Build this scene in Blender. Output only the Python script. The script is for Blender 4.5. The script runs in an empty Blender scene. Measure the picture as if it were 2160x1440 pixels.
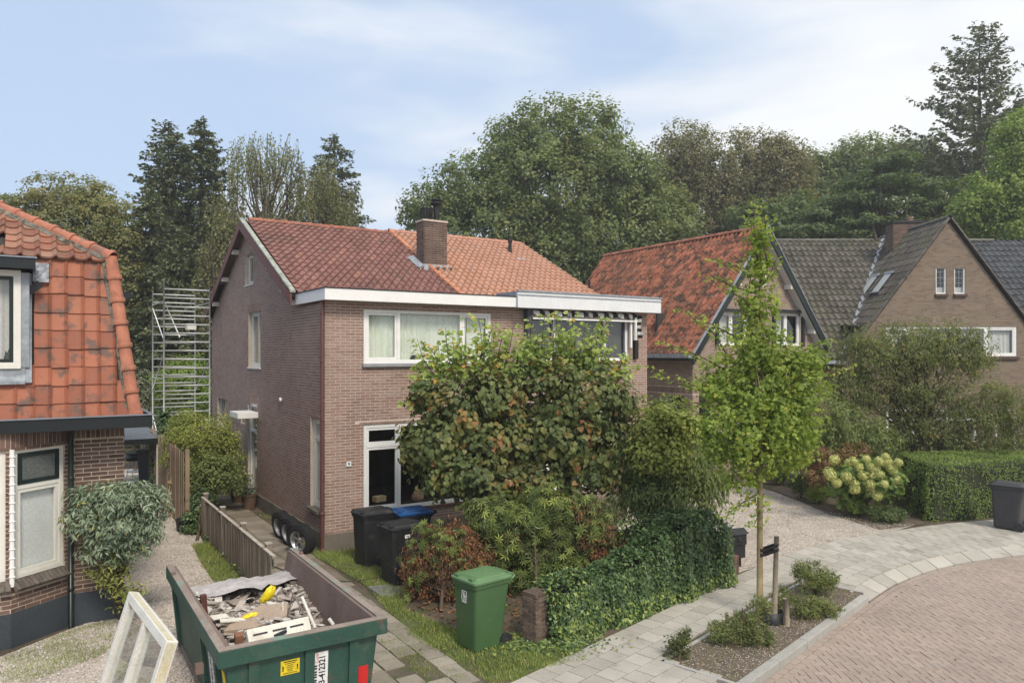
import bpy, math, random
import numpy as np
from mathutils import Matrix, Vector
R = math.radians
rng = np.random.default_rng(7)
random.seed(7)
scn = bpy.context.scene
# ---------------------------------------------------------------- camera
CAMZ = 4.1; FPX = 1571.0; CXP = 1080.0; HYP = 745.0
cam_d = bpy.data.cameras.new('camera'); cam = bpy.data.objects.new('camera', cam_d)
scn.collection.objects.link(cam); scn.camera = cam
cam.location = (0, 0, CAMZ); cam.rotation_euler = (R(90), 0, 0)
cam_d.sensor_width = 36; cam_d.lens = FPX/2160*36; cam_d.shift_y = 25/2160
cam_d.clip_start = .1; cam_d.clip_end = 3000
# ---------------------------------------------------------------- sky
SUN_EL, SUN_AZ = 47, 156          # azimuth measured clockwise from +Y (view direction)
w = bpy.data.worlds.new('World'); scn.world = w; w.use_nodes = True
nt = w.node_tree; N = nt.nodes; L = nt.links
for n in list(N): N.remove(n)
out = N.new('ShaderNodeOutputWorld'); bg = N.new('ShaderNodeBackground'); L.new(bg.outputs[0], out.inputs[0])
sky = N.new('ShaderNodeTexSky'); sky.sky_type = 'NISHITA'; sky.sun_disc = False
sky.sun_elevation = R(SUN_EL); sky.sun_rotation = R(SUN_AZ); sky.air_density = 1.0; sky.dust_density = 1.2; sky.ozone_density = 2.0
tc = N.new('ShaderNodeTexCoord')
sep = N.new('ShaderNodeSeparateXYZ'); L.new(tc.outputs['Generated'], sep.inputs[0])
def mth(op, a, b=None, c=None, clamp=False):
    m = N.new('ShaderNodeMath'); m.operation = op; m.use_clamp = clamp
    for i, x in enumerate((a, b, c)):
        if x is None: continue
        if isinstance(x, (int, float)): m.inputs[i].default_value = x
        else: L.new(x, m.inputs[i])
    return m.outputs[0]
def noise_w(scale, det, stretch, dist=0, off=0):
    mp = N.new('ShaderNodeMapping'); mp.inputs['Scale'].default_value = stretch; mp.inputs['Rotation'].default_value = (0, R(-14), 0)
    mp.inputs['Location'].default_value = (off, off*.7, off*.3)
    L.new(tc.outputs['Generated'], mp.inputs[0])
    n = N.new('ShaderNodeTexNoise'); n.inputs['Scale'].default_value = scale; n.inputs['Detail'].default_value = det
    n.inputs['Distortion'].default_value = dist; n.inputs['Roughness'].default_value = .5; L.new(mp.outputs[0], n.inputs[0]); return n.outputs['Fac']
n1 = noise_w(1.9, 6, (1, 1, 3.4), .5, 3.1)
n2 = noise_w(5.5, 7, (1, 1, 4.5), .4, 1.7)
# more cloud to the right (towards the veiled sun) and low down
side = mth('MULTIPLY', sep.outputs['X'], .42)
low = mth('MULTIPLY', mth('ABSOLUTE', mth('SUBTRACT', sep.outputs['Z'], .33)), .5)  # also thickens unseen cloud overhead, added to make the skylight less blue
base = mth('ADD', mth('MULTIPLY', n1, 1.25), mth('MULTIPLY', n2, .35))
cl = mth('ADD', mth('ADD', base, side), low)
mr = N.new('ShaderNodeMapRange'); mr.interpolation_type = 'SMOOTHSTEP'; mr.inputs[1].default_value = .61; mr.inputs[2].default_value = 1.2
L.new(cl, mr.inputs[0])
mix = N.new('ShaderNodeMix'); mix.data_type = 'RGBA'
gr = N.new('ShaderNodeMix'); gr.data_type = 'RGBA'; gr.inputs[0].default_value = .82
L.new(sky.outputs[0], gr.inputs[6]); gr.inputs[7].default_value = (3.65, 4.55, 5.95, 1)   # pale veil over the blue
L.new(mr.outputs[0], mix.inputs[0]); L.new(gr.outputs[2], mix.inputs[6]); mix.inputs[7].default_value = (6.3, 6.4, 6.5, 1)
L.new(mix.outputs[2], bg.inputs[0]); bg.inputs[1].default_value = .083
# ---------------------------------------------------------------- sun (veiled)
sd = bpy.data.lights.new('sun', 'SUN'); sd.energy = 1.5; sd.angle = R(14); sd.color = (1, .9, .78)
so = bpy.data.objects.new('sun', sd); scn.collection.objects.link(so)
sv = Vector((math.sin(R(SUN_AZ))*math.cos(R(SUN_EL)), math.cos(R(SUN_AZ))*math.cos(R(SUN_EL)), math.sin(R(SUN_EL))))
so.rotation_euler = sv.to_track_quat('Z', 'Y').to_euler(); so.location = sv*60
# ---------------------------------------------------------------- render
scn.view_settings.view_transform = 'Standard'; scn.view_settings.look = 'None'
scn.view_settings.exposure = 0.98; scn.view_settings.gamma = 1; scn.view_settings.use_curve_mapping = False
scn.render.engine = 'CYCLES'
scn.cycles.max_bounces = 6; scn.cycles.diffuse_bounces = 3; scn.cycles.glossy_bounces = 3
scn.cycles.transmission_bounces = 4; scn.cycles.transparent_max_bounces = 8; scn.cycles.caustics_reflective = False; scn.cycles.caustics_refractive = False

# ================================================================ helpers
COL = scn.collection
def wpt(px, py, d): return Vector(((px-CXP)/FPX*d, d, CAMZ-(py-HYP)/FPX*d))
def G(px, py, h=0.0):
    d = FPX*(CAMZ-h)/(py-HYP); return Vector(((px-CXP)/FPX*d, d, h))
AN = R(33.0); OA = Vector((-3.87, 15.4, 0))
U = Vector((math.cos(AN), math.sin(AN), 0)); W = Vector((-math.sin(AN), math.cos(AN), 0))
def A2W(a, b, z=0): return OA + U*a + W*b + Vector((0, 0, z))

def tag(o, label=None, cat=None, group=None, kind=None):
    if label: o['label'] = label
    if cat: o['category'] = cat
    if group: o['group'] = group
    if kind: o['kind'] = kind
    return o
def empty(name, loc, rz=0, label=None, cat=None, group=None):
    o = bpy.data.objects.new(name, None); COL.objects.link(o); o.location = loc; o.rotation_euler = (0, 0, rz)
    o.empty_display_size = .2
    return tag(o, label, cat, group)
def link(name, me, parent=None, loc=None, rot=None):
    o = bpy.data.objects.new(name, me); COL.objects.link(o)
    if parent is not None: o.parent = parent
    if loc is not None: o.location = loc
    if rot is not None: o.rotation_euler = rot
    return o
def copy_tree(o, parent=None):
    c = o.copy(); COL.objects.link(c); c.parent = parent
    for ch in o.children: copy_tree(ch, c)
    return c

class MB:
    """collects polygons (numpy) and builds one mesh"""
    def __init__(s): s.V=[]; s.L=[]; s.S=[]; s.T=[]; s.n=0
    def add(s, v, f, tint=0.5):
        v = np.asarray(v, float).reshape(-1, 3); f = np.asarray(f, int)
        s.V.append(v); s.L.append((f+s.n).ravel()); s.S.append(np.full(len(f), f.shape[1]))
        s.T.append(np.broadcast_to(np.asarray(tint, float), (len(v),)).copy()); s.n += len(v); return s
    def poly(s, pts, tint=.5):
        return s.add(pts, [list(range(len(pts)))], tint)
    def box(s, c, sz, rz=0, tint=.5, M=None, taper=None):
        x, y, z = [k/2 for k in sz]
        v = np.array([(-x,-y,-z),(x,-y,-z),(x,y,-z),(-x,y,-z),(-x,-y,z),(x,-y,z),(x,y,z),(-x,y,z)])
        if taper is not None: v[4:, 0] *= taper[0]; v[4:, 1] *= taper[1]
        if M is not None: v = v @ np.array(M.to_3x3()).T
        elif rz: c_, s_ = math.cos(rz), math.sin(rz); v = v @ np.array([[c_, s_, 0], [-s_, c_, 0], [0, 0, 1]])
        return s.add(v+np.array(c), BOXF, tint)
    def bx(s, x0, x1, y0, y1, z0, z1, tint=.5):
        return s.box(((x0+x1)/2, (y0+y1)/2, (z0+z1)/2), (abs(x1-x0), abs(y1-y0), abs(z1-z0)), 0, tint)
    def tube(s, pts, rad, n=6, tint=.5, cap=True):
        pts = np.asarray(pts, float); m = len(pts)
        rad = np.broadcast_to(np.asarray(rad, float), (m,))
        t = np.gradient(pts, axis=0); t /= np.linalg.norm(t, axis=1)[:, None]+1e-9
        ref = np.array([0, 0, 1.]) if abs(t[0][2]) < .9 else np.array([1., 0, 0])
        e1 = np.cross(t, ref); e1 /= np.linalg.norm(e1, axis=1)[:, None]+1e-9; e2 = np.cross(t, e1)
        a = np.arange(n)/n*2*np.pi
        v = pts[:, None]+rad[:, None, None]*(e1[:, None]*np.cos(a)[None, :, None]+e2[:, None]*np.sin(a)[None, :, None])
        i = np.arange(m-1)[:, None]*n; j = np.arange(n)[None]; k = (j+1) % n
        f = np.stack([i+j, i+n+j, i+n+k, i+k], -1).reshape(-1, 4)
        s.add(v.reshape(-1, 3), f, tint)
        if cap:
            s.L.append(np.arange(n)+s.n-n); s.S.append(np.array([n])); s.L.append(np.arange(n)[::-1]+s.n-m*n); s.S.append(np.array([n]))
        return s
    def lathe(s, prof, c=(0, 0, 0), n=20, M=None, tint=.5):
        prof = np.asarray(prof, float); a = np.arange(n)/n*2*np.pi; m = len(prof)
        v = np.stack([prof[:, 0][:, None]*np.cos(a), prof[:, 0][:, None]*np.sin(a), np.repeat(prof[:, 1][:, None], n, 1)], -1).reshape(-1, 3)
        if M is not None: v = v @ np.array(M.to_3x3()).T
        i = np.arange(m-1)[:, None]*n; j = np.arange(n)[None]; k = (j+1) % n
        f = np.stack([i+j, i+k, i+n+k, i+n+j], -1).reshape(-1, 4)
        return s.add(v+np.array(c), f, tint)
    def mesh(s, name, mat, smooth=False):
        me = bpy.data.meshes.new(name)
        if s.n:
            V = np.concatenate(s.V).astype(np.float32); Lp = np.concatenate(s.L).astype(np.int32); S = np.concatenate(s.S).astype(np.int32); T = np.concatenate(s.T).astype(np.float32)
            me.vertices.add(len(V)); me.vertices.foreach_set('co', V.ravel())
            me.loops.add(len(Lp)); me.loops.foreach_set('vertex_index', Lp)
            st = np.concatenate([[0], np.cumsum(S)[:-1]]).astype(np.int32)
            me.polygons.add(len(S)); me.polygons.foreach_set('loop_start', st); me.polygons.foreach_set('loop_total', S)
            me.polygons.foreach_set('use_smooth', np.full(len(S), bool(smooth)))
            at = me.attributes.new('tint', 'FLOAT', 'POINT'); at.data.foreach_set('value', T)
            me.update(calc_edges=True); me.validate()
        if mat is not None: me.materials.append(mat)
        return me
    def build(s, name, mat, parent=None, loc=None, rot=None, smooth=False):
        return link(name, s.mesh(name, mat, smooth), parent, loc, rot)
BOXF = [(0,3,2,1),(4,5,6,7),(0,1,5,4),(1,2,6,5),(2,3,7,6),(3,0,4,7)]
def bevel(o, w=.008, seg=2):
    m = o.modifiers.new('bevel', 'BEVEL'); m.width = w; m.segments = seg; m.limit_method = 'ANGLE'; m.angle_limit = R(35); return o

# ---------------------------------------------------------------- materials
MATS = {}
def pm(name, cols, rough=.8, src='tint', nscale=3.0, namt=.35, bump=.15, bscale=40, metal=0, spec=.4, fine=.15, dirt=None, emit=None, coat=0, fscale=None):
    """cols: list of (pos,(r,g,b)); piece colour picked by tint attribute or object random, broken up by noise.
    dirt=(colour, threshold, scale, amount) patches"""
    if name in MATS: return MATS[name]
    m = bpy.data.materials.new(name); m.use_nodes = True; nt = m.node_tree; N = nt.nodes; L = nt.links
    b = N['Principled BSDF']; b.inputs['Roughness'].default_value = rough; b.inputs['Metallic'].default_value = metal
    b.inputs['Specular IOR Level'].default_value = spec
    if coat: b.inputs['Coat Weight'].default_value = coat
    if not isinstance(cols, list): cols = [(0, cols)]
    tc = N.new('ShaderNodeTexCoord'); geo = N.new('ShaderNodeNewGeometry')
    P = geo.outputs['Position']
    if src == 'object': f = N.new('ShaderNodeObjectInfo').outputs['Random']
    else:
        a = N.new('ShaderNodeAttribute'); a.attribute_name = 'tint'; f = a.outputs['Fac']
    nz = N.new('ShaderNodeTexNoise'); nz.inputs['Scale'].default_value = nscale; nz.inputs['Detail'].default_value = 6; nz.inputs['Roughness'].default_value = .6; L.new(P, nz.inputs[0])
    fz = N.new('ShaderNodeTexNoise'); fz.inputs['Scale'].default_value = fscale or bscale; fz.inputs['Detail'].default_value = 4; L.new(P, fz.inputs[0])
    rp = N.new('ShaderNodeValToRGB'); cr = rp.color_ramp
    while len(cr.elements) < len(cols): cr.elements.new(.5)
    for e, (p, c) in zip(cr.elements, cols): e.position = p; e.color = (*c, 1)
    if len(cols) == 1: cr.elements[1].color = (*cols[0][1], 1) if len(cr.elements) > 1 else None
    L.new(f, rp.inputs[0])
    def scale_by(col, fac, amt):
        mr = N.new('ShaderNodeMapRange'); mr.inputs[1].default_value = .25; mr.inputs[2].default_value = .75; mr.inputs[3].default_value = 1-amt; mr.inputs[4].default_value = 1+amt
        L.new(fac, mr.inputs[0]); mx = N.new('ShaderNodeVectorMath'); mx.operation = 'SCALE'; L.new(col, mx.inputs[0]); L.new(mr.outputs[0], mx.inputs['Scale']); return mx.outputs[0]
    c = scale_by(rp.outputs[0], nz.outputs['Fac'], namt); c = scale_by(c, fz.outputs['Fac'], fine)
    ds = dirt if isinstance(dirt, list) else ([dirt] if dirt else [])
    for (dc, th, dsx, am) in ds:
        dn = N.new('ShaderNodeTexNoise'); dn.inputs['Scale'].default_value = dsx; dn.inputs['Detail'].default_value = 7; dn.inputs['Roughness'].default_value = .65; L.new(P, dn.inputs[0])
        mr = N.new('ShaderNodeMapRange'); mr.inputs[1].default_value = th; mr.inputs[2].default_value = th+.1; mr.inputs[4].default_value = am; L.new(dn.outputs['Fac'], mr.inputs[0])
        mx = N.new('ShaderNodeMix'); mx.data_type = 'RGBA'; L.new(mr.outputs[0], mx.inputs[0]); L.new(c, mx.inputs[6]); mx.inputs[7].default_value = (*dc, 1); c = mx.outputs[2]
    L.new(c, b.inputs['Base Color'])
    if bump:
        bp = N.new('ShaderNodeBump'); bp.inputs['Strength'].default_value = bump; bp.inputs['Distance'].default_value = .02
        L.new(fz.outputs['Fac'], bp.inputs['Height']); L.new(bp.outputs[0], b.inputs['Normal'])
    MATS[name] = m; return m
def leafmat(name, cols, trans=.42, rough=.5, spec=.35, namt=.25, nscale=.8, gain=2.1):
    if name in MATS: return MATS[name]
    cols = [(p, tuple(gain*w_*(.88*c+.12*sum(k)/3) for c, w_ in zip(k, (1.1, 1.03, .84)))) for p, k in cols]
    m = pm(name, cols, rough=rough, spec=spec, namt=namt, nscale=nscale, bump=0, bscale=30, fine=.1)
    nt = m.node_tree; N = nt.nodes; L = nt.links; b = N['Principled BSDF']; src = b.inputs['Base Color'].links[0].from_socket
    t = N.new('ShaderNodeBsdfTranslucent'); ms = N.new('ShaderNodeMixShader'); ms.inputs[0].default_value = trans
    hs = N.new('ShaderNodeVectorMath'); hs.operation = 'MULTIPLY'; hs.inputs[1].default_value = (1.25, 1.3, .55); L.new(src, hs.inputs[0]); L.new(hs.outputs[0], t.inputs[0])
    o = N['Material Output']; L.new(b.outputs[0], ms.inputs[1]); L.new(t.outputs[0], ms.inputs[2]); L.new(ms.outputs[0], o.inputs[0]); return m
def glassmat():
    m = bpy.data.materials.new('window_glass'); m.use_nodes = True; nt = m.node_tree; N = nt.nodes; L = nt.links
    for n in list(N): N.remove(n)
    o = N.new('ShaderNodeOutputMaterial'); g = N.new('ShaderNodeBsdfGlossy'); g.inputs['Roughness'].default_value = .02; g.inputs[0].default_value = (.9, .95, .95, 1)
    t = N.new('ShaderNodeBsdfTransparent'); t.inputs[0].default_value = (.98, .985, .98, 1)
    fr = N.new('ShaderNodeLayerWeight'); fr.inputs[0].default_value = .5
    pw_ = N.new('ShaderNodeMath'); pw_.operation = 'POWER'; pw_.inputs[1].default_value = 4.0; L.new(fr.outputs['Facing'], pw_.inputs[0])
    ad = N.new('ShaderNodeMath'); ad.operation = 'MULTIPLY_ADD'; ad.inputs[1].default_value = .85; ad.inputs[2].default_value = .045; L.new(pw_.outputs[0], ad.inputs[0])
    ms = N.new('ShaderNodeMixShader'); L.new(ad.outputs[0], ms.inputs[0]); L.new(t.outputs[0], ms.inputs[1]); L.new(g.outputs[0], ms.inputs[2]); L.new(ms.outputs[0], o.inputs[0])
    return m
GLASS = glassmat()
WHITE = pm('white_paint', (.84, .84, .82), rough=.45, namt=.05, nscale=4, bump=.03, fine=.03)
CREAM = pm('cream_paint', (.74, .73, .67), rough=.5, namt=.07, nscale=4, bump=.03, fine=.04)
DARKG = pm('dark_green_paint', (.012, .022, .02), rough=.4, namt=.2, bump=.03)
BLACKP = pm('black_plastic', (.018, .019, .021), rough=.5, namt=.3, nscale=8, bump=.1, bscale=120, dirt=((.07, .065, .055), .56, 6, .5))
DARKM = pm('dark_metal', (.035, .037, .04), rough=.5, metal=.3, namt=.3)
ZINC = pm('zinc_sheet', (.36, .39, .43), rough=.5, metal=.4, namt=.25, nscale=5, bump=.2, bscale=12)
ALU = pm('aluminium_tube', (.5, .51, .49), rough=.5, metal=.3, namt=.2)
BARK = pm('bark', (.09, .07, .05), rough=.95, namt=.4, nscale=6, bump=.5, bscale=60, dirt=((.12, .14, .06), .55, 4, .5))
TWIG = pm('twig_bark', (.11, .08, .055), rough=.9, namt=.3, bump=0)
INTER = pm('dimmed_interior', (.05, .045, .04), rough=.9, namt=.3, nscale=1.5, bump=0)  # dimness of the rooms is put into this dark wall colour
CURT = pm('curtain_cloth', (.74, .80, .70), rough=.9, namt=.05, bump=0)
CURTW = pm('white_curtain', (.6, .6, .58), rough=.9, namt=.05, bump=0)

# ---------------------------------------------------------------- brickwork
BP, BC = .222, .0625      # pitch along, course height
def rows_intervals(outline, openings, z0, z1, x0, x1):
    nr = int(math.ceil((z1-z0)/BC)); res = []
    for r in range(nr):
        za, zb = z0+r*BC, min(z0+(r+1)*BC, z1); zm = (za+zb)/2
        iv = [outline(zm)] if outline else [(x0, x1)]
        if iv[0] is None: continue
        for (ox0, ox1, oz0, oz1) in openings:
            if oz0 < zm < oz1:
                nv = []
                for (s, e) in iv:
                    if ox1 <= s or ox0 >= e: nv.append((s, e)); continue
                    if ox0 > s: nv.append((s, ox0))
                    if ox1 < e: nv.append((ox1, e))
                iv = nv
        res.append((r, za, zb, [q for q in iv if q[1]-q[0] > .01]))
    return res
class Wall:
    """running-bond wall. frame: origin o (local), direction dx (2-vector); outward normal = dx rotated -90deg"""
    def __init__(s, root, o, ang, x0, x1, z0, z1, mortar, openings=(), outline=None, thick=.2, name='wall', soldier=(), mclip=(-99, 99)):
        s.root = root; s.o = Vector(o); s.ang = ang
        ca, sa = math.cos(ang), math.sin(ang); dx = np.array([ca, sa, 0]); nm = np.array([sa, -ca, 0]); s.dx, s.nm = dx, nm
        mb = MB(); s.b = []
        oo = np.array(s.o)
        rws = rows_intervals(outline, list(openings), z0, z1, x0, x1)
        # mortar backing: merge equal rows vertically
        run = {}
        def flush(k, v):
            (a, b), (za, zb) = k, v
            a, b = max(a, mclip[0]), min(b, mclip[1])
            if b-a < .005: return
            c = oo+dx*((a+b)/2)-nm*(thick/2); mb.box((c[0], c[1], c[2]+(za+zb)/2), (b-a, thick, zb-za), ang)
        for (r, za, zb, iv) in rws:
            cur = {}
            for k in iv:
                kk = (round(k[0], 4), round(k[1], 4))
                if kk in run and abs(run[kk][1]-za) < 1e-6: cur[kk] = (run[kk][0], zb)
                else: cur[kk] = (za, zb)
            for k, v in run.items():
                if k not in cur or cur[k][0] != v[0]: flush(k, v)
            run = cur
            for (a, b) in iv:
                off = (r % 2)*.5*BP+((r*7) % 3)*.004
                k = math.floor((a-off)/BP)
                while off+k*BP < b:
                    s0, s1 = max(a, off+k*BP)+.000, min(b, off+(k+1)*BP-.012)
                    if s1-s0 > .03:
                        zc = (za+zb)/2
                        sol = False
                        for (q0, q1, w0, w1) in soldier:
                            if q0 < (s0+s1)/2 < q1 and w0 < zc < w1: sol = True
                        if not sol: s.b.append((s0, s1, za+.007, zb-.007))
                    k += 1
        for k, v in run.items(): flush(k, v)
        for (q0, q1, w0, w1) in soldier:
            n = max(1, int(round((q1-q0)/.0625))); p = (q1-q0)/n
            for i in range(n): s.b.append((q0+i*p+.004, q0+(i+1)*p-.004, w0+.005, w1-.005))
        s.obj = mb.build(name, mortar, root)
        s.bricks = np.array(s.b).reshape(-1, 4)
    def centers(s):
        q = s.bricks; xm = (q[:, 0]+q[:, 1])/2; zm = (q[:, 2]+q[:, 3])/2
        return np.array(s.o)+xm[:, None]*s.dx+np.stack([xm*0, xm*0, zm], -1)
def brick_boxes(mb, w, idx, proud=.003):
    q = w.bricks[idx]
    if not len(q): return
    n = len(q); r = rng.random(n); pr = proud+rng.random(n)*.003
    x0, x1, z0, z1 = q.T
    def P(x, out, z): return np.array(w.o)+x[:, None]*w.dx+out[:, None]*w.nm+np.stack([x*0, x*0, z], -1)
    o = np.zeros(n); V = np.stack([P(x0, pr, z0), P(x1, pr, z0), P(x1, pr, z1), P(x0, pr, z1), P(x0, o, z0), P(x1, o, z0), P(x1, o, z1), P(x0, o, z1)], 1)
    F = np.array([(0,1,2,3),(3,2,6,7),(0,4,5,1),(0,3,7,4),(1,5,6,2)]); F = (F[None]+8*np.arange(n)[:, None, None]).reshape(-1, 4)
    mb.add(V.reshape(-1, 3), F, np.repeat(r, 8))
def finish_bricks(root, walls, name, cols, nsolo=300, **kw):
    """nearest bricks as objects (sub-parts of their wall), the rest as one stuff part"""
    mo = pm(name+'_single', cols, src='object', **kw); mj = pm(name+'_joined', cols, **kw)
    Mw = Matrix.Translation(root.location) @ Matrix.Rotation(root.rotation_euler[2], 4, 'Z')
    allc = []; 
    for wi, w_ in enumerate(walls):
        c = w_.centers()
        if len(c):
            cw = (np.array(Mw.to_3x3()) @ c.T).T+np.array(Mw.translation)
            px = CXP+FPX*cw[:, 0]/np.maximum(cw[:, 1], .1); py = HYP-(cw[:, 2]-CAMZ)/np.maximum(cw[:, 1], .1)*FPX
            nW = np.array(Mw.to_3x3()) @ w_.nm; face = -((cw-np.array([0, 0, CAMZ])) @ nW)/np.linalg.norm(cw-np.array([0, 0, CAMZ]), axis=1)
            d = np.linalg.norm(cw-np.array([0, 0, CAMZ]), axis=1); d = np.where((px > 0) & (px < 2160) & (py > 0) & (py < 1440) & (face > .1), d/np.maximum(face, .1)**.5, 1e6)
            allc += [(d[i], wi, i) for i in range(len(c))]
    allc.sort(); solo = set((a, b) for (d, a, b) in allc[:nsolo] if d < 1e5)
    me = MB().bx(-.5, .5, -.5, .5, -.5, .5).mesh('brick', mo)
    mb = MB()
    for wi, w_ in enumerate(walls):
        idx = [i for i in range(len(w_.bricks)) if (wi, i) not in solo]
        brick_boxes(mb, w_, idx)
        for i in range(len(w_.bricks)):
            if (wi, i) in solo:
                x0, x1, z0, z1 = w_.bricks[i]; o = link('brick', me, w_.obj)
                pr = .003+random.random()*.003
                p = np.array(w_.o)+w_.dx*(x0+x1)/2+w_.nm*(pr-.015); o.location = (p[0], p[1], p[2]+(z0+z1)/2); o.rotation_euler = (random.gauss(0, .004), 0, w_.ang)
                o.scale = (x1-x0, .03, z1-z0)
    j = mb.build('brickwork', mj, root); j['kind'] = 'stuff'
# ---------------------------------------------------------------- roof tiles
def tile_mesh(w=.2, L=.36, roll=.035, lip=.022, thick=.018, seg=8, rollw=.34, hollow=.012):
    """Dutch pan tile, origin at lower-left corner, +x along eave, +y up the slope, z out of roof"""
    xs = np.linspace(0, 1, seg+1)
    def prof(x):
        return np.where(x < 1-rollw, -hollow*np.sin(np.pi*np.clip(x/(1-rollw), 0, 1)), roll*np.sin(np.pi*np.clip((x-(1-rollw))/rollw, 0, 1)))
    X = xs*w*1.04; Z = prof(xs)
    up = np.stack([X, np.full_like(X, L), Z], -1); lo = np.stack([X, X*0, Z+lip], -1); li = np.stack([X, X*0, Z+lip-thick-.012], -1)
    V = np.concatenate([up, lo, li]); n = seg+1; i = np.arange(seg)
    F = np.concatenate([np.stack([n+i, n+i+1, i+1, i], -1), np.stack([2*n+i, 2*n+i+1, n+i+1, n+i], -1)])
    return V, F
def tile_field(root, o, ex, es, width, length, cols, name, w=.2, g=.3, mask=None, nsolo=0, pname='roof_tile', prt=None, stuffname='roof_tiles', jitter=1.0, tm=None, matkw={}, ntint=None):
    """o lower-left corner (local), ex unit along eave, es unit up slope"""
    o = np.array(o, float); ex = np.array(ex, float); es = np.array(es, float); en = np.cross(ex, es)
    V, F = tile_mesh(w, g+.06, **(tm or {}))
    nx, ny = int(round(width/w)), int(round(length/g)); w2, g2 = width/nx, length/ny
    I, J = np.meshgrid(np.arange(nx), np.arange(ny)); I = I.ravel(); J = J.ravel()
    pos = o+I[:, None]*w2*ex+J[:, None]*g2*es
    cen = pos+ex*w2/2+es*g2/2
    if mask is not None:
        k = mask(cen, I*w2+w2/2, J*g2+g2/2); pos, cen, I, J = pos[k], cen[k], I[k], J[k]
    n = len(pos); ja = rng.normal(0, .012*jitter, n); jb = rng.normal(0, .006*jitter, n); jc = rng.normal(0, .004*jitter, n)
    Mw = Matrix.Translation(root.location) @ Matrix.Rotation(root.rotation_euler[2], 4, 'Z')
    cw = (np.array(Mw.to_3x3()) @ cen.T).T+np.array(Mw.translation); d = np.linalg.norm(cw-np.array([0, 0, CAMZ]), axis=1)
    px = CXP+FPX*cw[:, 0]/np.maximum(cw[:, 1], .1); d = np.where((px > -5) & (px < 2165), d, 1e6)
    order = np.argsort(d); solo = order[:nsolo]; rest = order[nsolo:]
    mo = pm(name+'_single', cols, src='object', **matkw); mj = pm(name+'_joined', cols, **matkw)
    if len(solo):
        me = MB().add(V, F).mesh(pname, mo)
        for i in solo:
            if d[i] > 1e5: continue
            e1 = ex+es*ja[i]; e2 = es-ex*ja[i]; e3 = np.cross(e1, e2)
            ob = link(pname, me, prt or root)
            M = Matrix(((e1[0], e2[0], e3[0], 0), (e1[1], e2[1], e3[1], 0), (e1[2], e2[2], e3[2], 0), (0, 0, 0, 1)))
            ob.rotation_euler = M.to_euler(); ob.location = pos[i]+es*jb[i]+en*(abs(jc[i])+.002)
    if len(rest):
        p = pos[rest]; m = len(p); e1 = ex+es*ja[rest][:, None]; e2 = es-ex*ja[rest][:, None]
        vv = p[:, None]+V[None, :, 0, None]*e1[:, None]+V[None, :, 1, None]*e2[:, None]+V[None, :, 2, None]*en+(jc[rest][:, None]*en+jb[rest][:, None]*es)[:, None]
        ff = (F[None]+len(V)*np.arange(m)[:, None, None]).reshape(-1, 4)
        t = rng.random(m) if ntint is None else ntint(I[rest], J[rest], m)
        mb = MB().add(vv.reshape(-1, 3), ff, np.repeat(t, len(V))); ob = mb.build(stuffname, mj, root); ob['kind'] = 'stuff'
def ridge_caps(root, p0, p1, mat, r=.1, n=None, length=.38, prt=None, name='ridge_tile', seg=7):
    p0 = Vector(p0); p1 = Vector(p1); D = p1-p0; Ln = D.length; n = n or int(round(Ln/length)); l = Ln/n
    d = D.normalized(); e = Vector((d.y, -d.x, 0)).normalized(); up = e.cross(d)
    a = np.linspace(-.1, math.pi+.1, seg)
    def ring(y, rr): return np.stack([np.cos(a)*rr, np.full_like(a, y), np.sin(a)*rr], -1)
    ys = [(0, r*.93), (l*.82, r*1.0), (l*.83, r*1.14), (l*.93, r*1.18), (l*1.03, r*1.14), (l*1.03, r*.95)]
    V = np.concatenate([ring(*q) for q in ys]); F = []
    for i in range(len(ys)-1):
        for j in range(seg-1): F.append((i*seg+j, (i+1)*seg+j, (i+1)*seg+j+1, i*seg+j+1))
    me = MB().add(V, F).mesh(name, mat, smooth=False)
    M = Matrix((e, d, up)).transposed().to_4x4()
    for i in range(n):
        o = link(name, me, prt or root); q = p0+d*(i*l); o.location = q; o.rotation_euler = (M @ Matrix.Rotation(random.gauss(0, .02), 4, 'Z')).to_euler()
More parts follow.
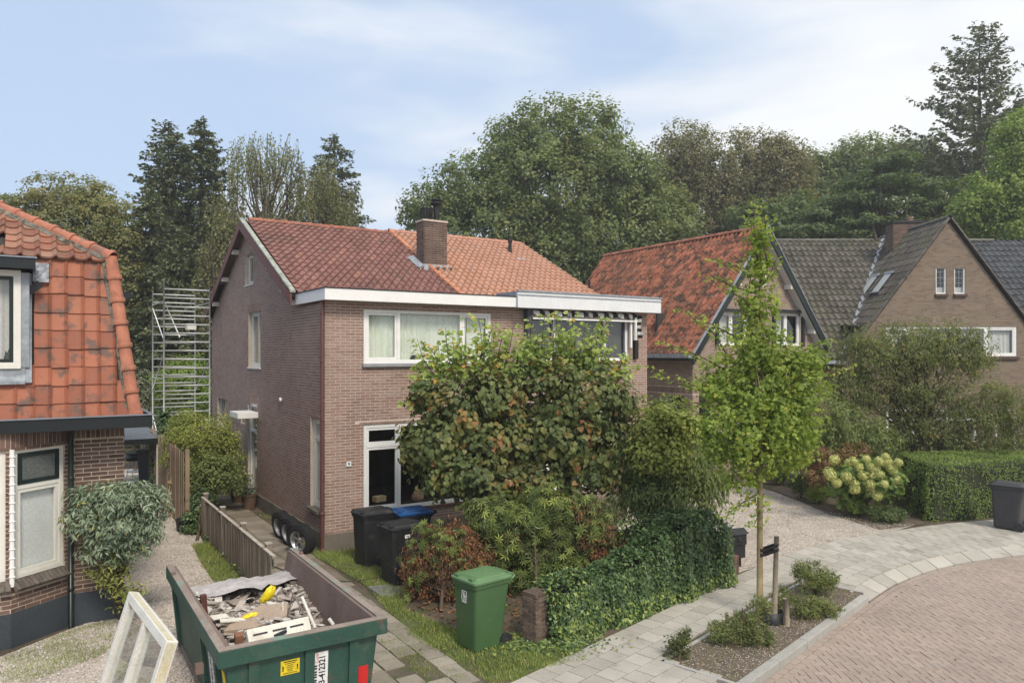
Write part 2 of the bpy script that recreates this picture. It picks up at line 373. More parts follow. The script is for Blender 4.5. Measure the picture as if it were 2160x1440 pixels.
# ---------------------------------------------------------------- windows
def window(root, o, ang, w, h, vm=(), hm=(), mat=None, fw=.07, fd=.09, recess=.08, sill=None, curtain=None, sash=None, name='window', sashmat=None, glass=None, label=None, back=None, backmat=None, doors=False):
    """o = lower-left corner on outer wall plane (root local). ang = direction of the wall. frame sits recessed.
    vm = x positions of mullion centres, hm = z positions of transom centres. children: pane, sash, sill, curtain"""
    mat = mat or WHITE
    e = bpy.data.objects.new
    mb = MB(); y0, y1 = recess, recess+fd
    mb.bx(0, w, y0, y1, 0, fw); mb.bx(0, w, y0, y1, h-fw, h); mb.bx(0, fw, y0, y1, fw, h-fw); mb.bx(w-fw, w, y0, y1, fw, h-fw)
    xs = [0]+sorted(vm)+[w]; zs = [0]+sorted(hm)+[h]
    for x in vm: mb.bx(x-fw*.45, x+fw*.45, y0, y1-.001, fw, h-fw)
    for z in hm:
        for i in range(len(xs)-1):
            xa = xs[i]+(fw if i == 0 else fw*.45); xb = xs[i+1]-(fw if i == len(xs)-2 else fw*.45); mb.bx(xa, xb, y0+.002, y1-.002, z-fw*.45, z+fw*.45)
    ob = mb.build(name, mat, root, o, (0, 0, ang)); bevel(ob, .004, 1)
    if label: ob['label'] = label
    k = 0
    for i in range(len(xs)-1):
        for j in range(len(zs)-1):
            xa = xs[i]+(fw if i == 0 else fw*.45); xb = xs[i+1]-(fw if i == len(xs)-2 else fw*.45)
            za = zs[j]+(fw if j == 0 else fw*.45); zb = zs[j+1]-(fw if j == len(zs)-2 else fw*.45)
            if sash and (i, j) in sash:
                sw = .05; s = MB(); ya, yb = y0+.012, y0+.06
                s.bx(xa+.003, xb-.003, ya, yb, za+.003, za+sw); s.bx(xa+.003, xb-.003, ya, yb, zb-sw, zb-.003); s.bx(xa+.003, xa+sw, ya, yb, za+sw, zb-sw); s.bx(xb-sw, xb-.003, ya, yb, za+sw, zb-sw)
                so_ = s.build('sash', sashmat or mat, ob)
                xa += sw; xb -= sw; za += sw; zb -= sw
            MB().bx(xa-.004, xb+.004, y0+.035, y0+.045, za-.004, zb+.004).build('pane', glass or GLASS, ob)
            if curtain and (curtain is True or (i, j) in curtain):
                n = int((xb-xa)/.018)+2; x = np.linspace(xa-.03, xb+.03, n); ph = random.random()*6
                y = y1+.06+.028*np.sin(x*34+ph+1.4*np.sin(x*7+ph))+.01*np.sin(x*90)
                V = np.concatenate([np.stack([x, y, np.full(n, za-.04)], -1), np.stack([x, y*.3+.7*(y1+.06), np.full(n, zb+.04)], -1)])
                ii = np.arange(n-1); MB().add(V, np.stack([ii, ii+1, n+ii+1, n+ii], -1)).build('curtain', backmat or CURT, ob, smooth=True)
            k += 1
    if back:   # a plain blind behind the glass
        MB().bx(.02, w-.02, y1+.03, y1+.04, .02, h-.02).build('blind', backmat or CURTW, ob)
    if sill:
        sm, sd_, sh = sill
        mbs = MB(); mbs.bx(-.04, w+.04, -sd_, recess+.02, -sh, -.001); bevel(mbs.build('sill', sm, ob), .005, 1)
    return ob
# ================================================================ GROUND
def V2(px, py): g = G(px, py); return (g.x, g.y)
def resample(P, n, dense=60):
    P = np.array(P, float); Q = []
    for i in range(len(P)-1):
        p0 = P[max(i-1, 0)]; p1 = P[i]; p2 = P[i+1]; p3 = P[min(i+2, len(P)-1)]
        t = np.linspace(0, 1, dense, endpoint=False)[:, None]
        Q.append(.5*((2*p1)+(-p0+p2)*t+(2*p0-5*p1+4*p2-p3)*t**2+(-p0+3*p1-3*p2+p3)*t**3))
    return np.concatenate(Q+[P[-1:]])
Fr = [(-5.0, .68), (-1.0, 4.98), (3.0, 9.27), (5.95, 12.46), (7.15, 13.62), (8.6, 14.6), (10.6, 15.4), (13.5, 16.05), (20, 16.9)]
Bk = [(-6.6, 2.15), (-2.6, 6.45), (1.42, 10.75), (4.4, 13.95), (6.4, 15.75), (8.3, 16.85), (10.5, 17.85), (13.5, 18.6), (20, 19.5)]
FR = resample(Fr, 0); BK = resample(Bk, 0)
def inpoly(pts, poly):
    x, y = pts[:, 0], pts[:, 1]; c = np.zeros(len(pts), bool); p = np.array(poly); j = len(p)-1
    for i in range(len(p)):
        k = ((p[i, 1] > y) != (p[j, 1] > y)) & (x < (p[j, 0]-p[i, 0])*(y-p[i, 1])/(p[j, 1]-p[i, 1]+1e-12)+p[i, 0]); c ^= k; j = i
    return c
M_SOIL = pm('garden_soil', [(0, (.10, .075, .05)), (1, (.13, .10, .07))], rough=1, nscale=1.2, namt=.35, bump=.9, bscale=45, fine=.35, dirt=[((.055, .075, .02), .52, 1.3, .75), ((.2, .16, .11), .6, 3, .5)])
M_GRAV = pm('pale_gravel', [(0, (.46, .40, .34))], rough=1, nscale=1.6, namt=.16, bump=1.0, bscale=60, fine=.5, dirt=[((.19, .155, .115), .53, 1.1, .6), ((.10, .11, .04), .6, 1.7, .5)])
M_GRAV2 = pm('alley_gravel', [(0, (.54, .47, .41))], rough=1, nscale=1.6, namt=.25, bump=1.0, bscale=55, fine=.5, dirt=[((.33, .27, .21), .52, 1.4, .6), ((.12, .13, .055), .58, 2.2, .6), ((.09, .10, .04), .61, .7, .8)])
M_SAND = pm('joint_sand', [(0, (.12, .10, .075))], rough=1, nscale=2, namt=.3, bump=.5, fine=.2, dirt=((.06, .09, .02), .52, 5, .8))
M_ROADB = pm('road_joint', [(0, (.2, .165, .135))], rough=1, nscale=2, bump=.4, fine=.2)
def sheet(name, pts, z, mat, kind='structure', drop=.02):
    mb = MB(); P = [(p[0], p[1], z) for p in pts]; n = len(P)
    mb.poly(P)
    o = mb.build(name, mat); o['kind'] = kind
    return o
# big ground ends at the kerb line
FI = FR*.83+BK*.17
gp = [tuple(p) for p in FI[::4]]+[(60, 22), (150, 40), (150, 150), (-150, 150), (-150, -60), (-60, -60), (-40, -36)]
sheet('ground', gp, 0.0, M_SOIL)
sheet('road_bed', [(-150, -150), (150, -150), (150, 60), (60, 60), (20, 19), (6, 14.5), (-7, 2.5), (-150, -130)], -.13, M_ROADB)
# ---- pavement slabs
L0 = np.array([3.0, 9.27]); DL = np.array([.68, .733]); DL /= np.linalg.norm(DL); PN = np.array([-DL[1], DL[0]])
def bedco(p): q = np.asarray(p)-L0; return q@DL, q@PN
M_PAVs = pm('slab_grey_single', [(0, (.36, .335, .29)), (.5, (.41, .385, .335)), (1, (.46, .43, .375))], src='object', rough=.9, nscale=2.2, namt=.12, bump=.25, bscale=70, fine=.12, dirt=((.2, .19, .14), .58, 2.5, .45))
M_PAV = pm('slab_grey_joined', [(0, (.36, .335, .29)), (.5, (.41, .385, .335)), (1, (.46, .43, .375))], rough=.9, nscale=2.2, namt=.12, bump=.25, bscale=70, fine=.12, dirt=((.2, .19, .14), .58, 2.5, .45))
pav = sheet('pavement', [tuple(p) for p in FI[::6]]+[tuple(p) for p in BK[::-6]], .006, M_SAND)
def slab_mesh(mb, q, z, th=.03, tint=.5, gap=.007, inset=.004):
    q = np.array(q, float); c = q.mean(0); e = c-q; ln = np.linalg.norm(e, axis=1)[:, None]; q = q+e/ln*gap*1.4
    qi = q+(c-q)/ln*inset*1.6
    z = np.broadcast_to(z, (4,))
    V = np.concatenate([np.c_[qi, z], np.c_[q, z-.004], np.c_[q, z-th]])
    F = [(0,1,2,3)]+[(4+i, 4+(i+1) % 4, (i+1) % 4, i) for i in range(4)]+[(8+i, 8+(i+1) % 4, 4+(i+1) % 4, 4+i) for i in range(4)]
    mb.add(V, F, tint)
def curve_at(C, s):    # s array in 0..1 index space
    x = s*(len(C)-1); i = np.clip(x.astype(int), 0, len(C)-2); t = (x-i)[..., None]; return C[i]*(1-t)+C[i+1]*t
mid = (FR+BK)/2 if len(FR) == len(BK) else None
cum = np.concatenate([[0], np.cumsum(np.linalg.norm(np.diff(mid, axis=0), axis=1))]); tot = cum[-1]
slabs = []
rowsr = [0, .155, .2975, .438, .578, .719, .86, 1.0]
for ri in range(7):
    L_ = .6 if ri == 0 else .31
    nn = int(tot/L_); off = (ri % 2)*.5
    sv_ = np.interp((np.arange(nn+1)-off)*L_, cum, np.linspace(0, 1, len(cum)))
    for k in range(nn):
        s0, s1 = sv_[k], sv_[k+1]
        if s1 <= s0: continue
        ss = np.array([s0, s1]); f = curve_at(FR, ss); b = curve_at(BK, ss)
        r0, r1 = rowsr[ri], rowsr[ri+1]
        q = np.array([f[0]*(1-r0)+b[0]*r0, f[1]*(1-r0)+b[1]*r0, f[1]*(1-r1)+b[1]*r1, f[0]*(1-r1)+b[0]*r1]); c = q.mean(0)
        al, pe = bedco(c)
        if -.22 < al < 4.5 and pe < 1.12: continue
        if al < 4.6 and ri == 0 and al > -6 and pe < .14: pass
        if c[1] < 5 or c[0] > 15.5 or c[0] < -5: continue
        drop = -.085 if (ri == 0 and al > 4.5) else 0.0
        z = np.array([drop, drop, 0, 0])+.036+rng.normal(0, .0015)
        slabs.append((math.hypot(*c) if c[1] > 8 else 50, q, z))
slabs.sort(key=lambda t: t[0]); mbj = MB()
for i, (d, q, z) in enumerate(slabs):
    if i < 300:
        m_ = MB(); slab_mesh(m_, q, z); m_.build('paving_slab', M_PAVs, pav)
    else: slab_mesh(mbj, q, z, tint=rng.random())
o = mbj.build('paving_slabs', M_PAV, pav); o['kind'] = 'stuff'
# ---- kerb
M_KERB = pm('concrete_kerb', [(0, (.36, .35, .32)), (1, (.42, .41, .38))], src='object', rough=.9, nscale=3, namt=.15, bump=.3, bscale=60, dirt=((.2, .19, .15), .56, 3, .5))
kerb = empty('kerb', (L0[0], L0[1], 0), math.atan2(DL[1], DL[0]), None, None); kerb['kind'] = 'structure'
for i in range(-5, 5):
    a0, a1 = i*.95-.17+.0, (i+1)*.95-.17-.006
    if i == 4: a1 = a0+.72
    mb = MB(); mb.bx(a0, a1, -.01, .125, -.12, .045)
    bevel(mb.build('kerb_stone', M_KERB, kerb), .012, 2)
mb = MB()   # thin edging round the bed
for (a0, a1, p0, p1) in [(-.27, -.21, .13, 1.15), (-.27, 4.5, 1.12, 1.17), (4.5, 4.56, .13, 1.17)]: mb.bx(a0, a1, p0, p1, -.05, .04)
mb.build('bed_edging', M_KERB, kerb)
bp_ = [tuple(L0+DL*a+PN*p) for a, p in ((-.21, .12), (4.5, .12), (4.5, 1.13), (-.21, 1.13))]
M_BED = pm('bed_soil', [(0, (.15, .115, .085))], rough=1, nscale=3, namt=.3, bump=1, bscale=70, fine=.55, dirt=[((.27, .22, .17), .55, 9, .7), ((.06, .05, .035), .57, 2.2, .6)])
sheet('planting_bed', bp_, .022, M_BED)
# ---- road bricks in herringbone
rcols = [(0, (.32, .255, .215)), (.35, (.345, .275, .232)), (.7, (.37, .298, .25)), (1, (.335, .275, .235))]
kw = dict(rough=.9, nscale=.7, namt=.16, bump=.25, bscale=80, fine=.12, dirt=((.33, .29, .25), .6, .5, .35))
M_RBs = pm('road_brick_single', rcols, src='object', **kw); M_RB = pm('road_brick_joined', rcols, **kw)
bl, bw = .20, .10; hb = []
ang = math.atan2(DL[1], DL[0])+R(45); ca, sa = math.cos(ang), math.sin(ang)
cc0 = np.array([7.0, 11.0])
def herring(nx):
    out_ = []
    for k in range(-nx, nx):
        for m in range(-nx, nx):
            # lattice vectors (bw, bw) and (2bw, -2bw)
            ox = k*bw+m*2*bw; oy = k*bw-m*2*bw
            out_.append((ox+bw, oy+bw/2, 0)); out_.append((ox+bw*.5+0*bw, oy+bw*2.0, 1))
    return out_
H = np.array(herring(95)); 
pw = np.stack([cc0[0]+H[:, 0]*ca-H[:, 1]*sa, cc0[1]+H[:, 0]*sa+H[:, 1]*ca], -1)
roadpoly = [tuple(p) for p in FR[120:]]+[(20, 6), (2.0, 6.0)]
inr = inpoly(pw, roadpoly); pxr = CXP+FPX*pw[:, 0]/np.maximum(pw[:, 1], .1); inr &= (pxr < 2260) & (pw[:, 1] > 8.2) & (pxr > 1400)
# keep a soldier course free along the kerb
dmin = np.min(np.linalg.norm(pw[inr][:, None]-FR[None, ::3], axis=2), axis=1); idx = np.where(inr)[0]; idx = idx[dmin > .165]
print('road bricks', len(idx))
road = sheet('road', roadpoly, -.087, M_ROADB)
zr = -.078
meb = MB(); 
def rb(mb, x, y, a, l, w_, z, t=.5):
    c_, s_ = math.cos(a), math.sin(a); hx, hy = (l-.007)/2, (w_-.007)/2
    P = np.array([(-hx, -hy), (hx, -hy), (hx, hy), (-hx, hy)]); P = P@np.array([[c_, s_], [-s_, c_]])+np.array([x, y]); slab_mesh(mb, P, z, th=.03, tint=t, gap=0, inset=.003)
dd = np.hypot(pw[idx, 0], pw[idx, 1]); od = idx[np.argsort(dd)]; mbj = MB()
e1 = MB(); slab_mesh(e1, [(-.0965, -.0465), (.0965, -.0465), (.0965, .0465), (-.0965, .0465)], 0, gap=0, inset=.003); mer = e1.mesh('road_brick', M_RBs)
for i, k in enumerate(od):
    a = ang+(R(90) if H[k, 2] else 0)+random.gauss(0, .008)
    if i < 300: o = link('road_brick', mer, road, (pw[k, 0], pw[k, 1], zr+random.gauss(0, .0015)), (0, 0, a))
    else: rb(mbj, pw[k, 0], pw[k, 1], a, bl, bw, zr+random.gauss(0, .0015), rng.random())
# courses along the edge
fc = np.concatenate([[0], np.cumsum(np.linalg.norm(np.diff(FR, axis=0), axis=1))]); nrm = np.gradient(FR, axis=0); nrm /= np.linalg.norm(nrm, axis=1)[:, None]; nrm = np.stack([nrm[:, 1], -nrm[:, 0]], -1)
for row, o_ in ((0, .06), (1, .165)):
    for k in range(int(fc[-1]/.205)):
        s = k*.205+row*.1; x = np.interp(s, fc, FR[:, 0]); y = np.interp(s, fc, FR[:, 1]); nx_ = np.interp(s, fc, nrm[:, 0]); ny_ = np.interp(s, fc, nrm[:, 1])
        if y < 8 or x > 15: continue
        rb(mbj, x+nx_*o_, y+ny_*o_, math.atan2(nx_, -ny_), bl, bw, zr+.006, rng.random())
o = mbj.build('road_bricks', M_RB, road); o['kind'] = 'stuff'
# ---- garden path beside the house (house frame a in -1.45..-.3)
def apoly(lst): return [tuple(A2W(a, b)[:2]) for a, b in lst]
M_PATHc = [(0, (.17, .14, .10)), (.5, (.23, .195, .15)), (1, (.28, .245, .2))]
kwp = dict(rough=.95, nscale=1.8, namt=.2, bump=.3, bscale=60, fine=.15, dirt=((.11, .10, .06), .54, 2, .6))
M_PTs = pm('path_slab_single', M_PATHc, src='object', **kwp)
M_FTs = pm('front_slab_single', [(0, (.23, .205, .165)), (1, (.34, .305, .25))], src='object', rough=.9, nscale=2.5, namt=.16, bump=.35, bscale=60, fine=.2, dirt=((.16, .15, .09), .54, 3, .55))
path = sheet('garden_path', apoly([(-1.5, 12), (-.28, 12), (-.28, -9), (-1.5, -9)]), .007, M_SAND)
b = 8.6; ii = 0
while b > -2.6:
    for a0, a1 in ((-1.47, -.9), (-.9, -.31)):
        if random.random() < .5: a0_, a1_ = a0, a1
        m_ = MB(); q = [tuple(A2W(a0, b)[:2]), tuple(A2W(a1, b)[:2]), tuple(A2W(a1, b+.3)[:2]), tuple(A2W(a0, b+.3)[:2])]
        slab_mesh(m_, q, np.array([.03]*4)+rng.normal(0, .003, 4), gap=.005); m_.build('path_slab', M_PTs, path)
    b -= .3
# looser slabs in front, down to the pavement
while b > -8.2:
    for a0 in np.arange(-1.9, -.5, .3):
        if random.random() < .12 and b < -3.2: continue
        c = A2W(a0+.15, b+.15)
        if bedco((c.x, c.y))[1] < 2.2: continue
        m_ = MB(); q = np.array([tuple(A2W(a0, b)[:2]), tuple(A2W(a0+.3, b)[:2]), tuple(A2W(a0+.3, b+.3)[:2]), tuple(A2W(a0, b+.3)[:2])])+rng.normal(0, .004, 2)
        slab_mesh(m_, q, np.array([.03]*4)+rng.normal(0, .004, 4), gap=.011); m_.build('front_slab', M_FTs, path)
    b -= .3
# ---- gravel
alley_poly = [V2(*p) for p in ((255, 990), (335, 985), (385, 1060), (432, 1150), (560, 1330), (640, 1440), (900, 2200), (-1600, 2200), (-900, 1440), (-300, 1400), (0, 1385), (150, 1325), (262, 1290))]
sheet('gravel_alley', alley_poly, .004, M_GRAV2)
drive_poly = [V2(*p) for p in ((1490, 1270), (1545, 1213), (1640, 1180), (1730, 1154), (1860, 1128), (1935, 1106), (1740, 1078), (1640, 1040), (1560, 1015), (1400, 1015), (1330, 1060), (1300, 1110), (1350, 1200))]
sheet('gravel_driveway', drive_poly, .008, M_GRAV)
M_STRIP = pm('wet_brick_strip', [(0, (.13, .105, .075))], rough=.8, nscale=2, namt=.25, bump=.7, bscale=25, fine=.3, dirt=((.2, .17, .13), .55, 1.2, .6))
sheet('border_strip', [V2(*p) for p in ((1625, 1030), (1740, 1082), (1855, 1118), (1935, 1108), (1960, 1102), (1800, 1060), (1680, 1022))], .013, M_STRIP)
# pebbles: real stones lying on both gravels
def pebbles(name, poly, n, mat, s0, s1, seed, z=.006):
    r = np.random.default_rng(seed); p = np.array(poly); lo, hi = p.min(0), p.max(0); lo = np.maximum(lo, [-12, 8.6]); hi = np.minimum(hi, [14, 24])
    P = r.uniform(lo, hi, (n*10, 2)); P = P[inpoly(P, poly)]; px = CXP+FPX*P[:, 0]/P[:, 1]; P = P[(px > -20) & (px < 2180)][:n]; n = len(P)
    T = np.array([(1, 0, 0), (.2, .8, .1), (-.9, .3, 0), (-.5, -.7, 0), (.6, -.8, .05), (0, 0, .6)]); Fp = np.array([(0, 1, 5), (1, 2, 5), (2, 3, 5), (3, 4, 5), (4, 0, 5)])
    a = r.uniform(0, 6.28, n); s = r.uniform(s0, s1, n); c, sn = np.cos(a), np.sin(a)
    X = (T[None, :, 0]*c[:, None]-T[None, :, 1]*sn[:, None])*s[:, None]+P[:, 0, None]; Y = (T[None, :, 0]*sn[:, None]+T[None, :, 1]*c[:, None])*s[:, None]+P[:, 1, None]
    Z = T[None, :, 2]*s[:, None]+z; V = np.stack([X, Y, Z], -1).reshape(-1, 3)
    o = MB().add(V, (Fp[None]+6*np.arange(n)[:, None, None]).reshape(-1, 3), np.repeat(r.random(n), 6)).build(name, mat); o['kind'] = 'stuff'; return o
M_PEB = pm('pebble', [(0, (.22, .19, .16)), (.4, (.42, .37, .31)), (.8, (.56, .52, .47)), (1, (.7, .68, .64))], rough=.9, namt=.05, bump=0, fine=.02)
pebbles('driveway_pebbles', drive_poly, 26000, M_PEB, .008, .022, 1, .009)
pebbles('alley_pebbles', alley_poly, 30000, M_PEB, .007, .02, 2, .005)
bedp = [tuple(L0+DL*a+PN*p) for a, p in ((-.2, .15), (4.4, .15), (4.4, 1.1), (-.2, 1.1))]
pebbles('bed_pebbles', bedp, 2500, M_PEB, .004, .011, 3, .023)

# ---- thin air haze: one closed box round camera and scene
mb = MB(); mb.bx(-160, 160, -155, 155, -1.2, 31); hz_ = mb.build('haze', None); hz_['kind'] = 'stuff'; tag(hz_, 'thin pale haze in the air over the whole scene')
hm = bpy.data.materials.new('haze'); hm.use_nodes = True
for n_ in list(hm.node_tree.nodes): hm.node_tree.nodes.remove(n_)
_o = hm.node_tree.nodes.new('ShaderNodeOutputMaterial'); _v = hm.node_tree.nodes.new('ShaderNodeVolumePrincipled'); _v.inputs['Color'].default_value = (.93, .95, .97, 1); _v.inputs['Density'].default_value = .0013; _v.inputs['Anisotropy'].default_value = .2
hm.node_tree.links.new(_v.outputs[0], _o.inputs['Volume']); hz_.data.materials.append(hm)
scn.cycles.volume_bounces = 0
# ================================================================ HOUSE A (semi-detached pair)
def solveA(px, a=None, b=None):
    """pixel column -> the other house coordinate on plane a=const or b=const"""
    t = (px-CXP)/FPX
    if a is not None: return ((OA.x+U.x*a)-t*(OA.y+U.y*a))/(t*W.y-W.x)
    return (t*(OA.y+W.y*b)-(OA.x+W.x*b))/(U.x-t*U.y)
def zA(py, a, b): p = A2W(a, b); return CAMZ-(py-HYP)/FPX*p.y
HA = empty('semi_detached_house', OA, AN, 'pair of joined brown brick houses with half dark red, half bright orange tiled roof', 'house')
MORT = pm('light_mortar', (.58, .50, .42), rough=1, namt=.12, bump=.2)
colA = [(0, (.255, .158, .126)), (.3, (.292, .187, .152)), (.6, (.322, .214, .178)), (.85, (.30, .216, .185)), (1, (.36, .242, .2))]
bkw = dict(rough=.9, nscale=.9, namt=.12, bump=.25, bscale=110, fine=.1, dirt=[((.33, .26, .215), .56, .45, .4), ((.15, .105, .085), .56, 1.1, .4), ((.13, .11, .07), .64, .6, .4)])
AW, AD, AE = 9.0, 11.3, 1.6         # width, depth, depth of the flat-roofed front
ZE, ZR, BR = 5.47, 7.82, 6.44
sl = (ZR-ZE)/(BR-1.75)
def f_op(px0, px1, py0, py1, b=0):   # opening on the front
    a0, a1 = solveA(px0, b=b), solveA(px1, b=b); return (a0, a1, zA(py1, a0, b), zA(py0, a0, b))
opU1 = f_op(767, 1037, 634, 767); opL1 = f_op(767, 1045, 896, 1083)
opU2 = (solveA(1113, b=0), solveA(1325, b=0), opU1[2]+.02, 5.06); opL2 = (5.0, 7.75, opL1[2], opL1[3])
opU1 = (opU1[0], opU1[1], opU1[2], 5.06)
print('A openings', opU1, opL1, opU2, opL2)
mkw = dict(mortar=MORT, thick=.28)
wf = Wall(HA, (0, 0, 0), 0, 0, AW, .35, 5.2, openings=[opU1, opL1, opU2, opL2], name='front_wall', soldier=[(opL1[0]-.1, opL1[1]+.1, opL1[3], opL1[3]+.06)], **mkw)
# left wall: local direction -b.. so that the outward normal is -a: direction (0,-1) => ang=-90deg, x runs from rear to front
def s_op(px0, px1, py0, py1):        # opening on left wall, px0<px1; local x=-b
    b0, b1 = solveA(px0, a=0), solveA(px1, a=0); bm = b1
    return (-b0, -b1, zA(py1, 0, bm), zA(py0, 0, bm))
oAtt = s_op(517, 534, 531, 597); oMid = s_op(524, 550, 655, 775); oSt = s_op(523, 542, 853, 1010); oSm = s_op(508, 517, 872, 893); oNar = s_op(655, 684, 888, 1082)
oNar = (oNar[0], min(oNar[1], -.3), oNar[2], oNar[3]); oRear = s_op(459, 479, 842, 905)
oSt = (oSt[0], oSt[1], .25, oSt[3])
print('A side', oAtt, oMid, oSt, oSm, oNar)
def outA(z):
    # x=-b ; gable outline
    if z < 5.15: return (-AD, 0)
    if z < ZE-.25: return (-AD, -AE)
    bf = 1.75+(z-ZE+.12)/sl; br = 2*BR-bf
    if br-bf < .1: return None
    return (-min(br, AD), -max(bf, AE))
wl = Wall(HA, (0, 0, 0), R(-90), -AD, 0, .35, ZR-.12, mclip=(-99, -.28), openings=[oAtt, oMid, oSt, oSm, oNar, oRear], outline=outA, name='side_wall',
    soldier=[(o[0]-.06, o[1]+.06, o[3], o[3]+.21) for o in (oMid, oSt)], **mkw)
wrb = Wall(HA, (AW, AD, 0), R(180), 0, AW, .35, 5.2, openings=[], name='rear_wall', **mkw)
wright = Wall(HA, (AW, 0, 0), R(90), .28, AD, .35, 5.15, openings=[], name='right_wall', **mkw)
finish_bricks(HA, [wf, wl], 'house_brick', colA, 300, **bkw)
# gable fill on the right side + plinth
PLN = pm('cement_plinth', (.17, .15, .12), rough=.95, nscale=1.5, namt=.25, bump=.4, bscale=40, dirt=[((.08, .09, .04), .5, 1.6, .6), ((.25, .23, .2), .62, 3, .5)])
mb = MB(); mb.bx(-.035, AW+.035, -.035, .30, -.05, .36); mb.bx(-.035, .28, .302, AD, -.05, .36); mb.bx(AW-.25, AW+.035, .302, AD, -.05, .36); mb.bx(0, AW, AD-.2, AD+.03, -.05, .36)
bevel(mb.build('plinth', PLN, HA), .015)
mb = MB(); mb.add([(AW-.1, 1.75, ZE-.2), (AW-.1, 2*BR-1.75, ZE-.2), (AW-.1, BR, ZR-.15)], [(0, 1, 2)]); mb.bx(AW-.2, AW, AE, AD, 5.15, ZE-.2); mb.build('right_gable', MORT, HA)
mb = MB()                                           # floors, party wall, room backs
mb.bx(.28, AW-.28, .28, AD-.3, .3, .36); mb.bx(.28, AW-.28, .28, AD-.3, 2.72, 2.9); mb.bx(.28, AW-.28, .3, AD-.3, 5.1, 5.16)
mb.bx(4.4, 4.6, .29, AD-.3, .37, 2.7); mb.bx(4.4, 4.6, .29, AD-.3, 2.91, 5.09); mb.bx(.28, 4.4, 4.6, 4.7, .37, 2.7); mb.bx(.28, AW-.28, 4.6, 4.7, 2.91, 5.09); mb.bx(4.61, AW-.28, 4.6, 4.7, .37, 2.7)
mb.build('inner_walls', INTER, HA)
# ---- flat front roof: white fascia on the left half, raised grey one on the right
M_FGR = pm('grey_white_fascia', (.74, .76, .77), rough=.4, namt=.05, bump=.02)
zb = 5.19
mb = MB(); mb.bx(-.1, 4.55, -.3, -.262, zb, 5.43); mb.bx(-.1, -.062, -.261, 1.95, zb, 5.43); bevel(mb.build('fascia', WHITE, HA), .006)
mb = MB(); mb.bx(4.552, 9.18, -.36, -.30, zb-.01, 5.56); mb.bx(9.12, 9.18, -.299, 1.9, zb-.01, 5.56); bevel(mb.build('fascia', M_FGR, HA), .006)
mb = MB(); mb.bx(4.55, 9.2, -.385, -.29, 5.562, 5.60); mb.bx(4.56, 9.19, -.372, -.361, 5.47, 5.50); mb.bx(9.11, 9.2, -.289, 1.9, 5.562, 5.60); mb.bx(4.535, 4.551, -.32, .6, zb, 5.57); mb.build('roof_trim', ZINC, HA)
mb = MB(); mb.bx(-.115, 4.55, -.315, -.25, 5.432, 5.452); mb.bx(-.115, -.05, -.249, 1.75, 5.432, 5.452); mb.build('roof_trim', DARKM, HA)
mb = MB(); mb.bx(-.06, 4.53, -.26, 2.2, 5.3, 5.40); mb.bx(4.56, 9.11, -.29, 2.2, 5.38, 5.46); mb.build('flat_roof', pm('bitumen', (.035, .035, .037), rough=.9, bump=.3), HA)
mb = MB(); mb.bx(-.06, 9.1, -.26, .0, zb+.005, zb+.02); mb.bx(-.06, -.001, .001, 1.9, zb+.005, zb+.02); mb.build('soffit', WHITE, HA)
# ---- gable roofs
ex, es = (1, 0, 0), (0, 1, sl); nl = math.hypot(1, sl); es = (0, 1/nl, sl/nl); LS = (BR-1.75)*nl
mb = MB(); e_ = .04
for (bA, bB) in ((1.65, BR), (2*BR-1.5, BR)):
    pts = [(-.2, bA, ZE-.05-e_), (9.15, bA, ZE-.05-e_), (9.15, BR, ZR-e_), (-.2, BR, ZR-e_)]; mb.poly(pts)
    mb.poly([(p[0], p[1], p[2]-.1) for p in pts])
mb.poly([(-.2, 1.65, ZE-.1), (-.2, BR, ZR-e_), (-.2, 2*BR-1.5, ZE-.1), (-.2, 2*BR-1.5, ZE-.2), (-.2, BR, ZR-.14), (-.2, 1.65, ZE-.2)])
mb.poly([(9.15, 1.65, ZE-.1), (9.15, BR, ZR-e_), (9.15, 2*BR-1.5, ZE-.1), (9.15, 2*BR-1.5, ZE-.2), (9.15, BR, ZR-.14), (9.15, 1.65, ZE-.2)])
roofA = mb.build('roof', pm('roof_deck', (.05, .04, .035), rough=1, bump=0), HA)
cR = [(0, (.22, .108, .088)), (.3, (.245, .12, .10)), (.65, (.27, .135, .112)), (.9, (.30, .155, .128)), (.95, (.36, .18, .13)), (1, (.17, .115, .095))]
kR = dict(rough=.85, nscale=.8, namt=.12, bump=.2, bscale=70, dirt=[((.13, .09, .07), .56, .9, .45), ((.06, .055, .045), .66, 3, .6)])
cO = [(0, (.46, .245, .155)), (.4, (.50, .27, .175)), (.8, (.54, .30, .2)), (1, (.47, .28, .2))]
kO = dict(rough=.55, nscale=1.5, namt=.07, bump=.08, bscale=70, fine=.06)
DIV = 4.22; CHM = (4.06, 4.79, 3.65, 4.1)
notch = lambda c, x, y: ~((c[:, 0] > CHM[0]-.02) & (c[:, 0] < CHM[1]+.02) & (c[:, 1] > CHM[2]-.02) & (c[:, 1] < CHM[3]+.1))
tile_field(HA, (-.05, 1.72, ZE-.01), ex, es, DIV+.02, LS, cR, 'dark_red_tile', w=.197, g=.29, nsolo=150, mask=notch, prt=roofA, matkw=kR, stuffname='dark_red_tiles', tm=dict(roll=.065, lip=.05, hollow=.022), jitter=.6)
tile_field(HA, (DIV+.05, 1.65, ZE+.02), ex, es, 9.1-DIV-.05, LS+.05, cO, 'orange_tile', w=.205, g=.29, nsolo=150, mask=notch, prt=roofA, matkw=kO, stuffname='orange_tiles', tm=dict(roll=.07, lip=.055, hollow=.022), jitter=.3)
tile_field(HA, (9.1, 2*BR-1.5, ZE-.1), (-1, 0, 0), (0, -1/nl, sl/nl), 9.2, LS, cR, 'dark_red_tile', w=.25, g=.33, prt=roofA, matkw=kR, stuffname='rear_roof_tiles')
